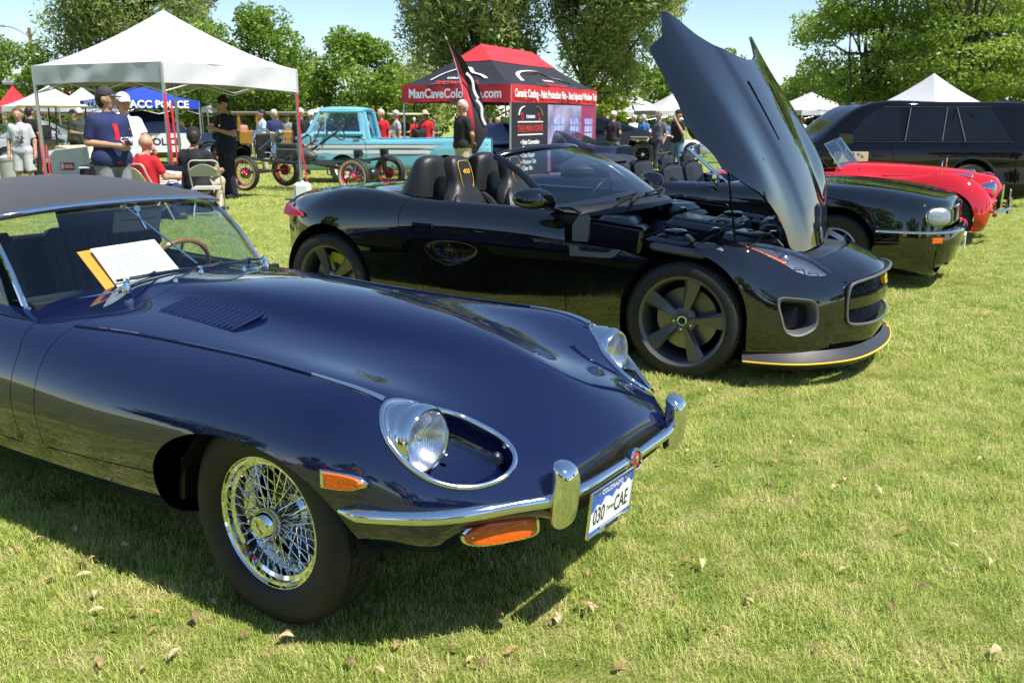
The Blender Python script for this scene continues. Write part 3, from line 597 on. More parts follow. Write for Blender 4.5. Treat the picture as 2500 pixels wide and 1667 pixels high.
def wire_wheel(car, loc, side, steer=0.):
    """centre-lock wire wheel; axis along y, outer face towards side*y"""
    rim = G()
    o = side
    prof = [(.150, -.02), (.158, .0), (.176, .015), (.176, .05), (.188, .055), (.190, .068), (.200, .070), (.204, .077), (.2085, .077), (.2085, .069), (.199, .062), (.196, -.06), (.176, -.06), (.170, -.02), (.150, -.02)]
    rim.lathe([(r, h) for r, h in prof], d=(0, o, 0), n=64)
    w = rim.build('wheel', CHROME, car, ang=40, loc=loc, rot=(0, 0, steer))
    t = G()
    tp = [(.200, .060), (.207, .078), (.222, .090), (.250, .098), (.280, .098), (.300, .092), (.314, .080), (.320, .068), (.3225, .060), (.3185, .058), (.3185, .053), (.324, .051), (.325, .030), (.320, .028), (.320, .022), (.3255, .020),
          (.3255, -.020), (.320, -.022), (.320, -.028), (.325, -.030), (.324, -.051), (.3185, -.053), (.3185, -.058), (.3225, -.060), (.314, -.080), (.300, -.092), (.27, -.098), (.222, -.09), (.200, -.06)]
    t.lathe(tp, d=(0, o, 0), n=72); ty = t.build('tyre', TYRE, w, ang=35)
    tr = G()
    for k in range(64):                          # zig-zag tread blocks on the shoulder
        a = k * 2 * PI / 64
        for hh, sl in ((.041, .3), (-.041, -.3), (0., .5)):
            c = np.array((math.cos(a) * .3245, hh * o, math.sin(a) * .3245)); M3 = np.array(Matrix.Rotation(-a, 3, 'Y'))
            tr.box(c, (.006, .019 if hh else .03, .011), rot=M3 @ np.array(Matrix.Rotation(sl, 3, 'X')))
    tr.build('tread_blocks', TYRE, w, kind='stuff', smooth=False)
    h = G(); h.lathe([(.0, -.05), (.050, -.05), (.055, -.035), (.042, -.02), (.036, .03), (.036, .062), (.030, .066)], d=(0, o, 0), n=28); h.build('hub', CHROME, w, ang=30)
    s = G(); s.lathe([(.044, .062), (.047, .066), (.047, .082), (.042, .094), (.036, .104), (.033, .108), (.0, .110)], d=(0, o, 0), n=28); sp = s.build('hub_nut', CHROME, w, ang=25)
    M4 = frame4((0, o * .1105, 0), (-.82 * -o * 1.0, 0, -.57), (.57, 0, .82 * o * -1.0 * -o if False else .82)); 
    ax = np.array((-o * .55, 0, -.83)); ay = np.array((-o * -.83 * -1, 0, .55)) ; ay = np.cross((0, o, 0), ax)
    put_text('hub_lettering', 'JAGUAR', .0135, frame4((0, o * .1106, 0), ax, ay), BLACKPL, sp, font_w=1.0, ext=.0004)
    k_ = G()
    rs = np.random.default_rng(3)
    for i in range(36):
        a = i * 2 * PI / 36
        for (r0, h0, r1, h1, da) in ((.040, .052, .172, .036, .36 if i % 2 else -.36), (.050, -.035, .170, .012, .30 if i % 2 else -.30)):
            p0 = np.array((math.cos(a) * r0, h0 * o, math.sin(a) * r0)); b = a + da + (0 if h0 > 0 else PI / 36)
            p1 = np.array((math.cos(b) * r1, h1 * o, math.sin(b) * r1))
            k_.tube([p0, p1], .0019, n=5); k_.tube([p1 * .93 + p0 * .07, p1 * 1.02 - p0 * .02], .0036, n=6)
    k_.build('spokes', CHROME, w, kind='stuff', ang=60)
    d = G(); d.lathe([(.0, -.07), (.13, -.07), (.13, -.055), (.0, -.055)], d=(0, o, 0), n=32); d.build('brake_disc', mat('brake_iron', (.10, .10, .10), .4, .8, var=.2), w)
    return w

def build_etype():
    car = thing('vintage_roadster', 'navy blue 1960s roadster with black soft top and chrome bumper in the foreground', 'car', (-.3296, 3.0596, 0), -.5925, 'cars on show')
    D = gsurf(etype_net(), 230, 190); V, F = grid_mesh(D)
    ring_c = RING_E.mean(0)
    def ring_axes(sg):
        P = RING_E * (1, sg, 1); c = P.mean(0); _, _, vt = np.linalg.svd(P - c); n = vt[2] * np.sign(vt[2][0] + 1e-9); return P, c, vt[0], vt[1], n
    def head(sg):
        P, c, a, b, n = ring_axes(sg); P = closed_curve(P, 80); poly = np.stack([(P - c) @ a, (P - c) @ b], 1)
        def f(V):
            q = V - c; s_ = -poly_sd(np.stack([q @ a, q @ b], 1), poly); far = (np.abs(q @ n) > .12) | (V[:, 1] * sg < .2)
            return np.where(far, .05, s_)
        return f
    def arch(xc):
        def f(V):
            z = np.maximum(V[:, 2] - .30, 0) / .300; x = np.abs(V[:, 0] - xc) / .405
            g = ((x ** 2.4 + z ** 2.4) ** (1 / 2.4) - 1) * .3
            return np.where(np.abs(V[:, 1]) < .44, .05, g)
        return f
    def rear_arch(V):
        z = np.maximum(V[:, 2] - .30, 0) / .27; x = np.abs(V[:, 0] + 2.44) / .36
        return np.where(np.abs(V[:, 1]) < .44, .05, ((x ** 2.2 + z ** 2.2) ** (1 / 2.2) - 1) * .3)
    cut = -1.048
    sill_line = lambda V: .372 + (V[:, 0] + 1.0) * .068
    def sill_gap(V): return np.where(V[:, 0] > -.33, .2, V[:, 2] - sill_line(V) - .002)
    bv, bf = grid_part(V, F, [lambda V: V[:, 0] - cut - .002, arch(-.04), head(1), head(-1), lambda V: np.where(np.abs(V[:, 1]) > .45, sill_gap(V), .2)])
    g = G(); g.add(bv, bf); bonnet = g.build('bonnet', NAVY, car, ang=50, solid=.004)
    bonnet.data.materials.append(NAVY)
    # rest of the shell
    def cockpit(V): return -smin(V[:, 0] + 2.62, -1.36 - V[:, 0], .615 - np.abs(V[:, 1]), V[:, 2] - .6)
    def door(V): return smin(V[:, 0] + 2.12, -1.195 - .06 * np.clip((V[:, 2] - .68) / .1, 0, 1) - V[:, 0], V[:, 2] - .352, np.abs(V[:, 1]) - .3)
    sv, sf = grid_part(V, F, [lambda V: np.maximum(cut - .002 - V[:, 0], np.where((np.abs(V[:, 1]) > .45) & (V[:, 0] < -.33), -sill_gap(V) - .004, -1)), arch(-.04), rear_arch, cockpit, lambda V: -door(V) - .0022])
    g = G(); g.add(sv, sf); g.build('body_shell', NAVY, car, ang=50, solid=.004)
    dv, df = grid_part(V, F, [lambda V: door(V) - .0022, cockpit])
    for sg in (-1, 1):
        v2, f2 = clip(dv, df, dv[:, 1] * sg); g = G(); g.add(v2, f2); dr = g.build('door', NAVY, car, ang=50, solid=.004)
        h = G(); h.tube([(-2.0, sg * .822, .62), (-1.97, sg * .838, .62), (-1.87, sg * .838, .62), (-1.84, sg * .822, .62)], .008, n=8, flat=.8); h.build('handle', CHROME, dr)
    # belly, wheel wells
    g = G(); g.box((-1.85, 0, .235), (2.7, 1.1, .06)); g.box((.05, 0, .30), (.9, .78, .06)); g.build('floor_pan', DARK, car)
    for xc in (-.04, -2.44):
        for sg in (-1, 1):
            g = G(); a = np.linspace(0, PI, 26)
            L = [np.stack([xc + rr * np.cos(a), np.full(26, sg * yy), np.maximum(.27 + rr * np.sin(a) * .90, .29)], 1) for rr, yy in ((.40, .70), (.40, .58), (.38, .42))]
            g.loft(L, False, False); g.add(np.concatenate([L[-1], [(xc, sg * .42, .28)]]), [(i, i + 1, 26) for i in range(25)])
            g.build('wheel_well', DARK, car)
    g = G(); g.box((-.43, -.60, .36), (.02, .18, .17), rot=Matrix.Rotation(.15, 3, 'Y'), b=.008); g.build('splash_panel', mat('splash_black', (.008, .008, .009), .5), car)
    # seams and beads
    for sg in (-1, 1):
        P = curve([(-1.05, .633, .7735), (-.742, .585, .7745), (-.396, .569, .7725), (-.132, .569, .7715), (.161, .590, .7665), (.30, .585, .752), (.362, .577, .737)], 60) * (1, sg, 1)
        g = G(); g.tube(P[:44], .0042, n=6); g.build('seam_bead', NAVY, car)
        g = G(); g.tube(P[43:], np.linspace(.004, .009, len(P[43:])), n=6); g.build('seam_finisher', CHROME, car)
    for sg in (-1, 1):
        for k in range(15):
            x = -.885 + k * .0293
            ys = np.linspace(.262, .418, 9); zz = np.interp(ys, [.262, .30, .418], [.836, .8225, .797]) - (x + .88) * .012 + .0
            P = np.stack([np.full(9, x), sg * ys, zz - .0005], 1); r = np.full(9, .0095); r[0] = r[-1] = .003
            g = G(); g.tube(P, r, n=8, flat=1.0); g.build('louver', NAVY, bonnet)
    # headlights
    for sg in (-1, 1):
        P, c, a, b, n = ring_axes(sg); C = closed_curve(P, 96)
        g = G(); g.tube(C + n * .002, .0085, n=10, closed=True); ringo = g.build('headlight_surround', CHROME, car)
        bowl = [C - n * .002, c + (C - c) * .985 - n * .02, c + (C - c) * .93 - n * .055, c + (C - c) * .75 - n * .085, c + (C - c) * .4 - n * .10, c + (C - c) * .05 - n * .103]
        g = G(); g.loft(bowl, True, False); g.build('headlight_bowl', NAVY, car)
        lc = np.array((.487, sg * .553, .637))
        Pr = np.concatenate([P[13:], P[:5]]); Pr = curve(Pr, 40)
        ang = np.linspace(R(48), R(-118), 40) if True else 0
        bz = np.stack([np.full(40, lc[0] - .035), lc[1] - sg * .094 * np.sin(ang + R(18)) * 1.0, lc[2] + .094 * np.cos(ang + R(18))], 1)
        th = np.linspace(R(60), R(-142), 40)
        bz = np.stack([np.full(40, lc[0] - .030), lc[1] - sg * .096 * np.sin(th), lc[2] + .096 * np.cos(th)], 1)
        mid = (Pr + bz) / 2 + n * .010
        g = G(); g.loft(curve(np.array([Pr, mid, bz]), 9), False, False); g.build('headlight_cowl', CHROME, car, ang=60)
        g = G(); g.lathe([(.096, -.045), (.100, -.03), (.099, -.012), (.094, .002), (.089, .008), (.084, .006), (.084, -.01)], c=lc, d=(1, 0, 0), n=40); hb = g.build('headlight', CHROME, car, ang=40)
        g = G(); g.lathe([(.086, .002), (.078, .014), (.060, .025), (.035, .032), (.001, .034)], c=lc, d=(1, 0, 0), n=40); g.build('lens', LENS, hb)
        g = G(); g.lathe([(.084, 0), (.070, -.03), (.045, -.052), (.02, -.06), (.001, -.06)], c=lc, d=(1, 0, 0), n=36); g.build('reflector', REFLECTOR, hb)
        g = G(); g.sph(lc + (-.03, 0, 0), (.012, .012, .012)); g.build('bulb', CHROME, hb)
    # side marker lamps
    for sg in (-1, 1):
        A = np.array((.292, .772, .583)); 
        pl = [(.292, .764, .580), (.340, .756, .582), (.385, .744, .580), (.415, .732, .572), (.430, .724, .558), (.424, .727, .545), (.395, .740, .533), (.345, .755, .528), (.295, .766, .528)]
        P = np.array(pl) * (1, sg, 1); c = P.mean(0); nn = np.array((.28, sg * .96, .06))
        g = G(); g.prism(c + (P - c) * 1.0 - nn * .02, nn * .030, bev=.006); mk = g.build('side_marker', CHROME, car, ang=30)
        g = G(); g.prism(c + (P - c) * .84 + nn * .002, nn * .014, bev=.005); g.build('amber_lens', AMBER, mk, ang=30)
        g = G(); g.lathe([(.004, 0), (.003, .002), (0, .002)], c=c + (P[4] - c) * .62 + nn * .0165, d=nn, n=10); g.build('screw', CHROME, mk)
    # bumper blades, overriders, centre bar with badge
    for sg in (-1, 1):
        P = curve([(.335, .742, .462), (.40, .728, .462), (.47, .695, .462), (.60, .608, .464), (.71, .462, .468), (.775, .375, .470)], 40) * (1, sg, 1)
        r = np.concatenate([np.linspace(.010, .028, 6), np.full(34, .029)])
        g = G(); g.tube(P, r, n=14, flat=.8, up=(0, 0, 1)); g.build('bumper', CHROME, car)
        secs = []
        for z, x, w, d in ((.392, .800, .018, .012), (.400, .808, .032, .022), (.43, .815, .040, .030), (.50, .820, .041, .034), (.545, .822, .040, .032), (.57, .816, .036, .026), (.582, .806, .026, .016), (.586, .800, .010, .006)):
            t = np.linspace(0, 2 * PI, 28, endpoint=False); cx, sx = np.cos(t), np.sin(t)
            secs.append(np.stack([x + d * np.sign(cx) * np.abs(cx) ** .7, sg * .365 + w * np.sign(sx) * np.abs(sx) ** .7, np.full(28, z) + .012 * np.sin(t) * 0], 1))
        secs = curve(np.array(secs), 30)
        g = G(); g.loft(secs, True, True); g.build('overrider', CHROME, car, ang=60)
    P = curve([(.805, -.345, .482), (.826, -.30, .483), (.832, -.15, .482), (.833, 0, .481), (.832, .15, .482), (.826, .30, .483), (.805, .345, .482)], 40)
    g = G(); g.tube(P, .0205, n=12, flat=.85); bar = g.build('bumper_bar', CHROME, car)
    g = G(); g.lathe([(.036, -.02), (.036, .006), (.031, .012), (.027, .010)], c=(.848, .0, .483), d=(1, 0, .08), n=28); bd = g.build('badge', CHROME, bar)
    g = G(); g.lathe([(.028, .006), (.015, .010), (.0, .011)], c=(.848, .0, .483), d=(1, 0, .08), n=24); g.build('badge_enamel', RED_ENAMEL, bd)
    g = G(); g.lathe([(.012, .0105), (.006, .013), (.0, .013)], c=(.849, .0, .485), d=(1, 0, .08), n=12); g.build('badge_centre', CHROME, bd)
    # grille mouth
    lip = D[-1]; g = G(); c = np.array((.70, 0, .42))
    L = [lip, lip * (1, .97, 1) + (-.03, 0, 0), np.stack([lip[:, 0] - .16, lip[:, 1] * .9, .42 + (lip[:, 2] - .42) * .85], 1)]
    g.loft(L, True, True); g.build('grille_mouth', DARK, car)
    # front turn lamps
    for sg in (-1, 1):
        c = np.array((.668, .462, .383)); u = np.array((.58, -.815, .03)); w = np.array((0.12, .08, -.99)); w = w - u * (u @ w); w /= np.linalg.norm(w); u /= np.linalg.norm(u); n = np.cross(w, u); n = n if n[0] > 0 else -n
        t = np.linspace(0, 2 * PI, 40, endpoint=False); o2 = []
        for tt in t:
            cx, sx = math.cos(tt), math.sin(tt); e = .9 if cx < 0 else .35
            o2.append((math.copysign(abs(cx) ** e, cx) * .112, math.copysign(abs(sx) ** (.9 if cx < 0 else .45), sx) * .036))
        O = np.array([c + a_ * u + b_ * w for a_, b_ in o2]); fl = np.array((1, sg, 1))
        g = G(); g.loft([(c + (O - c) * .45 - n * .13 - u * .05) * fl, (c + (O - c) * .8 - n * .07 - u * .02) * fl, (O - n * .01) * fl, (O + n * .004) * fl], True, True); pod = g.build('turn_lamp', NAVY, car, ang=50)
        g = G(); g.loft([(O - n * .002) * fl, (c + (O - c) * 1.05 + n * .002) * fl, (c + (O - c) * 1.03 + n * .010) * fl, (c + (O - c) * .95 + n * .012) * fl], True, False); g.build('bezel', CHROME, pod, ang=40)
        g = G(); g.loft([(c + (O - c) * .96 + n * .004) * fl, (c + (O - c) * .95 + n * .014) * fl, (c + (O - c) * .85 + n * .022) * fl, (c + (O - c) * .3 + n * .025) * fl], True, True); g.build('amber_lens', AMBER, pod, ang=40)
        for a_ in (-.085, .09):
            g = G(); g.lathe([(.0045, 0), (.003, .003), (0, .003)], c=(c + a_ * u + .016 * w * (1 if a_ > 0 else 0) + n * .020) * fl, d=n * fl, n=8); g.build('screw', CHROME, pod)
    # licence plate
    pc = np.array((.856, -.165, .406)); X = np.array((0.02, 1, 0)); Y = np.array((.10, 0, 1.)); PM = frame4(pc, X, Y) @ np.diag((.80, .90, 1, 1))
    PB = mat('plate_blue', (.03, .11, .50), .35, coat=.4); PW = mat('plate_white', (.78, .78, .78), .4, coat=.4); PK = mat('plate_dark_print', (.02, .03, .03), .4)
    def pl(poly, z, d=.0008):
        g = G(); g.prism([(x, y, z) for x, y in poly], (0, 0, d)); g.xf(PM); return g
    hw, hh = .1525, .076
    plate = pl([(-hw, -hh), (hw, -hh), (hw, hh), (-hw, hh)], 0, .0012).build('licence_plate', PB, car, smooth=False)
    mt = [(-hw, -hh + .012), (hw, -hh + .012)]
    ridge = [(.1525, .028), (.125, .048), (.105, .036), (.085, .044), (.06, .026), (.035, .034), (.012, .014), (-.015, .028), (-.045, .034), (-.07, .012), (-.10, .022), (-.125, .004), (-.1525, -.006)]
    pl(mt + ridge, .0016).build('mountain_print', PW, plate, smooth=False)
    put_text('plate_number', '030', .072, frame4((PM @ (-.085, -.020, .0028, 1))[:3], X, Y), PK, plate, font_w=.62, ext=.0006, bold=.0006)
    put_text('plate_number', 'CAE', .072, frame4((PM @ (.078, -.020, .0028, 1))[:3], X, Y), PK, plate, font_w=.62, ext=.0006, bold=.0006)
    put_text('plate_state', 'COLORADO', .022, frame4((PM @ (.0, .056, .0028, 1))[:3], X, Y), PW, plate, font_w=1., ext=.0004)
    put_text('plate_script', 'Temp', .020, frame4((PM @ (-.006, -.014, .0028, 1))[:3], X, Y), PK, plate, ext=.0004, shear=.3)
    g = G()
    for a, b, s_ in (((-.1585, 0), (0, 0), (.011, .162)), ((.1585, 0), (0, 0), (.011, .162)), ((0, -.0795), (0, 0), (.317, .010)), ((0, .0795), (0, 0), (.317, .007))):
        g.box((a[0], a[1], .003), (s_[0], s_[1], .008), b=.002)
    g.box((.015, -.078, .004), (.17, .024, .009), b=.003); g.xf(PM); fr = g.build('plate_frame', CHROME, plate)
    put_text('frame_lettering', 'JAGUAR', .018, frame4((PM @ (.015, -.0775, .0092, 1))[:3], X, Y), PK, fr, font_w=1.15, ext=.0005)
    for x in (-.10, .10):
        g = G(); g.lathe([(.006, 0), (.005, .004), (0, .005)], c=(PM @ (x, .060, .002, 1))[:3], d=PM[:3, 2], n=10); g.build('screw', CHROME, plate)
    # windscreen
    base = curve([(-1.46, -.585, .772), (-1.37, -.52, .792), (-1.27, -.38, .815), (-1.215, -.16, .832), (-1.208, 0, .836), (-1.215, .16, .832), (-1.27, .38, .815), (-1.37, .52, .792), (-1.46, .585, .772)], 60)
    top = curve([(-1.765, -.545, 1.088), (-1.735, -.42, 1.104), (-1.71, -.2, 1.118), (-1.705, 0, 1.122), (-1.71, .2, 1.118), (-1.735, .42, 1.104), (-1.765, .545, 1.088)], 60)
    midg = (base + top) / 2 + np.array((.030, 0, .018))
    g = G(); g.loft(curve(np.array([base, midg, top]), 16), False, False); ws = g.build('windscreen', WIND_GLASS, car, ang=80)
    g = G(); g.tube(base, .014, n=10, flat=.8); g.build('screen_base_trim', CHROME, ws)
    g = G(); g.tube(top + (.010, 0, .008), .017, n=10, flat=.9); g.build('header_rail', CHROME, ws)
    for k in (0, -1):
        g = G(); g.tube(curve([base[k], midg[k] + np.array((-.015, .004 * (1 if k else -1), 0)), top[k]], 12), .012, n=8); g.build('pillar', CHROME, ws)
    # soft top
    rows = []
    for x, zc, ze, yw in ((-1.715, 1.138, 1.098, .555), (-1.80, 1.172, 1.112, .570), (-1.95, 1.203, 1.124, .585), (-2.15, 1.222, 1.126, .595), (-2.35, 1.222, 1.115, .600), (-2.52, 1.200, 1.085, .605), (-2.68, 1.125, 1.02, .61), (-2.85, 1.00, .92, .60), (-2.97, .89, .835, .585), (-3.0, .86, .82, .58)):
        rows.append([(x + .03 * (1 - abs(f)), f * yw, ze + (zc - ze) * (1 - abs(f) ** 2.2)) for f in (-1, -.93, -.75, -.5, -.25, 0, .25, .5, .75, .93, 1)])
    T = gsurf(np.array(rows), 70, 60); tv, tf = grid_mesh(T)
    wpoly = [(-.38, .868), (.38, .868), (.43, .90), (.42, 1.06), (.36, 1.10), (-.36, 1.10), (-.42, 1.06), (-.43, .90)]
    def rearwin(V): return np.where(V[:, 0] < -2.5, -poly_sd(V[:, 1:], wpoly), .05)
    tv2, tf2 = clip(tv, tf, rearwin(tv)); g = G(); g.add(tv2, tf2); st = g.build('soft_top', CANVAS, car, ang=50, solid=.008)
    tv3, tf3 = clip(tv, tf, -rearwin(tv)); g = G(); g.add(tv3, tf3); g.build('rear_window', glass('plastic_window', (.9, .93, .9)), st)
    for sg in (-1, 1):
        q = np.array([(-2.50, .60, 1.09), (-2.68, .608, 1.02), (-2.85, .60, .92), (-2.99, .585, .83), (-2.62, .645, .80), (-2.40, .65, .79), (-2.33, .64, .84), (-2.34, .61, 1.05), (-2.40, .603, 1.10)]) * (1, sg, 1)
        g = G(); g.prism(q, (0, -sg * .006, 0)); g.build('top_side_panel', CANVAS, st)
        q = np.array([(-1.765, .553, 1.082), (-1.95, .58, 1.115), (-2.30, .60, 1.108), (-2.34, .64, .84), (-2.36, .65, .785), (-1.5, .625, .775)]) * (1, sg, 1)
        g = G(); g.prism(q, (0, -sg * .004, 0)); g.build('side_window', glass('side_glass', (.86, .93, .89)), car, smooth=False)
        g = G(); g.tube(curve(np.array([(-1.765, .560, 1.092), (-1.95, .589, 1.120), (-2.30, .606, 1.112), (-2.52, .61, 1.08)]) * (1, sg, 1), 20), .009, n=8); g.build('drip_rail', CHROME, st)
    # wipers
    WP = mat('wiper_black', (.02, .02, .022), .3, coat=.5)
    for y0, blade in ((-.345, ((-1.30, -.30, .862), (-1.285, .03, .868))), (.0, ((-1.285, .06, .866), (-1.33, .36, .852))), (.345, ((-1.33, .33, .856), (-1.42, .50, .835)))):
        p0 = np.array((-1.165, y0, .845)); b0, b1 = map(np.array, blade); bm_ = (b0 + b1) / 2 + np.array((.01, 0, .012))
        g = G(); g.lathe([(.018, -.01), (.018, .006), (.012, .018), (.008, .03), (0, .031)], c=p0, d=(.15, 0, 1), n=14); g.tube([p0 + (0, 0, .02), p0 + (-.045, .03, .03), p0 + (-.06, .05, .028)], [.012, .011, .007], n=8); wp = g.build('wiper', CHROME, car)
        g = G(); g.tube(curve([p0 + (-.055, .045, .028), (p0 + bm_) / 2 + np.array((0, 0, .012)), bm_], 8), .0045, n=6); g.build('arm', WP, wp)
        g = G(); g.tube([b0, bm_ - (0, 0, .008), b1], [.004, .006, .004], n=6); g.tube([b0 + (0, 0, -.006), b1 + (0, 0, -.006)], .003, n=4); g.build('blade', WP, wp)
    for y0 in (-.17, .17):
        g = G(); g.lathe([(.010, 0), (.009, .012), (.004, .02), (0, .02)], c=(-1.10, y0, .853), d=(0, 0, 1), n=10); g.build('washer_jet', CHROME, car)
    # interior
    g = G(); g.box((-2.0, 0, .33), (1.25, 1.22, .03)); g.box((-2.62, 0, .62), (.03, 1.22, .55)); g.box((-1.38, 0, .58), (.03, 1.2, .45))
    for sg in (-1, 1): g.box((-2.0, sg * .62, .55), (1.25, .03, .44))
    g.box((-2.82, 0, .80), (.42, 1.1, .03)); g.build('cockpit_tub', mat('cockpit_trim', (.012, .013, .017), .7), car)
    g = G(); sec = [(-1.27, .800), (-1.30, .812), (-1.40, .816), (-1.52, .806), (-1.56, .78), (-1.55, .66), (-1.40, .62)]
    ys = (-.56, -.3, 0, .3, .56); g.loft([[(x - .10 * (y / .56) ** 2, y, z - .02 * (y / .56) ** 2) for x, z in sec] for y in ys], True, True); g.build('dashboard', BLACKPL, car, ang=50)
    for y0 in (-.30, .30):
        s = G(); s.box((-2.08, y0, .43), (.52, .46, .14), b=.05); seat = s.build('seat', LEATHER_DK, car)
        s = G(); M3 = Matrix.Rotation(R(-16), 3, 'Y')
        for k in range(7): s.box((-2.40, y0 - .18 + k * .06, .68), (.10, .056, .50), rot=M3, b=.024)
        s.box((-2.43, y0, .68), (.09, .46, .54), rot=M3, b=.04); s.build('backrest', LEATHER_DK, seat)
        s = G(); s.box((-2.50, y0, .985), (.09, .27, .17), rot=M3, b=.04); s.build('headrest', LEATHER_DK, seat)
    WOOD = mat('wood_rim', (.32, .13, .035), .25, coat=.8, var=.3, vscale=25)
    c = np.array((-1.82, .335, .745)); n = np.array((-.87, 0, .45)); n /= np.linalg.norm(n); u = np.array((0, 1, 0)); w = np.cross(n, u); w = w if w[2] > 0 else -w
    t = np.linspace(0, 2 * PI, 64, endpoint=False); P = c + .195 * (np.cos(t)[:, None] * u + np.sin(t)[:, None] * w)
    g = G(); g.tube(P, .0125 + .0015 * np.cos(t * 16), n=8, closed=True); sw = g.build('steering_wheel', WOOD, car)
    g = G()
    for k in range(3): a = R(90 + 120 * k); g.tube([c - n * .03, c + .19 * (math.cos(a) * u + math.sin(a) * w)], .008, n=6, flat=.4)
    g.tube([c - n * .03, c - n * .3], .02, n=8); g.build('wheel_spokes', mat('satin_alloy', (.5, .5, .5), .3, 1.), sw)
    VIS = mat('visor_vinyl', (.26, .26, .215), .6, var=.05, bump=.2, bscale=200)
    for y0 in (.145,):
        g = G(); g.box((-1.79, y0, 1.030), (.022, .245, .115), rot=Matrix.Rotation(R(18), 3, 'Y'), b=.01); v_ = g.build('sun_visor', VIS, car)
        g = G(); g.tube([(-1.775, y0 - .09, 1.035), (-1.775, y0 + .09, 1.035)], .002, n=4); g.build('visor_stitch', BLACKPL, v_)
    g = G(); g.tube([(-1.70, .03, 1.108), (-1.50, .13, .93), (-1.40, .16, .86)], .005, n=6); g.lathe([(.018, 0), (.014, .01), (0, .012)], c=(-1.715, .03, 1.105), d=(.7, 0, -.7), n=12); mr = g.build('mirror_rod', CHROME, car)
    g = G(); g.lathe([(.017, 0), (.015, .008), (0, .01)], c=(-1.70, .085, 1.09), d=(.8, 0, .3), n=16); g.tube([(-1.71, .085, 1.085), (-1.70, .10, 1.04), (-1.69, .115, 1.0)], .008, n=6); g.build('visor_clip', CHROME, mr)
    # wheels
    wire_wheel(car, (0, -.635, .322), -1, .0); wire_wheel(car, (0, .635, .322), 1, .0)
    wire_wheel(car, (-2.438, -.64, .322), -1); wire_wheel(car, (-2.438, .64, .322), 1)
    # envelope and sheet behind the windscreen (things of their own)
    Mc = np.array(Matrix.Translation((-.3296, 3.0596, 0)) @ Matrix.Rotation(-.5925, 4, 'Z'))
    def sheet(name, P, m, th, label):
        P = np.array(P); nrm = np.cross(P[1] - P[0], P[3] - P[0]); nrm /= np.linalg.norm(nrm); nrm *= np.sign(nrm[0])
        g = G(); g.prism(P, -nrm * th); g.xf(Mc); o = g.build(name, m, None, smooth=False); tag(o, label, 'paper'); return P, nrm, o
    off = np.array((-.030, 0, -.004))
    P, nrm, o = sheet('entry_sheet', np.array([(-1.262, -.300, .838), (-1.255, .010, .840), (-1.452, .012, .982), (-1.452, -.285, .975)]) + off, WHITE_PAPER, .0012, 'white printed entry sheet with a thin border behind the windscreen of the blue roadster')
    INK = mat('print_grey', (.30, .31, .36), .7)
    X = P[1] - P[0]; Y = P[3] - P[0]; f4 = Mc @ frame4(P.mean(0) + nrm * .001, X, Y)
    g = G()
    for x, y, w, h in ((0, .095, .265, .0012), (0, -.10, .265, .0012), (-.1325, 0, .0012, .195), (.1325, 0, .0012, .195)): g.box((x, y, 0), (w, h, .0004))
    g.xf(f4); g.build('printed_border', INK, o, smooth=False).matrix_parent_inverse = Matrix()
    for txt, y, sz in (('Concours Entry and Vehicle Display', .078, .0095), ('Rocky Mountain Club', .062, .0095)):
        pass
    g = G(); rr = random.Random(5)
    for k in range(9):
        y = .078 - k * .0145; w = rr.uniform(.08, .2) if k > 1 else .12
        g.box((0 if k < 2 else -.11 + w / 2, y, 0), (w, .0032, .0004))
    g.xf(f4); g.build('printed_lines', INK, o, smooth=False)
    sheet('orange_envelope', np.array([(-1.246, -.345, .836), (-1.250, -.06, .838), (-1.458, -.030, .988), (-1.458, -.330, .975)]) + off + (-.018, 0, -.010), mat('orange_paper', (.80, .33, .03), .6, var=.04), .003, 'orange envelope behind the white sheet under the windscreen of the blue roadster')
    return car
build_etype()
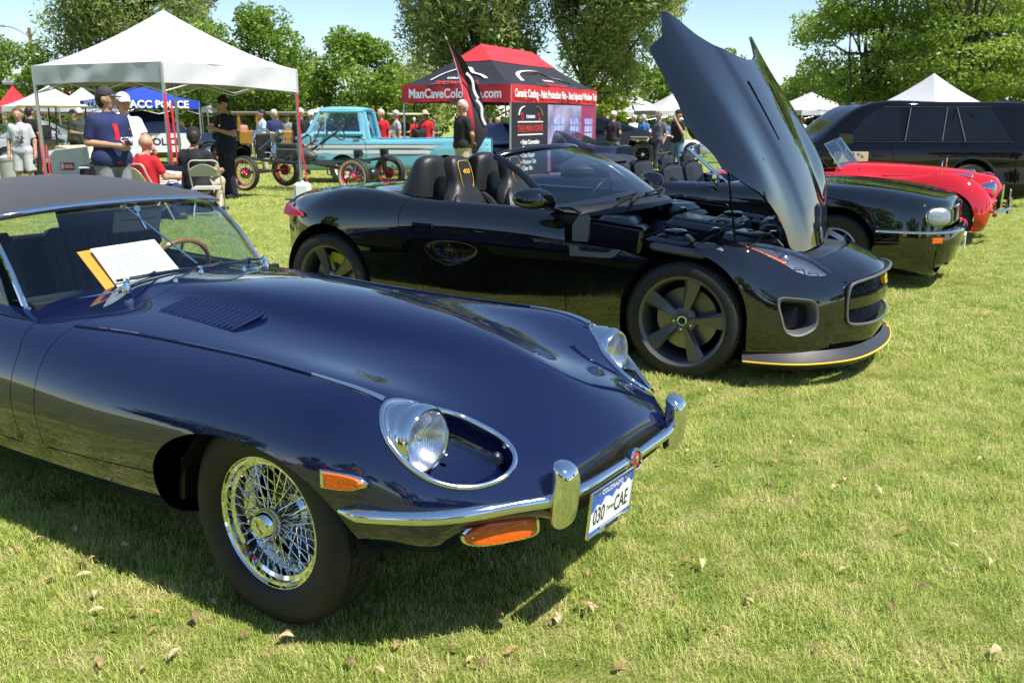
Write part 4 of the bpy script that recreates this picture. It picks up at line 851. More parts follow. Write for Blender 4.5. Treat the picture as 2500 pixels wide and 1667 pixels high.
# ------------------------------------------------------------------ black sports convertible: body surface
def ftype_net():
    S = []
    def row(x, *yz): S.append([(x, y, z) for y, z in yz])
    def row3(*p): S.append(list(p))
    row3((-3.50, 0, .85), (-3.47, .25, .848), (-3.36, .46, .84), (-3.26, .57, .825), (-3.20, .63, .79), (-3.18, .655, .70), (-3.18, .655, .58), (-3.20, .63, .42), (-3.22, .58, .28), (-3.3, 0, .26))
    row3((-3.40, 0, .90), (-3.36, .28, .898), (-3.22, .52, .888), (-3.12, .66, .868), (-3.05, .735, .825), (-3.02, .77, .74), (-3.02, .78, .60), (-3.03, .765, .42), (-3.06, .72, .25), (-3.2, 0, .22))
    row3((-3.15, 0, .95), (-3.12, .3, .948), (-3.02, .57, .936), (-2.95, .73, .91), (-2.90, .82, .855), (-2.88, .87, .77), (-2.87, .885, .62), (-2.87, .88, .42), (-2.87, .845, .22), (-2.9, 0, .2))
    row(-2.62, (0, .985), (.32, .983), (.60, .980), (.76, .985), (.855, .945), (.925, .86), (.958, .70), (.955, .45), (.90, .2), (0, .18))
    row(-2.25, (0, .98), (.34, .975), (.62, .975), (.78, 1.000), (.868, .96), (.932, .87), (.958, .70), (.952, .45), (.90, .19), (0, .17))
    row(-1.90, (0, .95), (.34, .945), (.62, .94), (.80, .965), (.872, .94), (.922, .86), (.942, .70), (.935, .46), (.89, .18), (0, .16))
    row(-1.40, (0, .93), (.34, .925), (.62, .92), (.80, .950), (.862, .93), (.908, .85), (.928, .70), (.920, .47), (.885, .18), (0, .16))
    row(-.90, (0, .95), (.34, .945), (.6, .935), (.79, .933), (.855, .91), (.903, .84), (.926, .70), (.918, .47), (.88, .18), (0, .16))
    row(-.60, (0, .965), (.32, .958), (.56, .94), (.76, .915), (.848, .885), (.905, .82), (.930, .70), (.922, .47), (.88, .18), (0, .16))
    row(-.25, (0, .945), (.30, .935), (.52, .92), (.735, .908), (.845, .878), (.912, .80), (.942, .68), (.935, .47), (.89, .18), (0, .16))
    row(.07, (0, .91), (.28, .90), (.50, .885), (.715, .89), (.838, .868), (.915, .79), (.948, .67), (.942, .47), (.90, .18), (0, .16))
    row(.38, (0, .86), (.27, .85), (.48, .835), (.675, .838), (.80, .815), (.885, .735), (.928, .61), (.932, .45), (.90, .18), (0, .16))
    row3((.64, 0, .79), (.63, .26, .78), (.61, .45, .763), (.59, .62, .745), (.575, .735, .708), (.56, .82, .635), (.55, .87, .54), (.55, .885, .42), (.55, .86, .18), (.55, 0, .16))
    row3((.87, 0, .70), (.86, .25, .69), (.83, .42, .67), (.79, .57, .645), (.75, .67, .61), (.715, .75, .56), (.69, .80, .49), (.685, .815, .40), (.69, .80, .18), (.68, 0, .17))
    row3((1.0, 0, .63), (.985, .24, .62), (.955, .38, .60), (.915, .50, .572), (.87, .59, .54), (.83, .665, .50), (.80, .71, .44), (.79, .725, .36), (.79, .71, .18), (.80, 0, .18))
    row3((1.045, 0, .56), (1.03, .22, .55), (1.0, .35, .535), (.96, .455, .515), (.915, .545, .49), (.875, .61, .45), (.85, .65, .40), (.84, .66, .33), (.83, .65, .18), (.88, 0, .18))
    row3((1.055, 0, .42), (1.04, .22, .415), (1.01, .345, .41), (.97, .445, .40), (.925, .53, .39), (.888, .59, .37), (.865, .625, .34), (.855, .635, .29), (.845, .63, .18), (.94, 0, .18))
    row3((1.03, 0, .20), (1.02, .21, .20), (.99, .335, .20), (.95, .43, .20), (.91, .51, .20), (.88, .565, .20), (.86, .60, .195), (.855, .61, .19), (.85, .61, .18), (.98, 0, .18))
    return mirror_net(np.array(S))
BLACKP = paint('black_paint', (.0035, .0036, .0042), rough=.2, var=.02)
GLOSSBK = mat('gloss_black_trim', (.006, .006, .007), .12, coat=.6)
GUNMETAL = mat('gunmetal_wheel', (.13, .128, .13), .36, .55, coat=.3)
GREYTRIM = mat('satin_grey_trim', (.13, .13, .135), .45, .4)
CARBON = mat('dark_grey_splitter', (.028, .028, .030), .42)
YELLOW = mat('yellow_stripe', (.80, .50, .01), .35, coat=.5)
LEATHER_BK = mat('black_seat_leather', (.016, .016, .017), .42, var=.15, bump=.25, bscale=120)
TINT_GLASS = glass('windscreen_tint', (.58, .66, .70), ior=2.0)
IRON = mat('brake_disc_iron', (.26, .25, .24), .32, .9, var=.15)
def mesh_grille(g, P0, u, v, nu, nv, r=.0022):
    """diamond wire mesh in the parallelogram P0,u,v"""
    P0, u, v = map(np.array, (P0, u, v))
    for k in range(-nv, nu):
        for s in (1, -1):
            a = (k, 0) if s > 0 else (k + nv, 0); b = (k + nv, nv) if s > 0 else (k, nv)
            pts = [(a[0] + (b[0] - a[0]) * t, b[1] * t) for t in np.linspace(0, 1, 2 * nv + 1)]
            pts = [q for q in pts if -1e-6 <= q[0] <= nu + 1e-6]
            if len(pts) > 1: g.tube([P0 + u * (q[0] / nu) + v * (q[1] / nv) for q in (pts[0], pts[-1])], r, n=4)
def alloy_wheel(car, loc, side, rad, wid, steer=0., rim_r=.262, spokes=5, blade='twist', a0=10., mats=(None, None), caliper=None, cap_col=None):
    GM = mats[0] or GUNMETAL; o = side; hw = wid / 2; rl = rim_r
    t = G(); prof = [(rl - .002, hw - .012), (rl + .008, hw + .004), (rl + .022, hw + .006), (rad - .028, hw + .004), (rad - .012, hw - .006), (rad - .004, hw - .018), (rad - .002, hw - .03)]
    for k in (-.055, 0., .055): prof += [(rad, hw * .55 * 0 + hw - .032 if k == 0 and False else -k + .012), (rad - .007, -k + .010), (rad - .007, -k - .002), (rad, -k - .004)] if False else []
    gr = [.30, -.02, -.34]
    for q in gr: c_ = q * wid; prof += [(rad, c_ + .008), (rad - .007, c_ + .006), (rad - .007, c_ - .004), (rad, c_ - .006)]
    prof += [(rad - .002, -hw + .03), (rad - .012, -hw + .006), (rad - .03, -hw - .004), (rl + .02, -hw - .004), (rl - .002, -hw + .012)]
    t.lathe(prof, d=(0, o, 0), n=72)
    r_ = G(); r_.lathe([(rl - .034, -hw + .02), (rl - .030, hw - .075), (rl - .026, hw - .045), (rl - .018, hw - .02), (rl - .012, hw - .012), (rl + .004, hw - .004), (rl + .012, hw + .002), (rl + .013, hw - .006), (rl, hw - .014), (rl - .004, -hw + .02)], d=(0, o, 0), n=72)
    w = r_.build('wheel', GM, car, ang=30, loc=loc, rot=(0, 0, steer)); t.build('tyre', TYRE, w, ang=30)
    tr = G()
    for k in range(76):
        a = k * 2 * PI / 76; M3 = np.array(Matrix.Rotation(-a, 3, 'Y'))
        for s in (-1, 1): tr.box((math.cos(a) * (rad - .003), s * (hw - .018), math.sin(a) * (rad - .003)), (.007, .022, .018), rot=M3)
    tr.build('tread_blocks', TYRE, w, kind='stuff', smooth=False)
    hub = G(); hub.lathe([(.075, -.02 + hw - .06), (.075, hw - .045), (.060, hw - .036), (.034, hw - .033), (.034, hw - .025), (.030, hw - .022), (.001, hw - .021)], d=(0, o, 0), n=28); h = hub.build('hub', GM, w, ang=30)
    for k in range(spokes):
        a = R(a0 + k * 360. / spokes); ux = np.array((math.sin(a), 0, math.cos(a))); ut = np.array((math.cos(a), 0, -math.sin(a))); y = np.array((0, o, 0))
        if blade == 'twist':
            L = []
            for rr, w0, w1, ridge, dep, sk in ((.045, .016, .020, .030, .050, 0.), (.09, .020, .026, .030, .046, .002), (.14, .031, .036, .027, .042, .006), (.20, .042, .045, .020, .036, .010), (rl - .012, .053, .052, .010, .028, .012)):
                c = ux * rr + ut * sk
                L.append([c - ut * w0 + y * (hw - dep), c - ut * w0 * .55 + y * (hw - ridge * .35 - .012), c + ut * w1 * .1 + y * (hw - ridge * .9 - .004), c + ut * w1 + y * (hw - dep + .008), c + ut * w1 * .8 + y * (hw - dep - .03), c - ut * w0 * .8 + y * (hw - dep - .03)])
            g = G(); g.loft(L, True, True); g.build('spoke', GM, w, ang=20)
        else:
            g = G(); g.tube([ux * .05 + y * (hw - .04), ux * (rl - .01) + y * (hw - .03)], [.026, .02], n=6, flat=.6, up=(0, 1, 0)); g.build('spoke', GM, w, ang=30)
        b = R(a0 + (k + .5) * 360. / spokes); g = G(); g.lathe([(.009, 0), (.009, .012), (.006, .016), (0, .016)], c=(math.sin(b) * .056, o * (hw - .050), math.cos(b) * .056), d=(0, o, 0), n=6); g.build('wheel_nut', CHROME, w)
    g = G(); g.lathe([(.0295, hw - .0225), (.0295, hw - .018), (.024, hw - .018), (.022, hw - .0195), (0, hw - .019)], d=(0, o, 0), n=24); cp = g.build('centre_cap', CHROME, w)
    g = G(); g.lathe([(.0215, hw - .0192), (0, hw - .0182)], d=(0, o, 0), n=20); g.build('cap_emblem', cap_col or BLACKPL, cp)
    g = G(); g.lathe([(.07, 0), (.185, 0), (.185, .02), (.07, .02)], c=(0, o * (hw - .13), 0), d=(0, o, 0), n=48); g.build('brake_disc', IRON, w)
    if caliper:
        aa = np.linspace(*caliper[1:3], 10); L = []
        for rr, yy in ((.135, .035), (.135, -.03), (.205, -.03), (.205, .035)): L.append([(math.sin(q) * rr, o * (hw - .115 + yy), math.cos(q) * rr) for q in aa])
        L.append(L[0]); g = G(); g.loft(np.swapaxes(np.array(L[:4]), 0, 1), True, True); g.build('brake_caliper', caliper[0], w)
    return w
HPHI, HPX, HPZ = .935, .69, .862
def hood_xf(V):
    V = np.array(V, float); V[:, 0] = .8 + (V[:, 0] - .8) * .955; V[:, 1] *= 1.08
    x = V[:, 0] - HPX; z = V[:, 2] - HPZ; c, s = math.cos(HPHI), math.sin(HPHI)
    return np.stack([HPX + x * c + z * s, V[:, 1], HPZ - x * s + z * c], 1)
def build_ftype():
    car = thing('sports_convertible', 'glossy black open sports car with raised front hinged hood and grey wheels', 'car', (1.380, 5.9575, 0), -.5125, 'cars on show')
    D = gsurf(ftype_net(), 240, 200); V, F = grid_mesh(D)
    ya = lambda V: np.abs(V[:, 1])
    def hood(V):
        y = ya(V); x = V[:, 0]
        rear = np.interp(y, [0, .2, .4, .6, .74, .85, .89, .96], [-.51, -.53, -.585, -.68, -.79, -.84, -.71, -.68]); front = np.interp(y, [0, .2, .445, .524, .564, .651, .771, .844, 1], [.80, .79, .735, .70, .60, .507, .405, .322, .322])
        zc = np.interp(x, [-.7, -.66, -.33, -.15, .05, .14, .32, .5], [.76, .757, .737, .70, .70, .757, .812, .6])
        return smin(x - rear, front - x, (V[:, 2] - zc))
    def archf(xc, zc, r, sg=None):
        return lambda V: np.where(ya(V) < .60, .05, np.hypot(V[:, 0] - xc, np.maximum(V[:, 2] - zc, 0)) - r)
    a1 = archf(.065, .37, .383); a2 = archf(-2.575, .37, .392)
    def cockpit(V): return -smin(V[:, 0] + 2.02, -.62 - .3 * (ya(V) / .8) ** 2 * 0 - V[:, 0], .775 - ya(V), V[:, 2] - .6)
    def door(V):
        rear = np.interp(V[:, 2], [.2, .40, .574, .736, .863, .96], [-1.70, -1.767, -1.87, -1.927, -1.944, -1.90])
        return smin(V[:, 0] - rear, -.686 - V[:, 0], V[:, 2] - .265, ya(V) - .5)
    # apertures on the nose found on the surface, right side, mirrored
    HL = np.array([(.322, .844, .814), (.379, .832, .797), (.488, .784, .750), (.587, .737, .697), (.650, .719, .657), (.708, .686, .635), (.779, .617, .625), (.831, .533, .634), (.780, .529, .668), (.700, .524, .711), (.598, .564, .753), (.507, .651, .784), (.405, .771, .813)])
    IN = np.array([(.597, .853, .51), (.67, .806, .517), (.756, .742, .501), (.783, .724, .468), (.789, .725, .37), (.767, .753, .334), (.716, .801, .31), (.67, .832, .317), (.64, .848, .344), (.615, .855, .42)])
    def hole(P3, sg, smooth=True, shrink=0., nrm=None):
        P = P3 * (1, sg, 1); c = P.mean(0); Q = closed_curve(P, 60) if smooth else P
        if nrm is None: _, _, vt = np.linalg.svd(P - c); n = vt[2] * np.sign(vt[2][0]); e1, e2 = vt[0], vt[1]
        else: n = np.array(nrm) * (1, sg, 1); n /= np.linalg.norm(n); e1 = np.cross(n, (0, 0, 1)); e1 /= np.linalg.norm(e1); e2 = np.cross(n, e1)
        pol = np.stack([(Q - c) @ e1, (Q - c) @ e2], 1)
        def f(V): q = V - c; return np.where((np.abs(q @ n) > .16) | (V[:, 1] * sg < .3), .05, -poly_sd(np.stack([q @ e1, q @ e2], 1), pol) - shrink)
        return f, Q, c, n
    HLN = (.45, .50, .74)
    # grille opening: |y|<.53 on the front face
    GP = [(-.50, .585), (-.26, .603), (0, .606), (.26, .603), (.50, .585), (.545, .555), (.55, .40), (.53, .355), (.44, .333), (.2, .318), (0, .315), (-.2, .318), (-.44, .333), (-.53, .355), (-.55, .40), (-.545, .555)]
    def grille(V): return np.where(V[:, 0] > .88, -poly_sd(V[:, 1:], GP), .05)
    cuts = [lambda V: -hood(V) - .002, a1, a2, cockpit, grille] + [hole(HL, s, False, 0., HLN)[0] for s in (1, -1)] + [hole(IN, s)[0] for s in (1, -1)]
    bv, bf = grid_part(V, F, cuts + [lambda V: -door(V) - .0024]); g = G(); g.add(bv, bf); g.build('body_shell', BLACKP, car, ang=45, solid=.005)
    dv, df = grid_part(V, F, [lambda V: door(V) - .0024, cockpit, lambda V: -hood(V) - .002])
    for sg in (-1, 1):
        v2, f2 = clip(dv, df, dv[:, 1] * sg); g = G(); g.add(v2, f2); dr = g.build('door', BLACKP, car, ang=45, solid=.004)
        h = G(); h.box((-1.745, sg * .934, .795), (.165, .012, .030), b=.005); h.build('handle', BLACKP, dr)
    iv, if_ = grid_part(V * (1, .975, 1), F, [lambda V: smin(V[:, 0] + 2.1, -.55 - V[:, 0], np.abs(V[:, 1]) - .6, V[:, 2] - .22, .90 - V[:, 2]), a1, a2, lambda V: -hood(V) - .002]); g = G(); g.add(iv, if_); g.build('dark_gap_backing', DARK, car)  # dark sheet added inside the doors so the shut gaps read as shade
    # tail panel
    g = G(); g.add(D[0], [tuple(range(D.shape[1]))]); g.build('tail_panel', BLACKP, car)
    # hood with its vents
    hv, hf = grid_part(V, F, [lambda V: hood(V) - .002, a1])
    # a pair of soft creases running along the hood
    dy = np.abs(hv[:, 1]); cx = np.interp(hv[:, 0], [-.6, .8], [.42, .22]); hv[:, 2] += .012 / (1 + np.exp((dy - cx) / .018)) * np.clip((.75 - hv[:, 0]) / .2, 0, 1)
    VP = {}
    for sg in (-1, 1):
        P = np.array([(-.36, .235), (-.33, .265), (.06, .215), (.10, .195), (.07, .185), (-.33, .215)]); pol = P * (1, sg); VP[sg] = pol
        hv, hf = clip(hv, hf, -poly_sd(hv[:, :2], pol))
    g = G(); g.add(hood_xf(hv), hf); hd = g.build('hood', BLACKP, car, ang=45, solid=.014)
    for sg in (-1, 1):
        pol = VP[sg]; zz = lambda x: np.interp(x, [-.5, -.25, .07, .38], [.968, .945, .915, .863])
        g = G(); base = np.array([(x, y, zz(x) - .022) for x, y in pol]); g.loft([base, base + (0, 0, .022)], True, False); g.add(base, [tuple(range(len(base)))]); g.v = [hood_xf(v) for v in g.v]; vt = g.build('hood_vent', GREYTRIM if sg < 0 else GLOSSBK, hd, ang=30)
        g = G()
        for k in range(14): x = -.33 + k * .03; g.box((x, sg * (.245 - .07 * (x + .36) / .42), zz(x) - .012), (.006, .06 * (1 - k / 22), .010))
        g.v = [hood_xf(v) for v in g.v]; g.build('vent_mesh', GLOSSBK, vt, smooth=False, kind='stuff')
    g = G(); g.tube([(.28, -.62, .74), (.20, -.62, 1.20)], .006, n=6); g.build('hood_strut', GLOSSBK, car)
    # wheel wells
    for xc, r in ((.065, .395), (-2.575, .40)):
        for sg in (-1, 1):
            a = np.linspace(-.1, PI + .1, 30); L = [np.stack([xc + r * np.cos(a), np.full(30, sg * yy), .37 + r * np.sin(a)], 1) for yy in (.915, .75, .55)]
            g = G(); g.loft(L, False, False); g.add(np.concatenate([L[-1], [(xc, sg * .55, .2)]]), [(i, i + 1, 30) for i in range(29)]); g.build('wheel_well', DARK if xc < 0 else CARBON, car)
    # engine bay
    g = G()
    ty, tx = np.meshgrid(np.linspace(-.84, .84, 24), np.linspace(-.70, .74, 24)); tz = .63 + .13 * (np.abs(ty) / .84) ** 6 + .10 * np.clip((-.35 - tx) / .3, 0, 1) + .05 * np.clip((tx - .5) / .2, 0, 1)
    V2, F2 = grid_mesh(np.stack([tx, ty, tz], 2)); V2, F2 = clip(V2, F2, np.interp(np.abs(V2[:, 1]), [0, .2, .445, .524, .564, .651, .771, .844, 1], [.80, .79, .735, .70, .60, .507, .405, .322, .322]) + .015 - V2[:, 0]); g.add(V2, F2); bay = g.build('engine_bay', BLACKPL, car)
    EC = mat('engine_cover_plastic', (.020, .021, .023), .33, coat=.3, bump=.1, bscale=60)
    def part(name, *boxes, m=EC):
        g = G()
        for c, s, rz, b in boxes: g.box(c, s, rot=Matrix.Rotation(rz, 3, 'Z') @ Matrix.Rotation(.10, 3, 'Y'), b=b)
        return g.build(name, m, bay)
    part('engine_cover', ((-.02, 0, .76), (.62, .46, .12), 0, .03), ((-.05, 0, .825), (.50, .30, .03), 0, .012), *[((-.25 + k * .05, 0, .842), (.018, .22, .012), 0, .004) for k in range(9)])
    for sg in (-1, 1):
        part('air_box', ((.30, sg * .47, .75), (.30, .26, .13), sg * .2, .03), ((.33, sg * .47, .822), (.20, .16, .02), sg * .2, .008))
        part('cowl_box', ((-.52, sg * .48, .84), (.24, .46, .10), sg * -.25, .03), ((-.40, sg * .55, .80), (.16, .30, .08), sg * -.2, .02))
        part('strut_tower', ((-.10, sg * .62, .77), (.22, .22, .08), 0, .03)); g = G(); g.lathe([(.07, 0), (.07, .02), (.05, .03), (0, .03)], c=(-.10, sg * .62, .81), n=20); g.build('strut_cap', GLOSSBK, bay)
        part('inner_fender_panel', ((-.42, sg * .86, .80), (.42, .05, .17), sg * .04, .02), ((-.05, sg * .845, .76), (.30, .07, .09), sg * .02, .02), m=GLOSSBK)
        part('fender_liner', ((.02, sg * .90, .752), (.34, .045, .05), sg * .0, .015), ((.20, sg * .875, .77), (.18, .05, .05), sg * .1, .015), m=GREYTRIM)
        g = G(); g.prism(np.array([(-.655, .905, .762), (-.655, .905, .86), (-.62, .895, .915), (-.57, .89, .925), (-.545, .89, .90), (-.55, .90, .79), (-.555, .905, .762)]) * (1, sg, 1), (0, -sg * .02, 0)); g.build('hinge_cover', GREYTRIM, bay, ang=30)
        g = G(); g.tube(curve([(.45, sg * .25, .73), (.40, sg * .05, .79), (.30, sg * -.05, .80), (.2, sg * .1, .83)], 14), .03, n=10); g.build('intake_hose', BLACKRUB, bay)
    part('slam_panel', ((.66, 0, .69), (.16, .80, .04), 0, .015)); part('coolant_tank', ((.34, -.12, .79), (.12, .14, .10), .3, .03), m=BLACKPL)
    rr = random.Random(4); 
    for k in range(10):
        p = np.array((rr.uniform(-.3, .5), rr.uniform(-.7, .3), .78)); g = G(); g.tube(curve([p, p + (rr.uniform(-.1, .1), rr.uniform(-.15, .15), .05), p + (rr.uniform(-.2, .2), rr.uniform(-.3, .3), 0)], 8), .009, n=6); g.build('hose', BLACKRUB, bay)
    for p in ((.42, -.33, .80), (.12, -.52, .82), (-.30, .1, .87)):
        g = G(); g.lathe([(.028, 0), (.03, .015), (.02, .03), (0, .03)], c=p, n=14); g.build('filler_cap', GLOSSBK, bay)
    # side vent
    for sg in (-1, 1):
        g = G(); Q = np.array([(-.660, .933, .742), (-.60, .934, .742), (-.585, .935, .712), (-.40, .940, .712), (-.372, .940, .735), (-.315, .940, .735), (-.355, .943, .694), (-.385, .945, .682), (-.65, .937, .677)]) * (1, sg, 1)
        g.prism(Q - np.array((0, sg * .012, 0)), (0, sg * .018, 0)); sv = g.build('side_vent', GREYTRIM, car, ang=30)
        g = G(); g.prism(np.array([(-.60, .934, .738), (-.585, .935, .712), (-.40, .940, .712), (-.372, .940, .735)]) * (1, sg, 1), (0, sg * .001, 0)); g.build('vent_opening', DARK, sv)
        g = G(); mesh_grille(g, (-.60, sg * .938, .712), (.22, sg * .004, 0), (0, 0, .026), 12, 2, .0018); g.build('vent_mesh', GLOSSBK, sv, kind='stuff')
    # headlights
    LB = mat('lamp_housing', (.34, .36, .40), .25, .9); HLG = glass('headlight_glass', (.85, .88, .92)); LEDW = mat('lamp_chrome', (.7, .72, .76), .12, 1.)
    for sg in (-1, 1):
        f_, Q, c, n = hole(HL, sg, False, 0., HLN); pv, pf = clip(V, F, -f_(V) - .001); g = G(); g.add(pv, pf); lens = (pv, pf)
        g = G(); g.add(pv - n * .035, pf); g.loft([Q - n * .0, Q - n * .035], True, False); hl = g.build('headlight', LB, car, ang=30)
        g = G(); g.add(pv + n * .001, pf); g.build('lens', HLG, hl, ang=60)
        A = np.array([(.385, .815, .800), (.60, .705, .704), (.588, .735, .694), (.40, .828, .787)]) * (1, sg, 1); g = G(); g.prism(A - n * .016, n * .012, bev=.003); g.build('amber_strip', AMBER, hl)
        for q0 in ((.66, .66, .675), (.73, .61, .650)):
            q0 = np.array(q0) * (1, sg, 1); u = np.array((.55, -sg * .75, -.2)); u /= np.linalg.norm(u); w = np.cross(n, u); g = G()
            g.box(q0 - n * .018, (.07, .008, .012), rot=np.stack([u, w, n], 1), b=.003); g.box(q0 - n * .018 + u * .034 - w * .02, (.008, .045, .012), rot=np.stack([u, w, n], 1), b=.003); g.build('light_guide', LEDW, hl)
        g = G(); g.sph((.565, sg * .66, .712), (.035, .035, .03)); g.build('projector', LEDW, hl)
    # bumper intakes
    for sg in (-1, 1):
        f_, Q, c, n = hole(IN, sg); g = G(); Ci = c + (Q - c) * .84
        g.loft([c + (Q - c) * 1.06 + n * .001, c + (Q - c) * 1.02 + n * .010, c + (Q - c) * .92 + n * .006, Ci - n * .01, c + (Q - c) * .70 - n * .10], True, False); it = g.build('bumper_intake', GREYTRIM, car, ang=35)
        g = G(); g.add(c + (Q - c) * .72 - n * .075, [tuple(range(len(Q)))]); g.build('intake_back', DARK, it)
        g = G(); u = np.cross(n, (0, 0, 1)); u /= np.linalg.norm(u); u *= (1 if u[0] < 0 else -1); mesh_grille(g, c - n * .055 + u * .065 - np.array((0, 0, .062)), -u * .085, np.array((0, 0, .124)), 5, 7, .0035); g.build('intake_mesh', GLOSSBK, it, kind='stuff')
    # main grille: recess, surround, bars, mesh, badge
    fx = lambda y: 1.045 - .42 * np.abs(y) ** 2.0 * 1.0
    GQ = closed_curve(np.array([(fx(y), y, z) for y, z in GP]), 90); GQ[:, 0] = np.interp(np.abs(GQ[:, 1]), [0, .22, .35, .455, .545, .61], [1.052, 1.036, 1.006, .966, .921, .88])
    g = G(); cc = np.array((0, 0, .455)); g.loft([GQ + (-.004, 0, 0), (GQ - cc) * (1, .985, .97) + cc + (-.03, 0, 0), (GQ - cc) * (1, .96, .93) + cc + (-.07, 0, 0)], True, False); gr = g.build('grille', GLOSSBK, car, ang=50)
    g = G(); g.tube(GQ + (.001, 0, 0), .009, n=8, closed=True); g.build('grille_surround', GREYTRIM, gr)
    g = G(); g.add((GQ - cc) * (1, .96, .93) + cc + (-.066, 0, 0), [tuple(range(len(GQ)))]); g.build('grille_back', DARK, gr)
    ys = np.linspace(-.535, .535, 30); xs = np.interp(np.abs(ys), [0, .22, .35, .455, .545, .61], [1.046, 1.030, 1.0, .960, .915, .874])
    L = [np.stack([xs + dx, ys, np.full(30, z)], 1) for dx, z in ((-.01, .500), (.004, .494), (.006, .455), (.000, .432), (-.03, .432), (-.03, .500))]; L.append(L[0])
    g = G(); g.loft(np.array(L), False, False); g.build('grille_bar', BLACKP, gr, ang=30)
    g = G(); g2 = G()
    for i in range(29):
        for (z0, z1, nn) in ((.503, .596, 3), (.33, .428, 3)):
            P0 = np.array((xs[i] - .032, ys[i], z0)); u = np.array((xs[i + 1] - xs[i], ys[i + 1] - ys[i], 0)); mesh_grille(g, P0, u, (0, 0, z1 - z0), 1, nn, .0032)
    g.build('grille_mesh', GLOSSBK, gr, kind='stuff')
    g = G(); g.lathe([(.040, -.02), (.040, .004), (.034, .008), (.030, .004), (0, .006)], c=(1.034, .02, .548), d=(1, 0, .1), n=28); bd = g.build('badge', YELLOW, gr)
    g = G(); g.lathe([(.029, .006), (.015, .010), (0, .011)], c=(1.034, .02, .548), d=(1, 0, .1), n=20); g.build('badge_centre', CHROME, bd)
    g = G(); g.box((.975, -.485, .606), (.001, .06, .03)); 
    # splitter with yellow line
    lipc = np.array([(.44, .940), (.60, .912), (.75, .845), (.88, .725), (.985, .570), (1.048, .375), (1.080, .18), (1.090, 0)]); lipc = np.concatenate([lipc * (1, -1), lipc[-2::-1]]); P = curve(np.c_[lipc, np.zeros(len(lipc))], 80)
    inn = P * (.955, .93, 1); inn[:, 0] -= .0
    g = G(); g.loft([inn + (0, 0, .215), P * (.985, .985, 1) + (0, 0, .172), P + (0, 0, .162), P + (0, 0, .150), P * (.97, .96, 1) + (0, 0, .115), inn + (0, 0, .11)], False, False); sp = g.build('front_splitter', CARBON, car, ang=35)
    g = G(); g.tube(P + (.002, 0, .158), .0055, n=6); g.build('yellow_line', YELLOW, sp)
    g = G(); g.box((1.03, .34, .178), (.05, .028, .003), rot=Matrix.Rotation(-.5, 3, 'Z')); g.build('yellow_mark', YELLOW, sp)
    # windscreen
    base = curve([(-.86, -.745, .935), (-.72, -.62, .955), (-.58, -.38, .972), (-.525, -.15, .982), (-.52, 0, .984), (-.525, .15, .982), (-.58, .38, .972), (-.72, .62, .955), (-.86, .745, .935)], 50)
    top = curve([(-1.375, -.585, 1.238), (-1.30, -.46, 1.268), (-1.235, -.22, 1.288), (-1.215, 0, 1.292), (-1.235, .22, 1.288), (-1.30, .46, 1.268), (-1.375, .585, 1.238)], 50)
    mid = (base + top) / 2 + np.array((.035, 0, .03)); g = G(); g.loft(curve(np.array([base, mid, top]), 14), False, False); ws = g.build('windscreen', TINT_GLASS, car, ang=80)
    g = G(); g.tube(top, .028, n=12, flat=.75); g.build('header_rail', GLOSSBK, ws)
    for k in (0, -1):
        s_ = -1 if k == 0 else 1; g = G(); g.tube(curve([base[k] + (.02, s_ * .02, -.03), mid[k] + (-.02, s_ * .015, .0), top[k]], 14), [.034] * 5 + [.030] * 9, n=10, flat=.8); g.build('pillar', GLOSSBK, ws)
    g = G(); ring = [base + (.012, 0, -.012), base + (.07, 0, -.025), base + (.12, 0, -.06)]; g.loft(ring, False, False); g.build('cowl_panel', BLACKPL, car, ang=50)
    for y0, y1, x1 in ((-.42, .12, -.60), (.08, .58, -.74)):
        g = G(); g.tube(curve([(-.47, y0, .965), (-.53, (y0 + y1) / 2, 1.000), (x1 + .01, y1, .995)], 12), .011, n=6, flat=.6); wp = g.build('wiper', BLACKPL, car)
        g = G(); g.tube(curve([(-.52, y0 - .12, .995), (-.545, (y0 + y1) / 2, 1.005), (x1, y1 + .1, .985)], 10), .009, n=5); g.build('blade', BLACKRUB, wp)
    # mirrors
    for sg in (-1, 1):
        L = []
        for y, sx, sz, cx, cz in ((.885, .02, .012, -.80, .975), (.92, .05, .03, -.81, .99), (.95, .085, .055, -.84, 1.01), (1.00, .10, .062, -.87, 1.015), (1.05, .095, .056, -.895, 1.014), (1.085, .06, .035, -.905, 1.012), (1.095, .02, .012, -.905, 1.012)):
            t = np.linspace(0, 2 * PI, 24, endpoint=False); L.append(np.stack([cx + sx * np.cos(t) - .01 * np.sin(t), np.full(24, sg * y), cz + sz * np.sign(np.sin(t)) * np.abs(np.sin(t)) ** .8], 1))
        g = G(); g.loft(curve(np.array(L), 20), True, True); mi = g.build('mirror', BLACKP, car, ang=60)
        g = G(); g.tube([(-.79, sg * .80, .925), (-.80, sg * .90, .955)], [.03, .022], n=8, flat=.5); g.build('stalk', BLACKPL, mi)
        g = G(); g.tube(curve([(-.80, sg * 1.02, .985), (-.85, sg * 1.07, .985), (-.91, sg * 1.092, .985)], 8), .004, n=5); g.build('indicator_strip', CHROME, mi)
    # cockpit
    g = G(); g.box((-1.35, 0, .36), (1.4, 1.6, .03)); g.box((-2.03, 0, .66), (.04, 1.58, .56)); g.box((-.68, 0, .60), (.04, 1.5, .5))
    for sg in (-1, 1): g.box((-1.35, sg * .80, .64), (1.4, .05, .56), b=.02)
    g.box((-1.35, 0, .55), (1.2, .24, .22), b=.05); g.build('cockpit_tub', BLACKPL, car)
    sec = [(-.56, .935), (-.62, .965), (-.80, .960), (-.93, .935), (-.98, .88), (-.95, .72), (-.75, .66)]
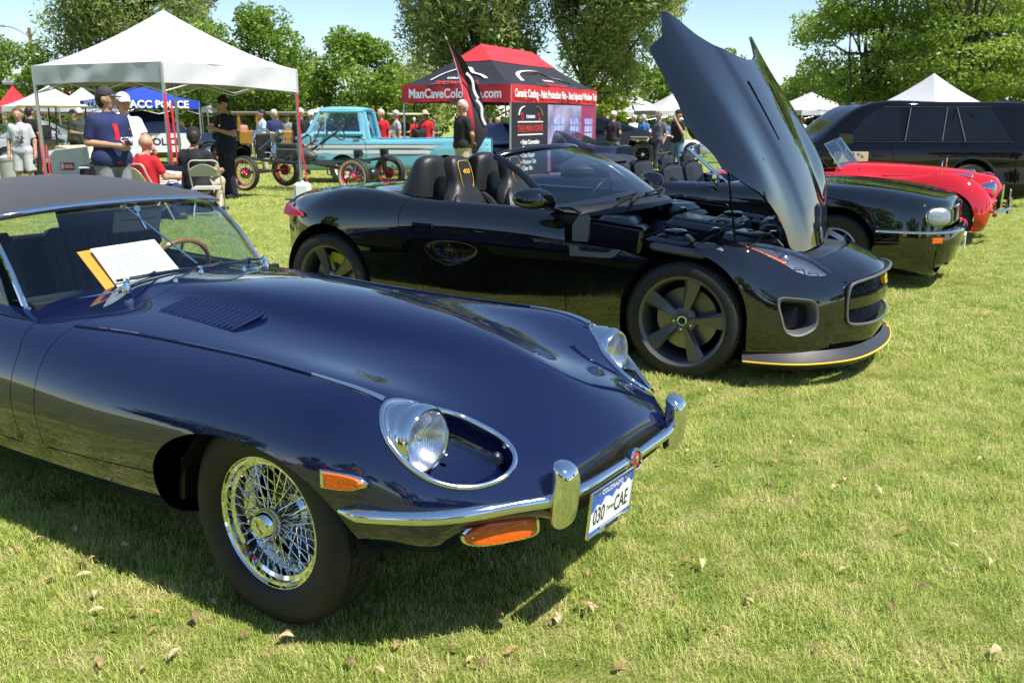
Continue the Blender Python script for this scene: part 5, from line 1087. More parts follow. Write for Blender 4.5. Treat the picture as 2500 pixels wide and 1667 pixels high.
    g = G(); g.loft([[(x - .14 * (y / .7) ** 2, y, z - .02 * (y / .7) ** 2) for x, z in sec] for y in (-.70, -.4, 0, .4, .70)], True, True); g.build('dashboard', BLACKPL, car, ang=50)
    c = np.array((-1.06, .36, .88)); n = np.array((-.9, 0, .42)); n /= np.linalg.norm(n); u = np.array((0, 1., 0)); w = np.cross(n, u); t = np.linspace(0, 2 * PI, 48, endpoint=False)
    g = G(); g.tube(c + .185 * (np.cos(t)[:, None] * u + np.sin(t)[:, None] * w), .015, n=8, closed=True); g.tube([c - u * .18, c + u * .18], .02, n=6); g.tube([c, c - n * .2], .03, n=8); g.build('steering_wheel', BLACKPL, car)
    SATIN = mat('satin_alloy', (.5, .5, .5), .3, 1.)
    for y0 in (-.37, .37):
        s = G(); s.box((-1.45, y0, .52), (.52, .50, .16), b=.06); seat = s.build('seat', LEATHER_BK, car)
        L = []
        for z, xx, hw, d in ((.55, -1.66, .25, .08), (.70, -1.70, .265, .085), (.85, -1.745, .255, .085), (.95, -1.775, .20, .075), (1.02, -1.795, .125, .065), (1.10, -1.815, .115, .062), (1.185, -1.835, .108, .058), (1.215, -1.842, .085, .045), (1.228, -1.845, .04, .02)):
            t = np.linspace(0, 2 * PI, 32, endpoint=False); ct, st = np.cos(t), np.sin(t); L.append(np.stack([xx + d * np.sign(ct) * np.abs(ct) ** .6, y0 + hw * np.sign(st) * np.abs(st) ** .7, np.full(32, z)], 1))
        g = G(); g.loft(curve(np.array(L), 36), True, True); br = g.build('backrest', LEATHER_BK, seat, ang=60)
        for sg in (-1, 1):
            g = G(); g.tube(curve([(-1.60, y0 + sg * .235, .62), (-1.635, y0 + sg * .245, .75), (-1.68, y0 + sg * .225, .88), (-1.72, y0 + sg * .16, .96)], 12), [.03, .045, .05, .05, .05, .048, .045, .04, .036, .032, .026, .018], n=8); g.build('side_bolster', LEATHER_BK, seat)
        C = closed_curve(np.array([(-1.722, y0 - .065, 1.02), (-1.72, y0, 1.005), (-1.722, y0 + .065, 1.02), (-1.742, y0 + .078, 1.10), (-1.768, y0 + .066, 1.185), (-1.772, y0, 1.195), (-1.768, y0 - .066, 1.185), (-1.742, y0 - .078, 1.10)]), 50); C[:, 0] = np.interp(C[:, 2], [1.0, 1.1, 1.2], [-1.728, -1.748, -1.782])
        g = G(); g.tube(C, .0022, n=5, closed=True); g.build('yellow_stitching', YELLOW, br)
        put_text('headrest_lettering', '400', .048, frame4((-1.750, y0, 1.12), (0, 1, 0), (-.22, 0, 1)), YELLOW, br, font_w=1.25, ext=.0012, shear=.15)
        g = G(); g.box((-1.735, y0, .90), (.02, .13, .05), rot=Matrix.Rotation(R(-14), 3, 'Y'), b=.012); g.build('seat_slot', SATIN, br)
        L = []
        for z, xx, hw, d in ((.94, -2.06, .20, .16), (1.04, -2.04, .185, .13), (1.14, -2.02, .16, .10), (1.205, -2.005, .12, .07), (1.225, -2.0, .06, .03)):
            t = np.linspace(0, 2 * PI, 28, endpoint=False); L.append(np.stack([xx - .05 + d * np.cos(t), y0 + hw * np.sign(np.sin(t)) * np.abs(np.sin(t)) ** .8, np.full(28, z)], 1))
        g = G(); g.loft(curve(np.array(L), 16), True, True); g.build('roll_hoop', LEATHER_BK, car, ang=60)
    g = G(); g.prism([(-2.03, -.20, .98), (-2.03, .20, .98), (-2.0, .20, 1.20), (-2.0, -.20, 1.20)], (.004, 0, 0)); g.build('wind_deflector', glass('smoke_glass', (.55, .56, .56)), car, smooth=False)
    # tail lamps and rear details
    REDL = mat('red_lamp', (.25, .008, .01), .12, coat=1.)
    for sg in (-1, 1):
        q = np.array([(-3.06, .80, .872), (-2.95, .855, .845), (-2.83, .912, .825), (-2.80, .927, .800), (-2.95, .897, .792), (-3.05, .85, .800)]) * (1, sg, 1); nn = np.array((-.6, sg * .8, .1)); g = G(); g.prism(q - nn * .02, nn * .026, bev=.004); g.build('tail_lamp', REDL, car)
    g = G(); g.loft([[(-3.02, y, .925 - .1 * abs(y)), (-3.30, y, .905 - .08 * abs(y)), (-3.33, y, .915 - .08 * abs(y)), (-3.02, y, .935 - .1 * abs(y))] for y in (-.55, -.3, 0, .3, .55)], True, True); g.build('rear_spoiler', BLACKP, car)
    YC = mat('yellow_caliper', (.55, .42, .02), .4)
    for sg in (-1, 1):
        alloy_wheel(car, (0.065, sg * .80, .343), sg, .343, .255, a0=10 if sg < 0 else -10)
        alloy_wheel(car, (-2.575, sg * .805, .343), sg, .343, .285, a0=-24 if sg < 0 else 24, caliper=(YC, -.1, .6))
    return car
build_ftype()
# ------------------------------------------------------------------ the other vehicles
def half_rows(rows): return mirror_net(np.array([[(x, y, z) for y, z in yz] if not isinstance(yz[0], tuple) or len(yz[0]) == 2 else yz for x, yz in rows]))
def shell(rows, nu=110, nv=90):
    return grid_mesh(gsurf(half_rows(rows), nu, nv))
def arch_cut(xc, zc, r, yin): return lambda V: np.where(np.abs(V[:, 1]) < yin, .05, np.hypot(V[:, 0] - xc, np.maximum(V[:, 2] - zc, 0)) - r)
def wells(car, xs, y0, y1, r, zc, m=None):
    for xc in xs:
        for sg in (-1, 1):
            a = np.linspace(0, PI, 20); L = [np.stack([xc + r * np.cos(a), np.full(20, sg * yy), zc + r * np.sin(a)], 1) for yy in (y1, y0)]
            g = G(); g.loft(L, False, False); g.add(np.concatenate([L[-1], [(xc, sg * y0, zc)]]), [(i, i + 1, 20) for i in range(19)]); g.build('wheel_well', m or DARK, car)
def plain_wheel(car, loc, side, rad, wid, rim_r, rim_m, kind='disc', steer=0.):
    o = side; hw = wid / 2; t = G(); t.lathe([(rim_r, hw - .01), (rim_r + .02, hw), (rad - .03, hw + .002), (rad - .008, hw - .02), (rad, hw * .4), (rad, -hw * .4), (rad - .008, -hw + .02), (rad - .03, -hw), (rim_r, -hw + .01)], d=(0, o, 0), n=40)
    r_ = G(); r_.lathe([(rim_r + .006, hw - .008), (rim_r - .006, hw - .004), (rim_r - .03, hw - .04), (rim_r * .55, hw - .03), (rim_r * .40, hw - .012), (rim_r * .36, hw - .002), (.0, hw + .004)] if kind == 'disc' else [(rim_r + .006, hw - .008), (rim_r - .008, hw - .004), (rim_r - .022, hw - .05), (rim_r - .022, -hw + .02)], d=(0, o, 0), n=40)
    w = r_.build('wheel', rim_m, car, loc=loc, rot=(0, 0, steer), ang=30); t.build('tyre', TYRE, w, ang=35)
    if kind == 'spoke':
        h = G(); h.lathe([(.06, -.05), (.06, hw - .02), (.03, hw), (0, hw)], d=(0, o, 0), n=16); h.build('hub', CHROME, w)
        for k in range(8):
            a = k * PI / 4 + .2; g = G(); g.tube([(0, o * (hw - .03), 0), (math.cos(a) * (rim_r - .012), o * (hw - .035), math.sin(a) * (rim_r - .012))], [.028, .018], n=5, flat=.5); g.build('spoke', rim_m, w)
        g = G(); g.lathe([(rim_r - .03, -.03), (0, -.03)], d=(0, o, 0), n=20); g.build('brake_disc', DARK, w)
    return w
def pane(name, pts, m, parent, th=.004, ang=80):
    g = G(); P = np.array(pts, float); n = np.cross(P[1] - P[0], P[2] - P[0]); n /= np.linalg.norm(n); g.prism(P, n * th); return g.build(name, m, parent, smooth=False)
DKGLASS = mat('dark_glass', (.006, .007, .010), .03, coat=0., spec=.4)
def build_xjs():
    car = thing('grand_tourer_convertible', 'black open grand tourer with chrome bumper strip behind the raised hood', 'car', (3.27, 8.95, 0), -.49, 'cars on show')
    rows = [(-3.65, [(0, .80), (.3, .80), (.55, .79), (.70, .77), (.74, .72), (.75, .60), (.73, .40), (0, .35)]), (-3.2, [(0, .88), (.3, .88), (.60, .875), (.76, .85), (.82, .79), (.84, .64), (.82, .32), (0, .26)]), (-2.5, [(0, .91), (.3, .91), (.62, .905), (.79, .885), (.85, .82), (.87, .66), (.85, .26), (0, .2)]),
            (-1.6, [(0, .90), (.3, .90), (.62, .89), (.80, .872), (.86, .81), (.88, .66), (.86, .24), (0, .2)]), (-.8, [(0, .93), (.3, .925), (.60, .905), (.78, .875), (.86, .82), (.885, .66), (.865, .24), (0, .2)]), (-.3, [(0, .945), (.3, .935), (.56, .915), (.75, .900), (.855, .84), (.888, .66), (.87, .24), (0, .2)]),
            (.05, [(0, .93), (.28, .915), (.52, .905), (.72, .900), (.845, .845), (.888, .67), (.87, .24), (0, .2)]), (.4, [(0, .895), (.26, .885), (.50, .875), (.70, .880), (.835, .82), (.88, .66), (.86, .24), (0, .2)]),
            (.7, [(.70, 0, .85), (.70, .25, .845), (.70, .48, .835), (.70, .66, .838), (.69, .80, .79), (.69, .86, .66), (.69, .84, .22), (.7, 0, .2)]), (.88, [(.90, 0, .82), (.895, .24, .815), (.88, .45, .805), (.865, .62, .80), (.84, .755, .755), (.83, .82, .63), (.825, .80, .22), (.85, 0, .19)]),
            (.98, [(1.0, 0, .785), (.99, .23, .78), (.975, .43, .768), (.955, .58, .745), (.92, .70, .70), (.90, .77, .60), (.89, .75, .22), (.93, 0, .19)]), (1.0, [(1.025, 0, .70), (1.015, .22, .70), (.998, .42, .692), (.972, .57, .68), (.935, .69, .65), (.915, .75, .56), (.90, .735, .22), (.95, 0, .19)]), (1.0, [(1.03, 0, .58), (1.02, .22, .58), (1.0, .42, .575), (.972, .57, .57), (.935, .69, .56), (.915, .745, .50), (.90, .735, .22), (.955, 0, .19)])]
    V, F = shell(rows); a1, a2 = arch_cut(.06, .36, .36, .55), arch_cut(-2.55, .36, .36, .55)
    ck = lambda V: -smin(V[:, 0] + 2.35, -.72 - V[:, 0], .70 - np.abs(V[:, 1]), V[:, 2] - .6)
    v, f = grid_part(V, F, [a1, a2, ck]); g = G(); g.add(v, f); g.build('body_shell', BLACKP, car, ang=40, solid=.008); wells(car, (.06, -2.55), .5, .84, .37, .36)
    # wrap-round bumper: chrome strip, black rubber face, chin
    pl = np.array([(.40, .885), (.62, .872), (.80, .835), (.93, .74), (1.02, .58), (1.065, .35), (1.08, 0)]); pl = np.concatenate([pl * (1, -1), pl[-2::-1]]); P = curve(np.c_[pl, 0 * pl[:, :1]], 60)
    g = G(); g.loft([P + (-.04, 0, .55), P + (0, 0, .545), P + (.012, 0, .52), P + (.014, 0, .40), P + (0, 0, .385), P * (.985, .985, 1) + (-.02, 0, .24), P * (.95, .96, 1) + (-.03, 0, .20)], False, False); bp = g.build('bumper', BLACKP, car, ang=35)
    g = G(); g.tube(P + (.012, 0, .525), .020, n=8, flat=.7); g.build('chrome_strip', CHROME, bp)
    for sg in (-1, 1):
        for q in (8.6, 4.4) if False else ((.65, .872, .455, .0), (.905, .775, .455, .75)):
            x, y, z, a = q; g = G(); g.box((x, sg * y, z), (.115, .02, .05), rot=Matrix.Rotation(-sg * (.1 + a * .95), 3, 'Z'), b=.004); g.build('amber_lamp', AMBER, bp)
        c = np.array((.885, sg * .735, .655)); t = np.linspace(0, 2 * PI, 36, endpoint=False); n = np.array((.62, sg * .78, .14)); n /= np.linalg.norm(n); u = np.cross((0, 0, 1), n); u /= np.linalg.norm(u); w = np.cross(n, u)
        O = np.array([c + u * .130 * np.sign(math.cos(q)) * abs(math.cos(q)) ** .8 + w * .090 * np.sign(math.sin(q)) * abs(math.sin(q)) ** .75 for q in t])
        g = G(); g.loft([O - n * .08, O + n * .02, c + (O - c) * .96 + n * .034, c + (O - c) * .88 + n * .034], True, False); hl = g.build('headlight', CHROME, car, ang=40)
        g = G(); g.loft([c + (O - c) * .89 + n * .028, c + (O - c) * .75 + n * .04, c + (O - c) * .3 + n * .046], True, True); g.build('lens', mat('milky_lens', (.34, .36, .38), .12, .55, coat=1., bump=.5, bscale=90), hl)
    g = G(); g.box((1.005, 0, .655), (.03, .72, .14), b=.01); gr = g.build('grille', DARK, car)
    for k in range(6): g = G(); g.box((1.026, 0, .60 + k * .022), (.014, .70, .006)); g.build('slat', CHROME, gr)
    g = G(); g.tube(curve([(1.005, -.37, .725), (1.03, 0, .735), (1.005, .37, .725)], 10), .012, n=6); g.build('grille_top', CHROME, gr)
    g = G(); g.box((.885, -.40, .235), (.12, .34, .035), rot=Matrix.Rotation(.45, 3, 'Z'), b=.01); g.build('chin_slot', DARK, car)
    g = G(); g.box((1.10, .12, .36), (.012, .31, .15)); pt = g.build('licence_plate', mat('plate_white', (.78, .78, .78), .4), car)
    # windscreen, doors, mirrors, seats
    base = curve([(-.98, -.70, .875), (-.80, -.4, .915), (-.74, 0, .925), (-.80, .4, .915), (-.98, .70, .875)], 30); top = curve([(-1.42, -.60, 1.20), (-1.33, -.3, 1.235), (-1.30, 0, 1.242), (-1.33, .3, 1.235), (-1.42, .60, 1.20)], 30)
    g = G(); g.loft([base, (base + top) / 2 + (.02, 0, .01), top], False, False); ws = g.build('windscreen', WIND_GLASS, car); g = G(); g.tube(np.concatenate([base[::-1][:1], top[::-1], base[:1]]), .018, n=8); g.tube(base, .012, n=6); g.build('frame', CHROME, ws)
    for sg in (-1, 1):
        g = G(); g.box((-1.08, sg * .885, .955), (.10, .16, .095), b=.03); m_ = g.build('mirror', CHROME, car); g = G(); g.tube([(-1.05, sg * .80, .87), (-1.06, sg * .85, .93)], .025, n=8); g.build('stalk', CHROME, m_)
        for x0 in (-1.62, -2.2):
            s = G(); s.box((x0 + .25, sg * .36, .55), (.5, .5, .16), b=.05); seat = s.build('seat', LEATHER_DK, car)
            s = G(); s.box((x0 - .02, sg * .36, .82), (.14, .48, .44), rot=Matrix.Rotation(R(-14), 3, 'Y'), b=.06); s.build('backrest', LEATHER_DK, seat)
            if x0 > -2: s = G(); s.box((x0 - .10, sg * .36, 1.03), (.12, .27, .22), rot=Matrix.Rotation(R(-12), 3, 'Y'), b=.055); s.build('headrest', LEATHER_DK, seat)
    g = G(); g.sph((-2.62, 0, .95), (.34, .74, .16), 12, 24); g.sph((-2.5, -.35, 1.0), (.2, .28, .09)); g.sph((-2.5, .35, 1.0), (.2, .28, .09)); g.build('folded_top_cover', LEATHER_DK, car)
    g = G(); g.box((-1.5, 0, .38), (1.7, 1.5, .04)); g.box((-.95, 0, .78), (.3, 1.36, .14), b=.05); g.build('cockpit_tub', BLACKPL, car)
    ck2 = mat('silver_alloy', (.45, .45, .46), .3, .9)
    for sg in (-1, 1):
        for x in (.06, -2.55): plain_wheel(car, (x, sg * .76, .325), sg, .325, .22, .20, ck2, 'spoke')
def build_xk():
    REDP = paint('red_paint', (.46, .008, .010), rough=.3)
    car = thing('vintage_roadster', 'bright red 1950s roadster with rounded fenders and split windscreen', 'car', (5.545, 11.585, 0), -.48, 'cars on show')
    rows = [(-3.6, [(0, .55), (.2, .55), (.4, .53), (.5, .50), (.52, .46), (.5, .40), (.45, .36), (0, .34)]), (-3.0, [(0, .78), (.25, .775), (.45, .76), (.6, .72), (.68, .64), (.70, .50), (.68, .30), (0, .25)]), (-2.4, [(0, .82), (.3, .82), (.52, .81), (.66, .79), (.75, .72), (.78, .55), (.75, .26), (0, .22)]),
            (-1.7, [(0, .86), (.3, .85), (.5, .82), (.62, .77), (.70, .68), (.73, .5), (.72, .25), (0, .22)]), (-1.2, [(0, .93), (.22, .925), (.40, .90), (.54, .83), (.66, .745), (.73, .55), (.73, .25), (0, .22)]), (-.8, [(0, .935), (.20, .925), (.36, .89), (.48, .80), (.64, .765), (.745, .58), (.74, .25), (0, .22)]),
            (-.4, [(0, .915), (.18, .905), (.31, .855), (.42, .745), (.62, .80), (.765, .63), (.76, .26), (0, .22)]), (0, [(0, .885), (.16, .872), (.27, .815), (.39, .705), (.60, .845), (.79, .66), (.78, .26), (0, .22)]), (.2, [(0, .86), (.15, .848), (.25, .79), (.39, .670), (.60, .805), (.785, .62), (.77, .24), (0, .22)]),
            (.36, [(.38, 0, .825), (.38, .14, .815), (.37, .24, .765), (.37, .39, .635), (.36, .60, .715), (.36, .76, .54), (.36, .75, .23), (.36, 0, .22)]), (.48, [(.52, 0, .785), (.52, .13, .775), (.51, .22, .725), (.48, .38, .585), (.475, .60, .585), (.465, .71, .46), (.44, .70, .23), (.44, 0, .23)]), (.55, [(.60, 0, .68), (.60, .11, .67), (.585, .20, .64), (.55, .36, .58), (.52, .56, .48), (.505, .64, .40), (.47, .62, .24), (.46, 0, .24)])]
    V, F = shell(rows, 130, 100); v, f = grid_part(V, F, [arch_cut(.0, .32, .335, .42), arch_cut(-2.55, .32, .33, .42), lambda V: -smin(V[:, 0] + 2.2, -1.32 - V[:, 0], .55 - np.abs(V[:, 1]), V[:, 2] - .5)]); g = G(); g.add(v, f); g.build('body_shell', REDP, car, ang=50, solid=.006); wells(car, (0, -2.55), .42, .70, .345, .32)
    for sg in (-1, 1):
        g = G(); g.tube(curve(np.array([(-1.04, .44, .885), (-1.02, .505, .825), (-.90, .50, .80), (-.6, .45, .79), (-.35, .42, .79)]) * (1, sg, 1), 24), .004, n=5); g.build('hood_seam', DARK, car)
        c = np.array((.50, sg * .34, .655)); g = G(); g.lathe([(.05, -.16), (.085, -.07), (.097, -.01), (.099, .012), (.092, .022), (.085, .016)], c=c, d=(1, 0, 0), n=28); h = g.build('headlight', CHROME, car, ang=50); g = G(); g.lathe([(.088, .014), (.06, .034), (0, .042)], c=c, d=(1, 0, 0), n=24); g.build('lens', mat('milky_lens'), h)
        g = G(); g.lathe([(.003, -.02), (.03, 0), (.032, .012), (.012, .03), (0, .032)], c=(.24, sg * .60, .815), d=(1, 0, -.2), n=14); g.tube([(.06, sg * .60, .845), (.24, sg * .60, .815)], [.006, .026], n=8); g.build('fender_lamp', CHROME, car)
        g = G(); g.tube([(-.08, sg * .62, .84), (-.08, sg * .62, .90)], .007, n=6); g.lathe([(.045, -.006), (.05, 0), (.045, .006), (0, .006)], c=(-.08, sg * .62, .945), d=(-1, 0, .05), n=18); g.build('mirror', CHROME, car)
        g = G(); g.tube(curve(np.array([(.52, .66, .41), (.60, .56, .42), (.68, .36, .43), (.71, .16, .435)]) * (1, sg, 1), 16), .028, n=8, flat=.7); g.build('bumper', CHROME, car)
        secs = [[(.70 + .03 * math.cos(t), sg * .20 + .022 * math.sin(t), z + 0 * t) for t in np.linspace(0, 2 * PI, 14, endpoint=False)] for z in (.36, .40, .50, .53)]; g = G(); g.loft(secs, True, True); g.build('overrider', CHROME, car)
        g = G(); g.box((.55, sg * .50, .36), (.05, .06, .05), b=.015); g.build('sidelamp', REDP, car)
    g = G(); g.loft([[(.60 - .02 * k, .105 * math.cos(t) * (1 + .1 * k), .55 + (.15 + .01 * k) * math.sin(t)) for t in np.linspace(0, 2 * PI, 24, endpoint=False)] for k in range(3)], True, True); gr = g.build('grille', DARK, car)
    for k in range(7): y = -.09 + k * .03; hh = .145 * math.sqrt(max(0, 1 - (y / .11) ** 2)); g = G(); g.box((.615, y, .55), (.02, .008, 2 * hh)); g.build('grille_bar', CHROME, gr)
    g = G(); g.box((.70, .16, .55), (.01, .30, .15)); g.build('licence_plate', mat('plate_white'), car)
    g = G(); g.tube([(.35, 0, .835), (.44, 0, .835), (.50, 0, .81)], [.004, .012, .006], n=6); g.build('mascot', CHROME, car)
    for sg in (-1, 1):
        P = np.array([(-1.12, sg * .015, .93), (-1.25, sg * .54, .865), (-1.48, sg * .52, 1.16), (-1.37, sg * .015, 1.235)]); ws = pane('windscreen', P, WIND_GLASS, car); g = G(); g.tube(np.concatenate([P, P[:1]]), .011, n=6); g.build('frame', CHROME, ws)
    g = G(); g.box((-1.75, -.30, .62), (.45, .48, .14), b=.05); g.box((-2.0, -.30, .80), (.12, .48, .42), rot=Matrix.Rotation(-.25, 3, 'Y'), b=.05); g.build('seat', LEATHER_DK, car); g = G(); g.box((-1.75, .30, .62), (.45, .48, .14), b=.05); g.box((-2.0, .30, .80), (.12, .48, .42), rot=Matrix.Rotation(-.25, 3, 'Y'), b=.05); g.build('seat', LEATHER_DK, car)
    g = G(); g.box((-1.75, 0, .35), (.9, 1.2, .04)); g.build('floor_pan', BLACKPL, car)
    RR_ = mat('red_wheel', (.45, .01, .012), .35, coat=.5)
    for sg in (-1, 1):
        for x in (0, -2.55): plain_wheel(car, (x, sg * .655, .325), sg, .325, .18, .205, RR_)
def build_rr():
    car = thing('off_road_wagon', 'tall black off road wagon with dark windows behind the red roadster', 'car', (4.97, 16.35, 0), PI, 'parked vehicles')
    X = lambda px: 4.97 - (px - 1250) * .00679       # local x of a picture column on the near side
    rows = [(-3.93, [(0, 1.70), (.35, 1.70), (.56, 1.69), (.62, 1.62), (.72, 1.15), (.78, 1.0), (.80, .62), (.78, .25), (0, .25)]), (-3.75, [(0, 1.74), (.4, 1.74), (.64, 1.725), (.70, 1.65), (.85, 1.12), (.90, .98), (.92, .6), (.90, .22), (0, .25)]), (-3.2, [(0, 1.765), (.4, 1.762), (.66, 1.745), (.725, 1.67), (.885, 1.11), (.935, .99), (.955, .6), (.93, .22), (0, .25)]),
            (-2.0, [(0, 1.77), (.4, 1.768), (.67, 1.75), (.735, 1.675), (.89, 1.11), (.935, .99), (.955, .6), (.935, .22), (0, .25)]), (-1.2, [(0, 1.765), (.4, 1.76), (.665, 1.745), (.735, 1.665), (.885, 1.11), (.93, .99), (.95, .6), (.93, .22), (0, .25)]), (-.75, [(0, 1.60), (.4, 1.595), (.68, 1.57), (.75, 1.50), (.88, 1.11), (.93, .99), (.95, .6), (.93, .22), (0, .25)]),
            (-.3, [(0, 1.26), (.4, 1.25), (.70, 1.225), (.79, 1.20), (.88, 1.10), (.93, .98), (.95, .6), (.93, .22), (0, .25)]), (-.05, [(0, 1.14), (.4, 1.14), (.72, 1.125), (.83, 1.10), (.89, 1.07), (.93, .97), (.95, .6), (.93, .22), (0, .25)]), (.5, [(0, 1.10), (.4, 1.095), (.70, 1.08), (.80, 1.06), (.86, 1.02), (.91, .92), (.93, .58), (.91, .25), (0, .28)]), (.78, [(0, 1.0), (.35, .995), (.6, .98), (.7, .96), (.76, .92), (.80, .85), (.82, .55), (.80, .28), (0, .3)])]
    V, F = shell(rows, 110, 100); v, f = grid_part(V, F, [arch_cut(0, .40, .43, .6), arch_cut(-2.745, .40, .43, .6)]); g = G(); g.add(v, f); g.add(np.array(half_rows(rows)[0]), [tuple(range(17))]); SUVP = mat('suv_black_paint', (.003, .003, .0035), .25, coat=.7, spec=.0); g.build('body_shell', SUVP, car, ang=30, solid=.01); wells(car, (0, -2.745), .55, .90, .44, .40)
    pv_ = V[V[:, 1] > .5]
    def ys(x, z): d = (pv_[:, 0] - x) ** 2 + (pv_[:, 2] - z) ** 2; k = np.argsort(d)[:4]; return pv_[k, 1].max() + .006
    yz = lambda z: np.interp(z, [.99, 1.11, 1.67, 1.75], [.935, .895, .755, .69]) + .012
    def win(name, pts, m=DKGLASS, sg=1, off=0.):
        Q = []
        for (x0, z0), (x1, z1) in zip(pts, pts[1:] + pts[:1]): Q += [(x0 + (x1 - x0) * t, z0 + (z1 - z0) * t) for t in np.linspace(0, 1, 6, endpoint=False)]
        P = np.array([(x, sg * (ys(x, z) + off), z) for x, z in Q]); c = P.mean(0); c[1] = sg * (ys(c[0], c[2]) + off); n_ = len(P); g = G(); g.add(np.concatenate([P, c + (P - c) * .5 + np.array([(0, sg * (ys(*(c + (p - c) * .5)[[0, 2]]) + off), 0) for p in P]) - np.array([(0, (c + (p - c) * .5)[1], 0) for p in P]), [c]]), [(i, (i + 1) % n_, n_ + (i + 1) % n_, n_ + i) for i in range(n_)] + [(n_ + i, n_ + (i + 1) % n_, 2 * n_) for i in range(n_)]); return g.build(name, m, car, ang=60)
    MET = mat('window_trim', (.30, .30, .31), .35, .8)
    for sg in (-1, 1):
        win('front_window', [(X(2075), 1.12), (X(2205), 1.12), (X(2207), 1.655), (X(2160), 1.655), (X(2120), 1.50)], sg=sg); win('rear_window', [(X(2219), 1.12), (X(2308), 1.12), (X(2321), 1.655), (X(2232), 1.655)], sg=sg); win('quarter_window', [(X(2311), 1.12), (X(2364), 1.12), (X(2345), 1.655), (X(2324), 1.655)], sg=sg); win('rear_side_window', [(X(2368), 1.12), (X(2480), 1.12), (X(2432), 1.65), (X(2349), 1.655)], sg=sg)
        for a, b in (((2217, 1.12), (2232, 1.66)), ((2309, 1.12), (2322, 1.66)), ((2366, 1.12), (2346, 1.66))):
            g = G(); g.tube([(X(a[0]), sg * (yz(a[1]) + .006), a[1]), (X(b[0]), sg * (yz(b[1]) + .006), b[1])], .007, n=5); g.build('window_trim', MET, car)
        for px in (2195, 2365):
            g = G(); g.tube(curve([(X(px), sg * (yz(1.11) + .003), 1.11), (X(px - 4), sg * .957, .80), (X(px - (6 if px < 2300 else 22)), sg * .957, .5)], 8), .004, n=4); g.build('door_seam', DARK, car)
        for px in (2155, 2320): g = G(); g.box((X(px), sg * .962, .88), (.20, .03, .035), b=.01); g.build('door_handle', GLOSSBK, car)
        L = [[(X(2060) + s * .10, sg * (.93 + q), 1.15 + t) for s, t in ((-1, -.06), (-1, .07), (.6, .09), (1, .0), (.6, -.08))] for q in (0, .08, .2, .24)]; g = G(); g.loft(L, True, True); g.build('mirror', GLOSSBK, car, ang=40)
        for xc in (0, -2.745):
            a = np.linspace(.05, PI - .05, 24); g = G(); g.tube(np.stack([xc + .445 * np.cos(a), np.full(24, sg * .945), .40 + .445 * np.sin(a)], 1), .022, n=6); g.build('arch_trim', GLOSSBK, car)
            alloy_wheel(car, (xc, sg * .80, .375), sg, .375, .26, rim_r=.26, spokes=6, blade='bar', mats=(mat('dark_alloy', (.04, .04, .042), .4, .5), None))
        g = G(); g.box((-1.38, sg * .93, .24), (1.7, .08, .10), b=.03); g.build('sill_trim', GLOSSBK, car)
    for sg in (-1, 1):
        for z_ in (1.105, 1.672): g = G(); g.tube([(x_, sg * (ys(x_, z_) + .002), z_) for x_ in np.linspace(X(2075 if z_ < 1.3 else 2165), X(2485 if z_ < 1.3 else 2430), 16)], .004, n=5); g.build('window_surround', mat('dark_window_trim', (.05, .05, .055), .75, 0., spec=.2), car)
    sgn = win('magnetic_sign', [(X(2041), .745), (X(2126), .745), (X(2126), .945), (X(2041), .945)], mat('sign_tan', (.52, .40, .27), .6), sg=1, off=.036)
    sgn.location.y = 0.0
    KP = mat('sign_ink', (.02, .02, .02), .6)
    for i, ch in enumerate('UPPER HILL'):
        a = R(150 - i * 13.5); cx, cz = X(2092) , .835
        put_text('sign_letter', ch, .055, frame4((cx - .165 * math.cos(a), .990, cz + .095 * math.sin(a) - .02), (-math.sin(a) - .0, 0, -math.cos(a) * .9), (-math.cos(a), 0, math.sin(a))), KP, sgn, ext=.002, bold=.001)
    put_text('sign_letter', 'C', .10, frame4((X(2088), .990, .85), (-1, 0, 0), (0, 0, 1)), KP, sgn, ext=.002)
    g = G(); g.box((-3.70, 0, 1.755), (.35, 1.16, .04), b=.015); g.build('roof_spoiler', BLACKP, car)
    # windscreen
    g = G(); g.loft([[(-.32, y, 1.245 - .02 * abs(y)) for y in (-.72, 0, .72)], [(-1.12, y, 1.735 - .03 * abs(y)) for y in (-.64, 0, .64)]], False, False); g.build('windscreen', DKGLASS, car, solid=.01)
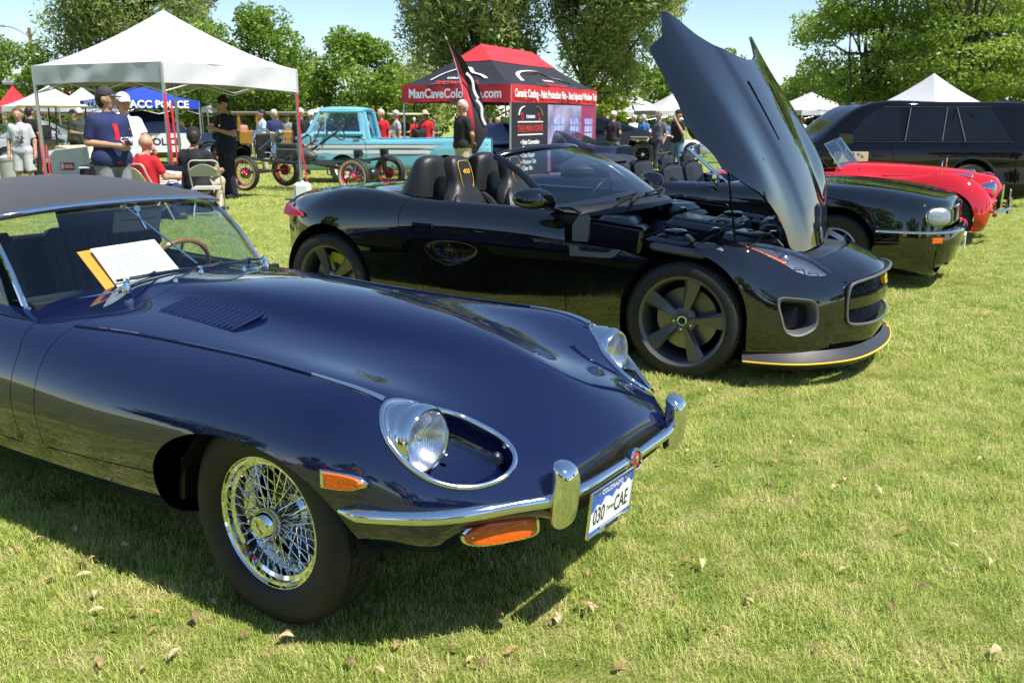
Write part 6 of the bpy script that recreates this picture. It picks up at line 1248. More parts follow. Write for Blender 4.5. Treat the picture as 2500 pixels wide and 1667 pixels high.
def build_pickup():
    BLU = paint('pale_blue_paint', (.16, .43, .54), rough=.35); WHT = paint('white_paint', (.66, .66, .64), rough=.35)
    car = thing('vintage_pickup', 'pale blue and white 1960s cab forward pickup truck', 'pickup', (-3.97, 22.35, float(GZ(22))), PI, 'cars on show')
    # local x forward: front of cab +1.08, rear -3.47 ; half width .88
    hw = .88
    def side_prof(zt, x): return zt
    rows = []
    for x, zt, ins in ((-3.47, 1.03, .05), (-3.40, 1.04, .0), (-2.0, 1.04, .0), (-.58, 1.04, .0), (0., 1.12, .0), (.55, 1.17, .0), (.80, 1.16, .02), (.98, 1.12, .07), (1.06, .95, .13), (1.08, .75, .16)):
        w = hw - ins; rows.append((x, [(0, zt), (w * .5, zt), (w - .06, zt - .003), (w - .012, zt - .03), (w, zt - .14), (w + .01, .85), (w + .005, .60), (w - .015, .42), (w - .04, .36), (0, .36)]))
    V, F = shell(rows, 110, 80); v, f = grid_part(V, F, [arch_cut(0, .36, .325, .5), arch_cut(-2.41, .36, .325, .5), lambda V: -smin(V[:, 0] + 3.36, -.66 - V[:, 0], .80 - np.abs(V[:, 1]), V[:, 2] - .5), lambda V: -smin(V[:, 0] + .55, .70 - V[:, 0], .78 - np.abs(V[:, 1]), V[:, 2] - .95)]); g = G(); g.add(v, f); body = g.build('body', BLU, car, ang=35, solid=.012); wells(car, (0, -2.41), .5, .84, .335, .36)
    for sg in (-1, 1):
        for z0, z1 in ((.835, .915), (.70, .805)):
            L = [[(x, sg * (hw + .012 - max(0, x - .75) * .25), z0), (x, sg * (hw + .016 - max(0, x - .75) * .25), (z0 + z1) / 2), (x, sg * (hw + .013 - max(0, x - .75) * .25), z1)] for x in np.linspace(-3.40, 1.0, 20)]; g = G(); g.loft(L, False, False); g.build('white_band', WHT, car)
            g = G(); g.tube([(-3.4, sg * (hw + .016), z1), (.75, sg * (hw + .016), z1)], .006, n=4); g.build('band_trim', CHROME if z0 > .8 else DARK, car)
        # cab sides: pillars and window frame
        g = G()
        for a, b, r_ in (((.80, .845, 1.15), (.50, .72, 1.66), .045), ((-.50, .845, 1.02), (-.42, .72, 1.66), .07), ((-.62, .83, 1.02), (-.50, .72, 1.64), .06)): g.tube([np.array(a) * (1, sg, 1), np.array(b) * (1, sg, 1)], r_, n=8, flat=.6, up=(0, 1, 0))
        g.tube([(.62, sg * .855, 1.15), (-.5, sg * .855, 1.15)], .05, n=8); g.tube([(.5, sg * .73, 1.66), (-.5, sg * .73, 1.66)], .04, n=6); g.build('cab_frame', BLU, car)
        pane('side_window', [(.70, sg * .82, 1.18), (-.40, sg * .82, 1.18), (-.36, sg * .735, 1.62), (.46, sg * .735, 1.62)], glass('clear_pane', (.88, .93, .93)), car)
        g = G(); g.tube([(.40, sg * .83, 1.18), (.38, sg * .74, 1.62)], .012, n=5); g.build('vent_post', CHROME, car); g = G(); g.tube([(-.28, sg * .885, 1.04), (-.42, sg * .885, 1.035)], .018, n=6); g.build('door_handle', CHROME, car)
        g = G(); g.tube(curve([(-.55, sg * .893, 1.02), (-.56, sg * .898, .7), (-.56, sg * .885, .42)], 6), .004, n=4); g.tube(curve([(.66, sg * .893, 1.02), (.68, sg * .898, .7), (.40, sg * .892, .62)], 6), .004, n=4); g.build('door_seam', DARK, car)
        for x in (0, -2.41): plain_wheel(car, (x, sg * .74, .33), sg, .33, .19, .20, WHT)
        g = G(); g.box((.33, sg * .94, 1.18), (.06, .10, .14), b=.02); g.build('mirror', CHROME, car)
        g = G(); g.lathe([(.055, 0), (.05, .02), (0, .03)], c=(-.47, sg * .893, .70), d=(0, sg, 0), n=16); g.build('fuel_cap', CHROME, car)
    L = []
    for z, x0, x1, w in ((1.655, -.55, .55, .74), (1.70, -.60, .60, .76), (1.735, -.56, .55, .72), (1.765, -.40, .38, .55), (1.775, -.1, .1, .2)):
        t = np.linspace(0, 2 * PI, 36, endpoint=False); c_, s_ = np.cos(t), np.sin(t); L.append(np.stack([(x0 + x1) / 2 + (x1 - x0) / 2 * np.sign(c_) * np.abs(c_) ** .4, w * np.sign(s_) * np.abs(s_) ** .4, np.full(36, z)], 1))
    g = G(); g.loft(L, True, True); g.build('roof', BLU, car, ang=50)
    pane('windscreen', [(.78, -.72, 1.18), (.78, .72, 1.18), (.50, .64, 1.64), (.50, -.64, 1.64)], glass('clear_pane'), car); pane('rear_window', [(-.56, -.55, 1.15), (-.56, .55, 1.15), (-.48, .5, 1.58), (-.48, -.5, 1.58)], glass('clear_pane'), car)
    g = G(); g.box((-2.0, 0, .55), (2.8, 1.6, .04)); g.box((-.63, 0, .80), (.04, 1.66, .5)); g.box((-3.40, 0, .80), (.04, 1.66, .45)); g.build('bed', BLU, car)
    g = G(); g.box((-.1, 0, .78), (.45, 1.4, .16), b=.05); g.box((-.38, 0, 1.0), (.14, 1.4, .5), b=.05); g.build('bench_seat', LEATHER_DK, car); g = G(); t = np.linspace(0, 2 * PI, 24, endpoint=False); g.tube(np.stack([.42 + .08 * np.sin(t), .36 + .2 * np.cos(t), 1.17 + .16 * np.sin(t)], 1), .012, n=5, closed=True); g.build('steering_wheel', BLACKPL, car)
def build_chassis():
    REDW = mat('red_wire_wheel', (.48, .02, .03), .35, coat=.5); BLKP = mat('frame_black', (.015, .015, .015), .3, coat=.4); CRM = mat('whitewall_cream', (.52, .44, .28), .6); BRZ = mat('rusty_rod', (.35, .13, .03), .5)
    x, y, _ = AT(865, 17.9); car = thing('rolling_chassis', 'bare vintage car chassis with red wire wheels and exposed engine', 'chassis', (x + .2, y + .65, 0), PI - .39, 'cars on show')
    wb = 2.62; hw = .70
    for sg in (-1, 1):
        L = [np.array((q, sg * w, z)) for q, w, z in ((-.25, .50, .62), (0, .48, .66), (.5, .45, .60), (1.5, .40, .58), (2.3, .34, .60), (2.85, .33, .66))]; g = G(); g.tube(curve(L, 20), .055, n=4, flat=.55); g.build('frame_rail', BLKP, car)
        for q in (0, wb):
            o = sg; w_ = G(); w_.lathe([(.245, -.05), (.235, -.02), (.232, .03), (.25, .052), (.262, .05), (.258, -.05)], d=(0, o, 0), n=36); w = w_.build('wheel', REDW if q else REDW, car, loc=(q, sg * hw, .355), ang=30)
            t = G(); t.lathe([(.255, .05), (.30, .066), (.335, .055), (.353, .03), (.355, 0), (.353, -.03), (.335, -.055), (.30, -.066), (.255, -.05)], d=(0, o, 0), n=44); t.build('tyre', TYRE, w, ang=60); t = G(); t.lathe([(.262, .055), (.275, .0625), (.300, .0675), (.312, .066)], d=(0, o, 0), n=44); t.build('whitewall', CRM, w)
            t = G(); t.lathe([(.12, -.05), (.11, .02), (.07, .05), (.045, .08), (0, .085)], d=(0, o, 0), n=20); t.build('hub', REDW, w); t = G(); t.lathe([(.04, .08), (.035, .10), (0, .105)], d=(0, o, 0), n=14); t.build('hub_cap', CHROME, w)
            k_ = G(); cr = mat('cream_spoke', (.6, .56, .46), .4)
            for i in range(24): a = i * PI / 12; b = a + (.3 if i % 2 else -.3); k_.tube([(math.cos(a) * .09, o * .04, math.sin(a) * .09), (math.cos(b) * .24, o * .0, math.sin(b) * .24)], .005, n=4)
            k_.build('spokes', CHROME, w, kind='stuff')
    g = G()
    for q in (0, wb): g.tube([(q, -.66, .355), (q, .66, .355)], .03, n=8)
    g.sph((0, 0, .36), (.14, .16, .14)); g.tube([(0, 0, .36), (1.4, 0, .55)], .035, n=8); g.build('axles', BLKP, car)
    for sg in (-1, 1): g = G(); g.tube([(0, sg * .52, .38), (.06, sg * .50, .85)], .05, n=8); g.box((.0, sg * .5, .80), (.16, .12, .12), b=.02); g.build('spring_perch', BLKP, car)
    EN = mat('engine_iron', (.06, .07, .06), .5, .3, var=.4, vscale=14); g = G(); g.box((2.0, 0, .72), (.56, .20, .26), b=.03); g.box((2.0, 0, .90), (.50, .14, .10), b=.02); g.lathe([(.15, -.12), (.17, 0), (.12, .16), (.06, .26), (0, .26)], c=(1.6, 0, .70), d=(-1, 0, -.1), n=16); g.tube([(2.2, -.18, .9), (1.8, -.2, .9), (1.6, -.22, .6)], .035, n=8); eng = g.build('engine', EN, car)
    rr = random.Random(12)
    for k in range(16):
        p = np.array((rr.uniform(1.45, 2.4), rr.choice((-1, 1)) * rr.uniform(.12, .3), rr.uniform(.55, .95))); g = G(); g.tube(curve([p, p + (rr.uniform(-.15, .15), rr.uniform(-.06, .06), rr.uniform(-.1, .2)), p + (rr.uniform(-.35, .35), rr.uniform(-.1, .1), rr.uniform(-.1, .15))], 8), rr.choice((.010, .014, .020)), n=6); g.build('pipe', (EN, BLKP, CHROME)[k % 3], eng)
    for k in range(4): g = G(); g.lathe([(.022, 0), (.022, .05), (.012, .07), (0, .08)], c=(1.80 + k * .13, .0, 1.02), n=8); g.build('spark_plug', CHROME, eng)
    for k, (x0, y0, z0, s_) in enumerate(((1.75, -.2, .85, .10), (2.2, -.2, .75, .12), (1.95, -.22, 1.02, .09))): g = G(); g.box((x0, y0, z0), (s_, s_ * .8, s_), b=.02); g.build('ancillary', EN if k else CHROME, eng)
    g = G(); g.box((2.64, 0, .88), (.06, .46, .50), b=.02); rad = g.build('radiator', DARK, car); g = G(); P = np.array([(2.68, -.27, .55), (2.68, -.28, .9), (2.66, -.22, 1.17), (2.66, 0, 1.22), (2.66, .22, 1.17), (2.68, .28, .9), (2.68, .27, .55)]); g.tube(curve(P, 30), .035, n=8); g.build('radiator_shell', CHROME, rad)
    g = G(); g.box((2.35, -.1, 1.10), (.34, .16, .10), rot=Matrix.Rotation(.6, 3, 'Y'), b=.02); g.build('air_duct', mat('grey_metal', (.30, .30, .29), .45, .6), car)
    g = G(); g.tube([(1.9, -.32, .66), (1.0, -.30, 1.18)], .022, n=8); st = g.build('steering_column', BLKP, car); c = np.array((.98, -.30, 1.20)); n = np.array((-.86, 0, .5)); u = np.array((0, 1., 0)); w = np.cross(n, u); t = np.linspace(0, 2 * PI, 32, endpoint=False); g = G(); g.tube(c + .21 * (np.cos(t)[:, None] * u + np.sin(t)[:, None] * w), .013, n=6, closed=True)
    for k in range(4): a = k * PI / 2 + .5; g.tube([c, c + .2 * (math.cos(a) * u + math.sin(a) * w)], .008, n=5)
    g.build('steering_wheel', BLKP, st); g = G(); g.tube([(2.45, -.45, .62), (1.55, -.42, 1.02)], .02, n=6); g.build('rod', BRZ, car); g = G(); g.tube(curve([(1.5, -.1, .9), (1.3, -.1, 1.2), (1.25, -.1, 1.3)], 8), .012, n=6); g.sph((1.25, -.1, 1.31), .025); g.build('gear_lever', BLKP, car)
    for q in (.5, 1.2, 1.9): g = G(); g.tube([(q, -.46, .58), (q, .46, .58)], .035, n=6); g.build('cross_member', BLKP, car)
    g = G(); g.tube([(1.35, -.42, .5), (1.35, -.42, .30), (1.2, -.42, .28)], .018, n=6); g.tube([(.6, -.45, .55), (.6, -.45, .33)], .02, n=6); g.build('step_bracket', mat('grey_metal'), car)
def simple_car(name, label, loc, rz, body, m, wins, wheel_r=.33, wheels=(0, -2.7), hw=.9, cat='car', group='far parked cars', glass_m=None, rim=None):
    """far vehicle: shell from half sections, window panes, wheels and lamps as parts"""
    car = thing(name, label, cat, loc, rz, group); V, F = shell(body, 50, 46)
    v, f = grid_part(V, F, [arch_cut(x, wheel_r, wheel_r * 1.12, hw * .6) for x in wheels]); g = G(); g.add(v, f); ends = half_rows(body); g.add(ends[0], [tuple(range(ends.shape[1]))]); g.add(ends[-1], [tuple(range(ends.shape[1]))]); g.build('body', m, car, ang=35)
    for w in wins:
        for sg in (-1, 1): g = G(); g.prism(np.array([(x, sg * (y - .01), z) for x, y, z in w]), (0, sg * .016, 0)); g.build('side_window', glass_m or DKGLASS, car, smooth=False)
    for x in wheels:
        for sg in (-1, 1): plain_wheel(car, (x, sg * (hw - .12), wheel_r), sg, wheel_r, .22, wheel_r * .62, rim or mat('silver_alloy', (.45, .45, .46), .3, .9))
        wells(car, (x,), hw * .55, hw - .03, wheel_r * 1.13, wheel_r)
    return car
def sedan_rows(L, h, hood, w, z0=.25, wb=2.7, suv=False):
    r = []; fo, ro = .85, L - wb - .85
    hz = hood; P = [(-wb - ro, .6 * h + .1, .85), (-wb - ro + .15, hz + (.55 if suv else .02) * (h - hz), .97), (-wb - .2, h if suv else hz + .05, 1), (-wb + (.0 if suv else .55), h, 1), (-1.45, h, 1), (-.62, hz + .06, 1), (.1, hz, .99), (fo - .2, hz - .1, .93), (fo, .62 * hz, .8)]
    for x, zt, k in P:
        top = zt > hz + .12; wt = w * (.72 if top else .86) * k
        r.append((x, [(0, zt), (wt * .6, zt), (wt, zt - .03), (w * k * (.80 if top else .93), zt - .10 if top else zt - .06), (w * k * .96, min(hz, zt - .12)), (w * k, hz * .72), (w * k * .98, z0 + .1), (w * k * .93, z0), (0, z0)]))
    return r
def build_far_cars():
    BL2 = paint('dark_navy_far', (.010, .014, .035)); WH2 = mat('police_white', (.66, .66, .66), .35, coat=.6)
    # police wagon
    x, y, z = AT(500, 34); ps = simple_car('police_wagon', 'black and white police wagon parked behind the seated men', (x, y, z), .38, sedan_rows(5.0, 1.77, 1.12, .98, .3, 3.0, True), BL2, [[(-.75, .90, 1.16), (-1.55, .90, 1.16), (-1.55, .76, 1.64), (-1.2, .78, 1.62)], [(-1.62, .90, 1.16), (-2.45, .90, 1.16), (-2.45, .76, 1.62), (-1.62, .76, 1.64)], [(-2.52, .90, 1.16), (-3.45, .90, 1.16), (-3.2, .77, 1.60), (-2.52, .76, 1.62)]], .38, (0, -3.0), .98, 'car', 'far parked cars')
    for sg in (-1, 1):
        g = G(); g.prism([(-.55, sg * .975, .45), (-2.4, sg * .975, .45), (-2.75, sg * .975, 1.10), (-.55, sg * .975, 1.10)], (0, sg * .02, 0)); g.build('white_door_panel', WH2, ps, smooth=False)
        put_text('door_lettering', 'POLICE', .34, frame4((-1.5, sg * .998, .80), (-sg, 0, 0), (0, 0, 1)), DARK, ps, ext=.003, bold=.01)
        g = G(); g.box((-3.93, sg * .80, 1.02), (.10, .20, .34), b=.03); g.build('tail_lamp', mat('red_lamp'), ps)
    g = G(); g.box((-3.98, 0, 1.38), (.02, 1.3, .42), rot=Matrix.Rotation(.18, 3, 'Y')); g.build('rear_window', DKGLASS, ps); g = G(); g.box((-4.02, 0, .82), (.03, .32, .16)); g.build('licence_plate', WH2, ps)
    put_text('tail_lettering', 'POLICE', .16, frame4((-4.03, 0, 1.12), (0, -1, 0), (0, 0, 1)), WH2, ps, ext=.004)
    # angular black truck
    x, y, z = AT(1553, 32); AB = mat('satin_black_wrap', (.012, .013, .017), .35, .3, coat=.3); t = thing('angular_truck', 'angular matte black electric truck behind the printed tent wall', 'truck', (x, y, z), .12, 'far parked cars')
    prof = [(-4.4, .55), (-4.5, 1.30), (-4.3, 1.42), (-1.75, 1.80), (.35, 1.14), (1.05, 1.02), (1.12, .95), (1.12, .55), (.60, .50), (.46, .98), (-.46, .98), (-.60, .50), (-3.05, .50), (-3.20, .98), (-4.0, .98), (-4.2, .5)]
    g = G(); g.loft([[(a, -.70 - (.30 if b < 1.25 else 0), b) for a, b in prof], [(a, .70 + (.30 if b < 1.25 else 0), b) for a, b in prof]], True, True); g.build('body', AB, t, ang=10)
    for sg in (-1, 1):
        for xc in (0, -3.6):
            g = G(); P = [(xc + .66, sg * 1.02, .50), (xc + .46, sg * 1.02, 1.0), (xc - .46, sg * 1.02, 1.0), (xc - .66, sg * 1.02, .50)]; g.tube(P, .07, n=4, flat=.6); g.build('arch_flare', GREYTRIM, t, ang=10); plain_wheel(t, (xc, sg * .86, .44), sg, .44, .28, .26, mat('dark_alloy'), 'spoke')
        g = G(); g.prism([(-.1, sg * .93, 1.22), (-1.7, sg * .80, 1.68), (-3.4, sg * .86, 1.48), (-3.4, sg * .99, 1.22)], (0, sg * .01, 0)); g.build('side_window', DKGLASS, t, smooth=False)
    # wooden wagon
    x, y, z = AT(620, 33); WD = mat('varnished_wood', (.45, .22, .035), .4, coat=.5, var=.2, vscale=8); wgn = thing('wooden_wagon', 'vintage wooden station wagon with flat roof and open sides', 'car', (x, y, z), PI - .2, 'far parked cars')
    g = G(); g.box((-.9, 0, 1.80), (2.9, 1.5, .07), b=.03); g.build('roof', mat('wagon_roof', (.20, .20, .20), .6), wgn); g = G(); g.box((-.9, 0, .95), (2.4, 1.4, .5), b=.05); g.box((-.9, 0, 1.75), (2.8, 1.46, .04)); g.build('wood_body', WD, wgn)
    for sg in (-1, 1):
        for q in (.25, -.45, -1.2, -2.05): g = G(); g.box((q, sg * .68, 1.48), (.09, .07, .62)); g.build('post', WD, wgn)
        for q in (.95, -1.75): plain_wheel(wgn, (q, sg * .68, .36), sg, .36, .14, .24, WD, 'spoke')
        g = G(); a = np.linspace(.2, PI - .1, 14); g.tube(np.stack([.95 + .44 * np.cos(a), np.full(14, sg * .70), .38 + .44 * np.sin(a)], 1), .12, n=6, flat=.3); g.build('fender', BL2, wgn)
    g = G(); g.box((.85, 0, .95), (1.1, .72, .46), b=.1); g.build('hood', BL2, wgn)
    # golf carts
    CRM = mat('cart_cream', (.62, .54, .38), .4, coat=.4); SEAT = mat('cart_seat', (.20, .18, .14), .6)
    def cart(px, d, rz, label):
        x, y, z = AT(px, d); c = thing('golf_cart', label, 'golf cart', (x, y, z), rz, 'golf carts')
        g = G(); g.box((0, 0, 1.86), (1.5, 1.15, .09), b=.04); g.build('roof', CRM, c); g = G(); g.loft([[(xx, yy, zz) for xx, zz in ((-1.1, .35), (-1.15, .78), (-.5, .82), (-.35, .45), (.35, .42), (.55, .80), (.95, .74), (1.12, .45), (1.05, .33))] for yy in (-.56, .56)], True, True); g.build('body', CRM, c, ang=25)
        for sg in (-1, 1):
            g = G(); g.tube([(.55, sg * .52, .8), (.68, sg * .52, 1.84)], .02, n=6); g.tube([(-.75, sg * .52, .8), (-.68, sg * .52, 1.84)], .02, n=6); g.build('post', DARK, c)
            for q in (.78, -.78): plain_wheel(c, (q, sg * .48, .23), sg, .23, .2, .12, CRM)
        g = G(); g.box((-.42, 0, .88), (.5, 1.05, .12), b=.04); g.box((-.70, 0, 1.14), (.12, 1.05, .40), b=.04); g.build('seat', SEAT, c); g = G(); t = np.linspace(0, 2 * PI, 20, endpoint=False); g.tube(np.stack([.22 + .09 * np.sin(t), -.25 + .17 * np.cos(t), 1.12 + .13 * np.sin(t)], 1), .014, n=5, closed=True); g.tube([(.25, -.25, 1.1), (.5, -.25, .8)], .02, n=5); g.build('steering_wheel', BLACKPL, c)
        pane('windscreen', [(.60, -.5, .85), (.60, .5, .85), (.70, .5, 1.8), (.70, -.5, 1.8)], glass('clear_pane'), c); return c
    cart(128, 26, -.35, 'cream golf cart with brown seat behind the white bin'); cart(995, 40, .6, 'far golf cart seen left of the man in the black polo')
    # other far cars
    SV = paint('silver_far', (.30, .31, .32)); NB = paint('blue_far', (.012, .03, .13)); WC = paint('white_far', (.62, .62, .62)); RD = paint('red_far', (.40, .015, .02)); GN = paint('green_far', (.03, .06, .05))
    wn_ = lambda h: [[(-.75, .80, h - .42), (-1.5, .80, h - .42), (-1.5, .68, h - .08), (-1.2, .69, h - .08)], [(-1.56, .80, h - .42), (-2.4, .80, h - .42), (-2.1, .68, h - .08), (-1.56, .68, h - .08)]]
    for nm, lb, px, d, rz, m, L, h, hd in (('parked_car', 'blue vintage car behind the tent pole near the man in black', 1165, 31, 2.3, NB, 4.3, 1.42, .98), ('parked_car', 'white sports car under the raised hood edge', 1690, 42, -.15, WC, 4.4, 1.2, .80), ('parked_car', 'silver car at the far left behind the boy', 20, 30, .3, SV, 4.6, 1.45, .95), ('parked_car', 'dark car right of the raised hood by the tents', 2010, 34, -.3, GN, 4.4, 1.45, .95),
            ('parked_car', 'red car far behind the tents beside the hood', 2000, 48, 0, RD, 4.4, 1.4, .95), ('parked_car', 'grey car behind the golf cart', 215, 34, .2, SV, 4.6, 1.45, .95), ('parked_car', 'dark car in the row beyond the pickup bed', 985, 42, .1, BL2, 4.5, 1.45, .95), ('parked_car', 'black car in the row beyond the wooden wagon', 700, 44, 3.0, BL2, 4.6, 1.5, 1.0), ('parked_car', 'dark car far beyond the red and black tent', 1330, 46, .1, BL2, 4.5, 1.45, .95), ('parked_car', 'dark blue car beyond the right side of the black wagon', 2560, 19, 2.9, BL2, 4.6, 1.62, 1.0), ('parked_car', 'dark sloping car nose between pickup and printed wall', 1225, 27, 2.7, BL2, 4.6, 1.2, .85)):
        x, y, z = AT(px, d); simple_car(nm, lb, (x, y, z), rz, sedan_rows(L, h, hd, .90, .22), m, wn_(h), .33, (0, -2.7), .9)
build_xjs(); build_xk(); build_rr(); build_pickup(); build_chassis(); build_far_cars()
# ------------------------------------------------------------------ people: one continuous skin from a signed-distance field
def surface_net(fn, lo, hi, res):
    lo = np.array(lo, float); hi = np.array(hi, float); n = np.maximum(np.ceil((hi - lo) / res).astype(int), 2) + 1
    ax = [lo[i] + res * np.arange(n[i]) for i in range(3)]; P = np.stack(np.meshgrid(*ax, indexing='ij'), -1); D = fn(P.reshape(-1, 3)).reshape(n); S = D < 0
    c = [(i, j, k) for i in (0, 1) for j in (0, 1) for k in (0, 1)]; m = n - 1; cnt = sum(S[i:i + m[0], j:j + m[1], k:k + m[2]].astype(int) for i, j, k in c); act = (cnt > 0) & (cnt < 8)
    acc = np.zeros((*m, 3)); num = np.zeros(m)
    for a in range(3):
        for b0 in (0, 1):
            for b1 in (0, 1):
                o = [0, 0, 0]; o[(a + 1) % 3] = b0; o[(a + 2) % 3] = b1; e = list(o); e[a] = 1
                d0 = D[o[0]:o[0] + m[0], o[1]:o[1] + m[1], o[2]:o[2] + m[2]]; d1 = D[e[0]:e[0] + m[0], e[1]:e[1] + m[1], e[2]:e[2] + m[2]]; x = (d0 < 0) != (d1 < 0)
                t = np.where(x, d0 / np.where(d0 - d1 == 0, 1, d0 - d1), 0); q = np.zeros((*m, 3)); q[..., 0] = o[0]; q[..., 1] = o[1]; q[..., 2] = o[2]; q[..., a] += t; acc += q * x[..., None]; num += x
    idx = -np.ones(m, int); ii = np.argwhere(act); idx[act] = np.arange(len(ii)); V = lo + res * (ii + acc[act] / np.maximum(num[act], 1)[:, None]); F = []
    for a in range(3):
        b, c_ = (a + 1) % 3, (a + 2) % 3; sl0 = [slice(None)] * 3; sl1 = [slice(None)] * 3; sl0[a] = slice(0, n[a] - 1); sl1[a] = slice(1, n[a]); A = S[tuple(sl0)]; B = S[tuple(sl1)]; E = np.argwhere(A != B)
        E = E[(E[:, b] > 0) & (E[:, c_] > 0) & (E[:, b] < n[b] - 1) & (E[:, c_] < n[c_] - 1)]
        if not len(E): continue
        def g(db, dc): q = E.copy(); q[:, b] -= db; q[:, c_] -= dc; return idx[q[:, 0], q[:, 1], q[:, 2]]
        Q = np.stack([g(1, 1), g(0, 1), g(0, 0), g(1, 0)], 1); fl = A[E[:, 0], E[:, 1], E[:, 2]]; Q[~fl] = Q[~fl][:, ::-1]; F.append(Q[(Q >= 0).all(1)])
    return V, [tuple(f) for f in np.concatenate(F).tolist()]
def cap_sd(P, a, b, ra, rb, sc=None):
    a, b = np.array(a, float), np.array(b, float); e = b - a; t = np.clip((P - a) @ e / max(e @ e, 1e-9), 0, 1); q = P - a - t[:, None] * e
    if sc is not None: q = q / np.array(sc)
    return np.linalg.norm(q, axis=1) - (ra + (rb - ra) * t)
def smooth_min(d1, d2, k):
    h = np.clip(.5 + .5 * (d2 - d1) / k, 0, 1); return d2 * (1 - h) + d1 * h - k * h * (1 - h)
def field(caps, k=.03):
    def f(P):
        d = None
        for c in caps:
            s = cap_sd(P, *c[:5]) if len(c) > 4 else cap_sd(P, *c)
            if len(c) > 5 and c[5] is not None:
                for (pt, nr) in c[5]: s = np.maximum(s, (P - np.array(pt)) @ np.array(nr))
            d = s if d is None else smooth_min(d, s, k)
        return d
    return f
SKIN = mat('skin', (.46, .25, .17), .5, var=.08, vscale=10); SKIN_T = mat('tanned_skin', (.38, .19, .12), .5, var=.08, vscale=10)
def cloth(name, c, **k): return mat('cloth_' + name, c, .85, var=.12, vscale=18, bump=.5, bscale=22, **k)
def net_obj(name, caps, res, m, parent, k=.03, pad=.06):
    pts = np.array([p for c in caps for p in (c[0], c[1])]); rm = max(max(c[2], c[3]) for c in caps); sc = 1.0
    lo = pts.min(0) - rm * 1.4 - .02; hi = pts.max(0) + rm * 1.4 + .02; V, F = surface_net(field(caps, k), lo, hi, res)
    me = bpy.data.meshes.new(name); me.from_pydata(V.tolist(), [], F); me.polygons.foreach_set('use_smooth', [True] * len(F)); me.materials.append(m); me.update(); o = bpy.data.objects.new(name, me); COL.objects.link(o); o.parent = parent; return o
def person(label, loc, rz, h=1.76, build=1.0, shirt=None, trousers=None, shoes=None, skin=None, hair=None, cap=None, sleeve=.7, short=False, arms='down', legs='stand', res=.017, look=0., hands=True, belly=0., glasses=False, group='visitors', hem=.88, name='person', hat_brim=None):
    """stands (or sits) at the origin facing -y; x is the person's left"""
    skin = skin or SKIN; t = thing(name, label, 'person', loc, rz, group); s = h / 1.76; b = build
    SIT = legs == 'sit'; pz = .42 if SIT else .94; dz = pz - .94; sp = []
    hipL, hipR = np.array((.095 * b, 0, pz)), np.array((-.095 * b, 0, pz))
    if SIT: kn = [(.12, -.42, .47), (-.12, -.42, .47)]; an = [(.13, -.36, .09), (-.13, -.36, .09)]
    elif legs == 'walk': kn = [(.10, -.16, .52), (-.10, .04, .50)]; an = [(.10, -.22, .09), (-.10, .30, .12)]
    else: kn = [(.12, -.02, .50), (-.12, -.01, .50)]; an = [(.14, .02, .09), (-.13, .03, .09)]
    ch = np.array((0, .0, 1.22 + dz)); nk = np.array((0, .02, 1.46 + dz)); lean = -.05 if SIT else 0.
    sh = [np.array((.185 * b, .02 + lean, 1.415 + dz)), np.array((-.185 * b, .02 + lean, 1.415 + dz))]; hd = np.array((0, -.005 + lean, 1.655 + dz))
    A = {'down': [((.26, .05, 1.13), (.27, -.03, .87)), ((-.26, .05, 1.13), (-.27, -.03, .87))], 'phone': [((.26, .03, 1.14), (.07, -.26, 1.13)), ((-.26, .05, 1.14), (-.05, -.27, 1.10))], 'back': [((.27, .10, 1.14), (.05, .20, .98)), ((-.27, .10, 1.14), (-.05, .21, .97))],
         'chest': [((.26, .02, 1.15), (.05, -.24, 1.24)), ((-.26, .05, 1.13), (-.27, -.02, .88))], 'table': [((.24, -.16, 1.18), (.16, -.40, 1.16)), ((-.24, -.16, 1.18), (-.16, -.40, 1.16))], 'reach': [((.25, -.10, 1.16), (.24, -.36, 1.02)), ((-.25, .05, 1.13), (-.25, -.02, .88))], 'face': [((.25, -.05, 1.14), (.06, -.17, 1.52)), ((-.24, .02, 1.13), (-.02, -.2, 1.05))], 'cross': [((.25, -.02, 1.14), (-.10, -.20, 1.17)), ((-.25, -.02, 1.14), (.10, -.21, 1.14))], 'walk': [((.26, .10, 1.14), (.25, -.02, .90)), ((-.25, -.02, 1.13), (-.24, -.20, .95))]}[arms]
    A = [tuple(np.array(q) * (b ** .5, 1, 1) + (0, 0, dz) for q in p) for p in A]
    cr, sr = math.cos(look), math.sin(look); rot = lambda p: hd + np.array((p[0] * cr - p[1] * sr, p[0] * sr + p[1] * cr, p[2]))
    body = [(hipL, hipR, .125 * b, .125 * b), ((0, 0, pz + .04), (0, -.01, 1.10 + dz), .135 * b, .13 * b), ((.06 * b, 0, 1.10 + dz), (.08 * b, .01, 1.33 + dz), .12 * b, .12 * b), ((-.06 * b, 0, 1.10 + dz), (-.08 * b, .01, 1.33 + dz), .12 * b, .12 * b), (sh[0] * (.86, 1, 1) + (0, 0, -.01), sh[1] * (.86, 1, 1) + (0, 0, -.01), .062, .062), ((0, .02, 1.40 + dz), (0, .02, 1.47 + dz), .085, .062), (nk + (0, lean, -.04), hd + (0, .01, -.05), .060, .055)]
    if belly: body.append(((0, -.05 * belly, 1.02 + dz), (0, -.05 * belly, 1.12 + dz), .14 * b + .02 * belly, .13 * b + .02 * belly))
    head = [(rot((0, .02, .03)), rot((0, .0, .045)), .096, .094), (rot((0, -.028, -.02)), rot((0, -.032, -.06)), .070, .052), (rot((0, -.098, -.005)), rot((0, -.112, -.028)), .012, .016), (rot((.088, .012, -.005)), rot((.088, .016, .02)), .018, .02), (rot((-.088, .012, -.005)), rot((-.088, .016, .02)), .018, .02), (rot((-.03, -.088, .035)), rot((.03, -.088, .035)), .014, .014)]
    arm = []
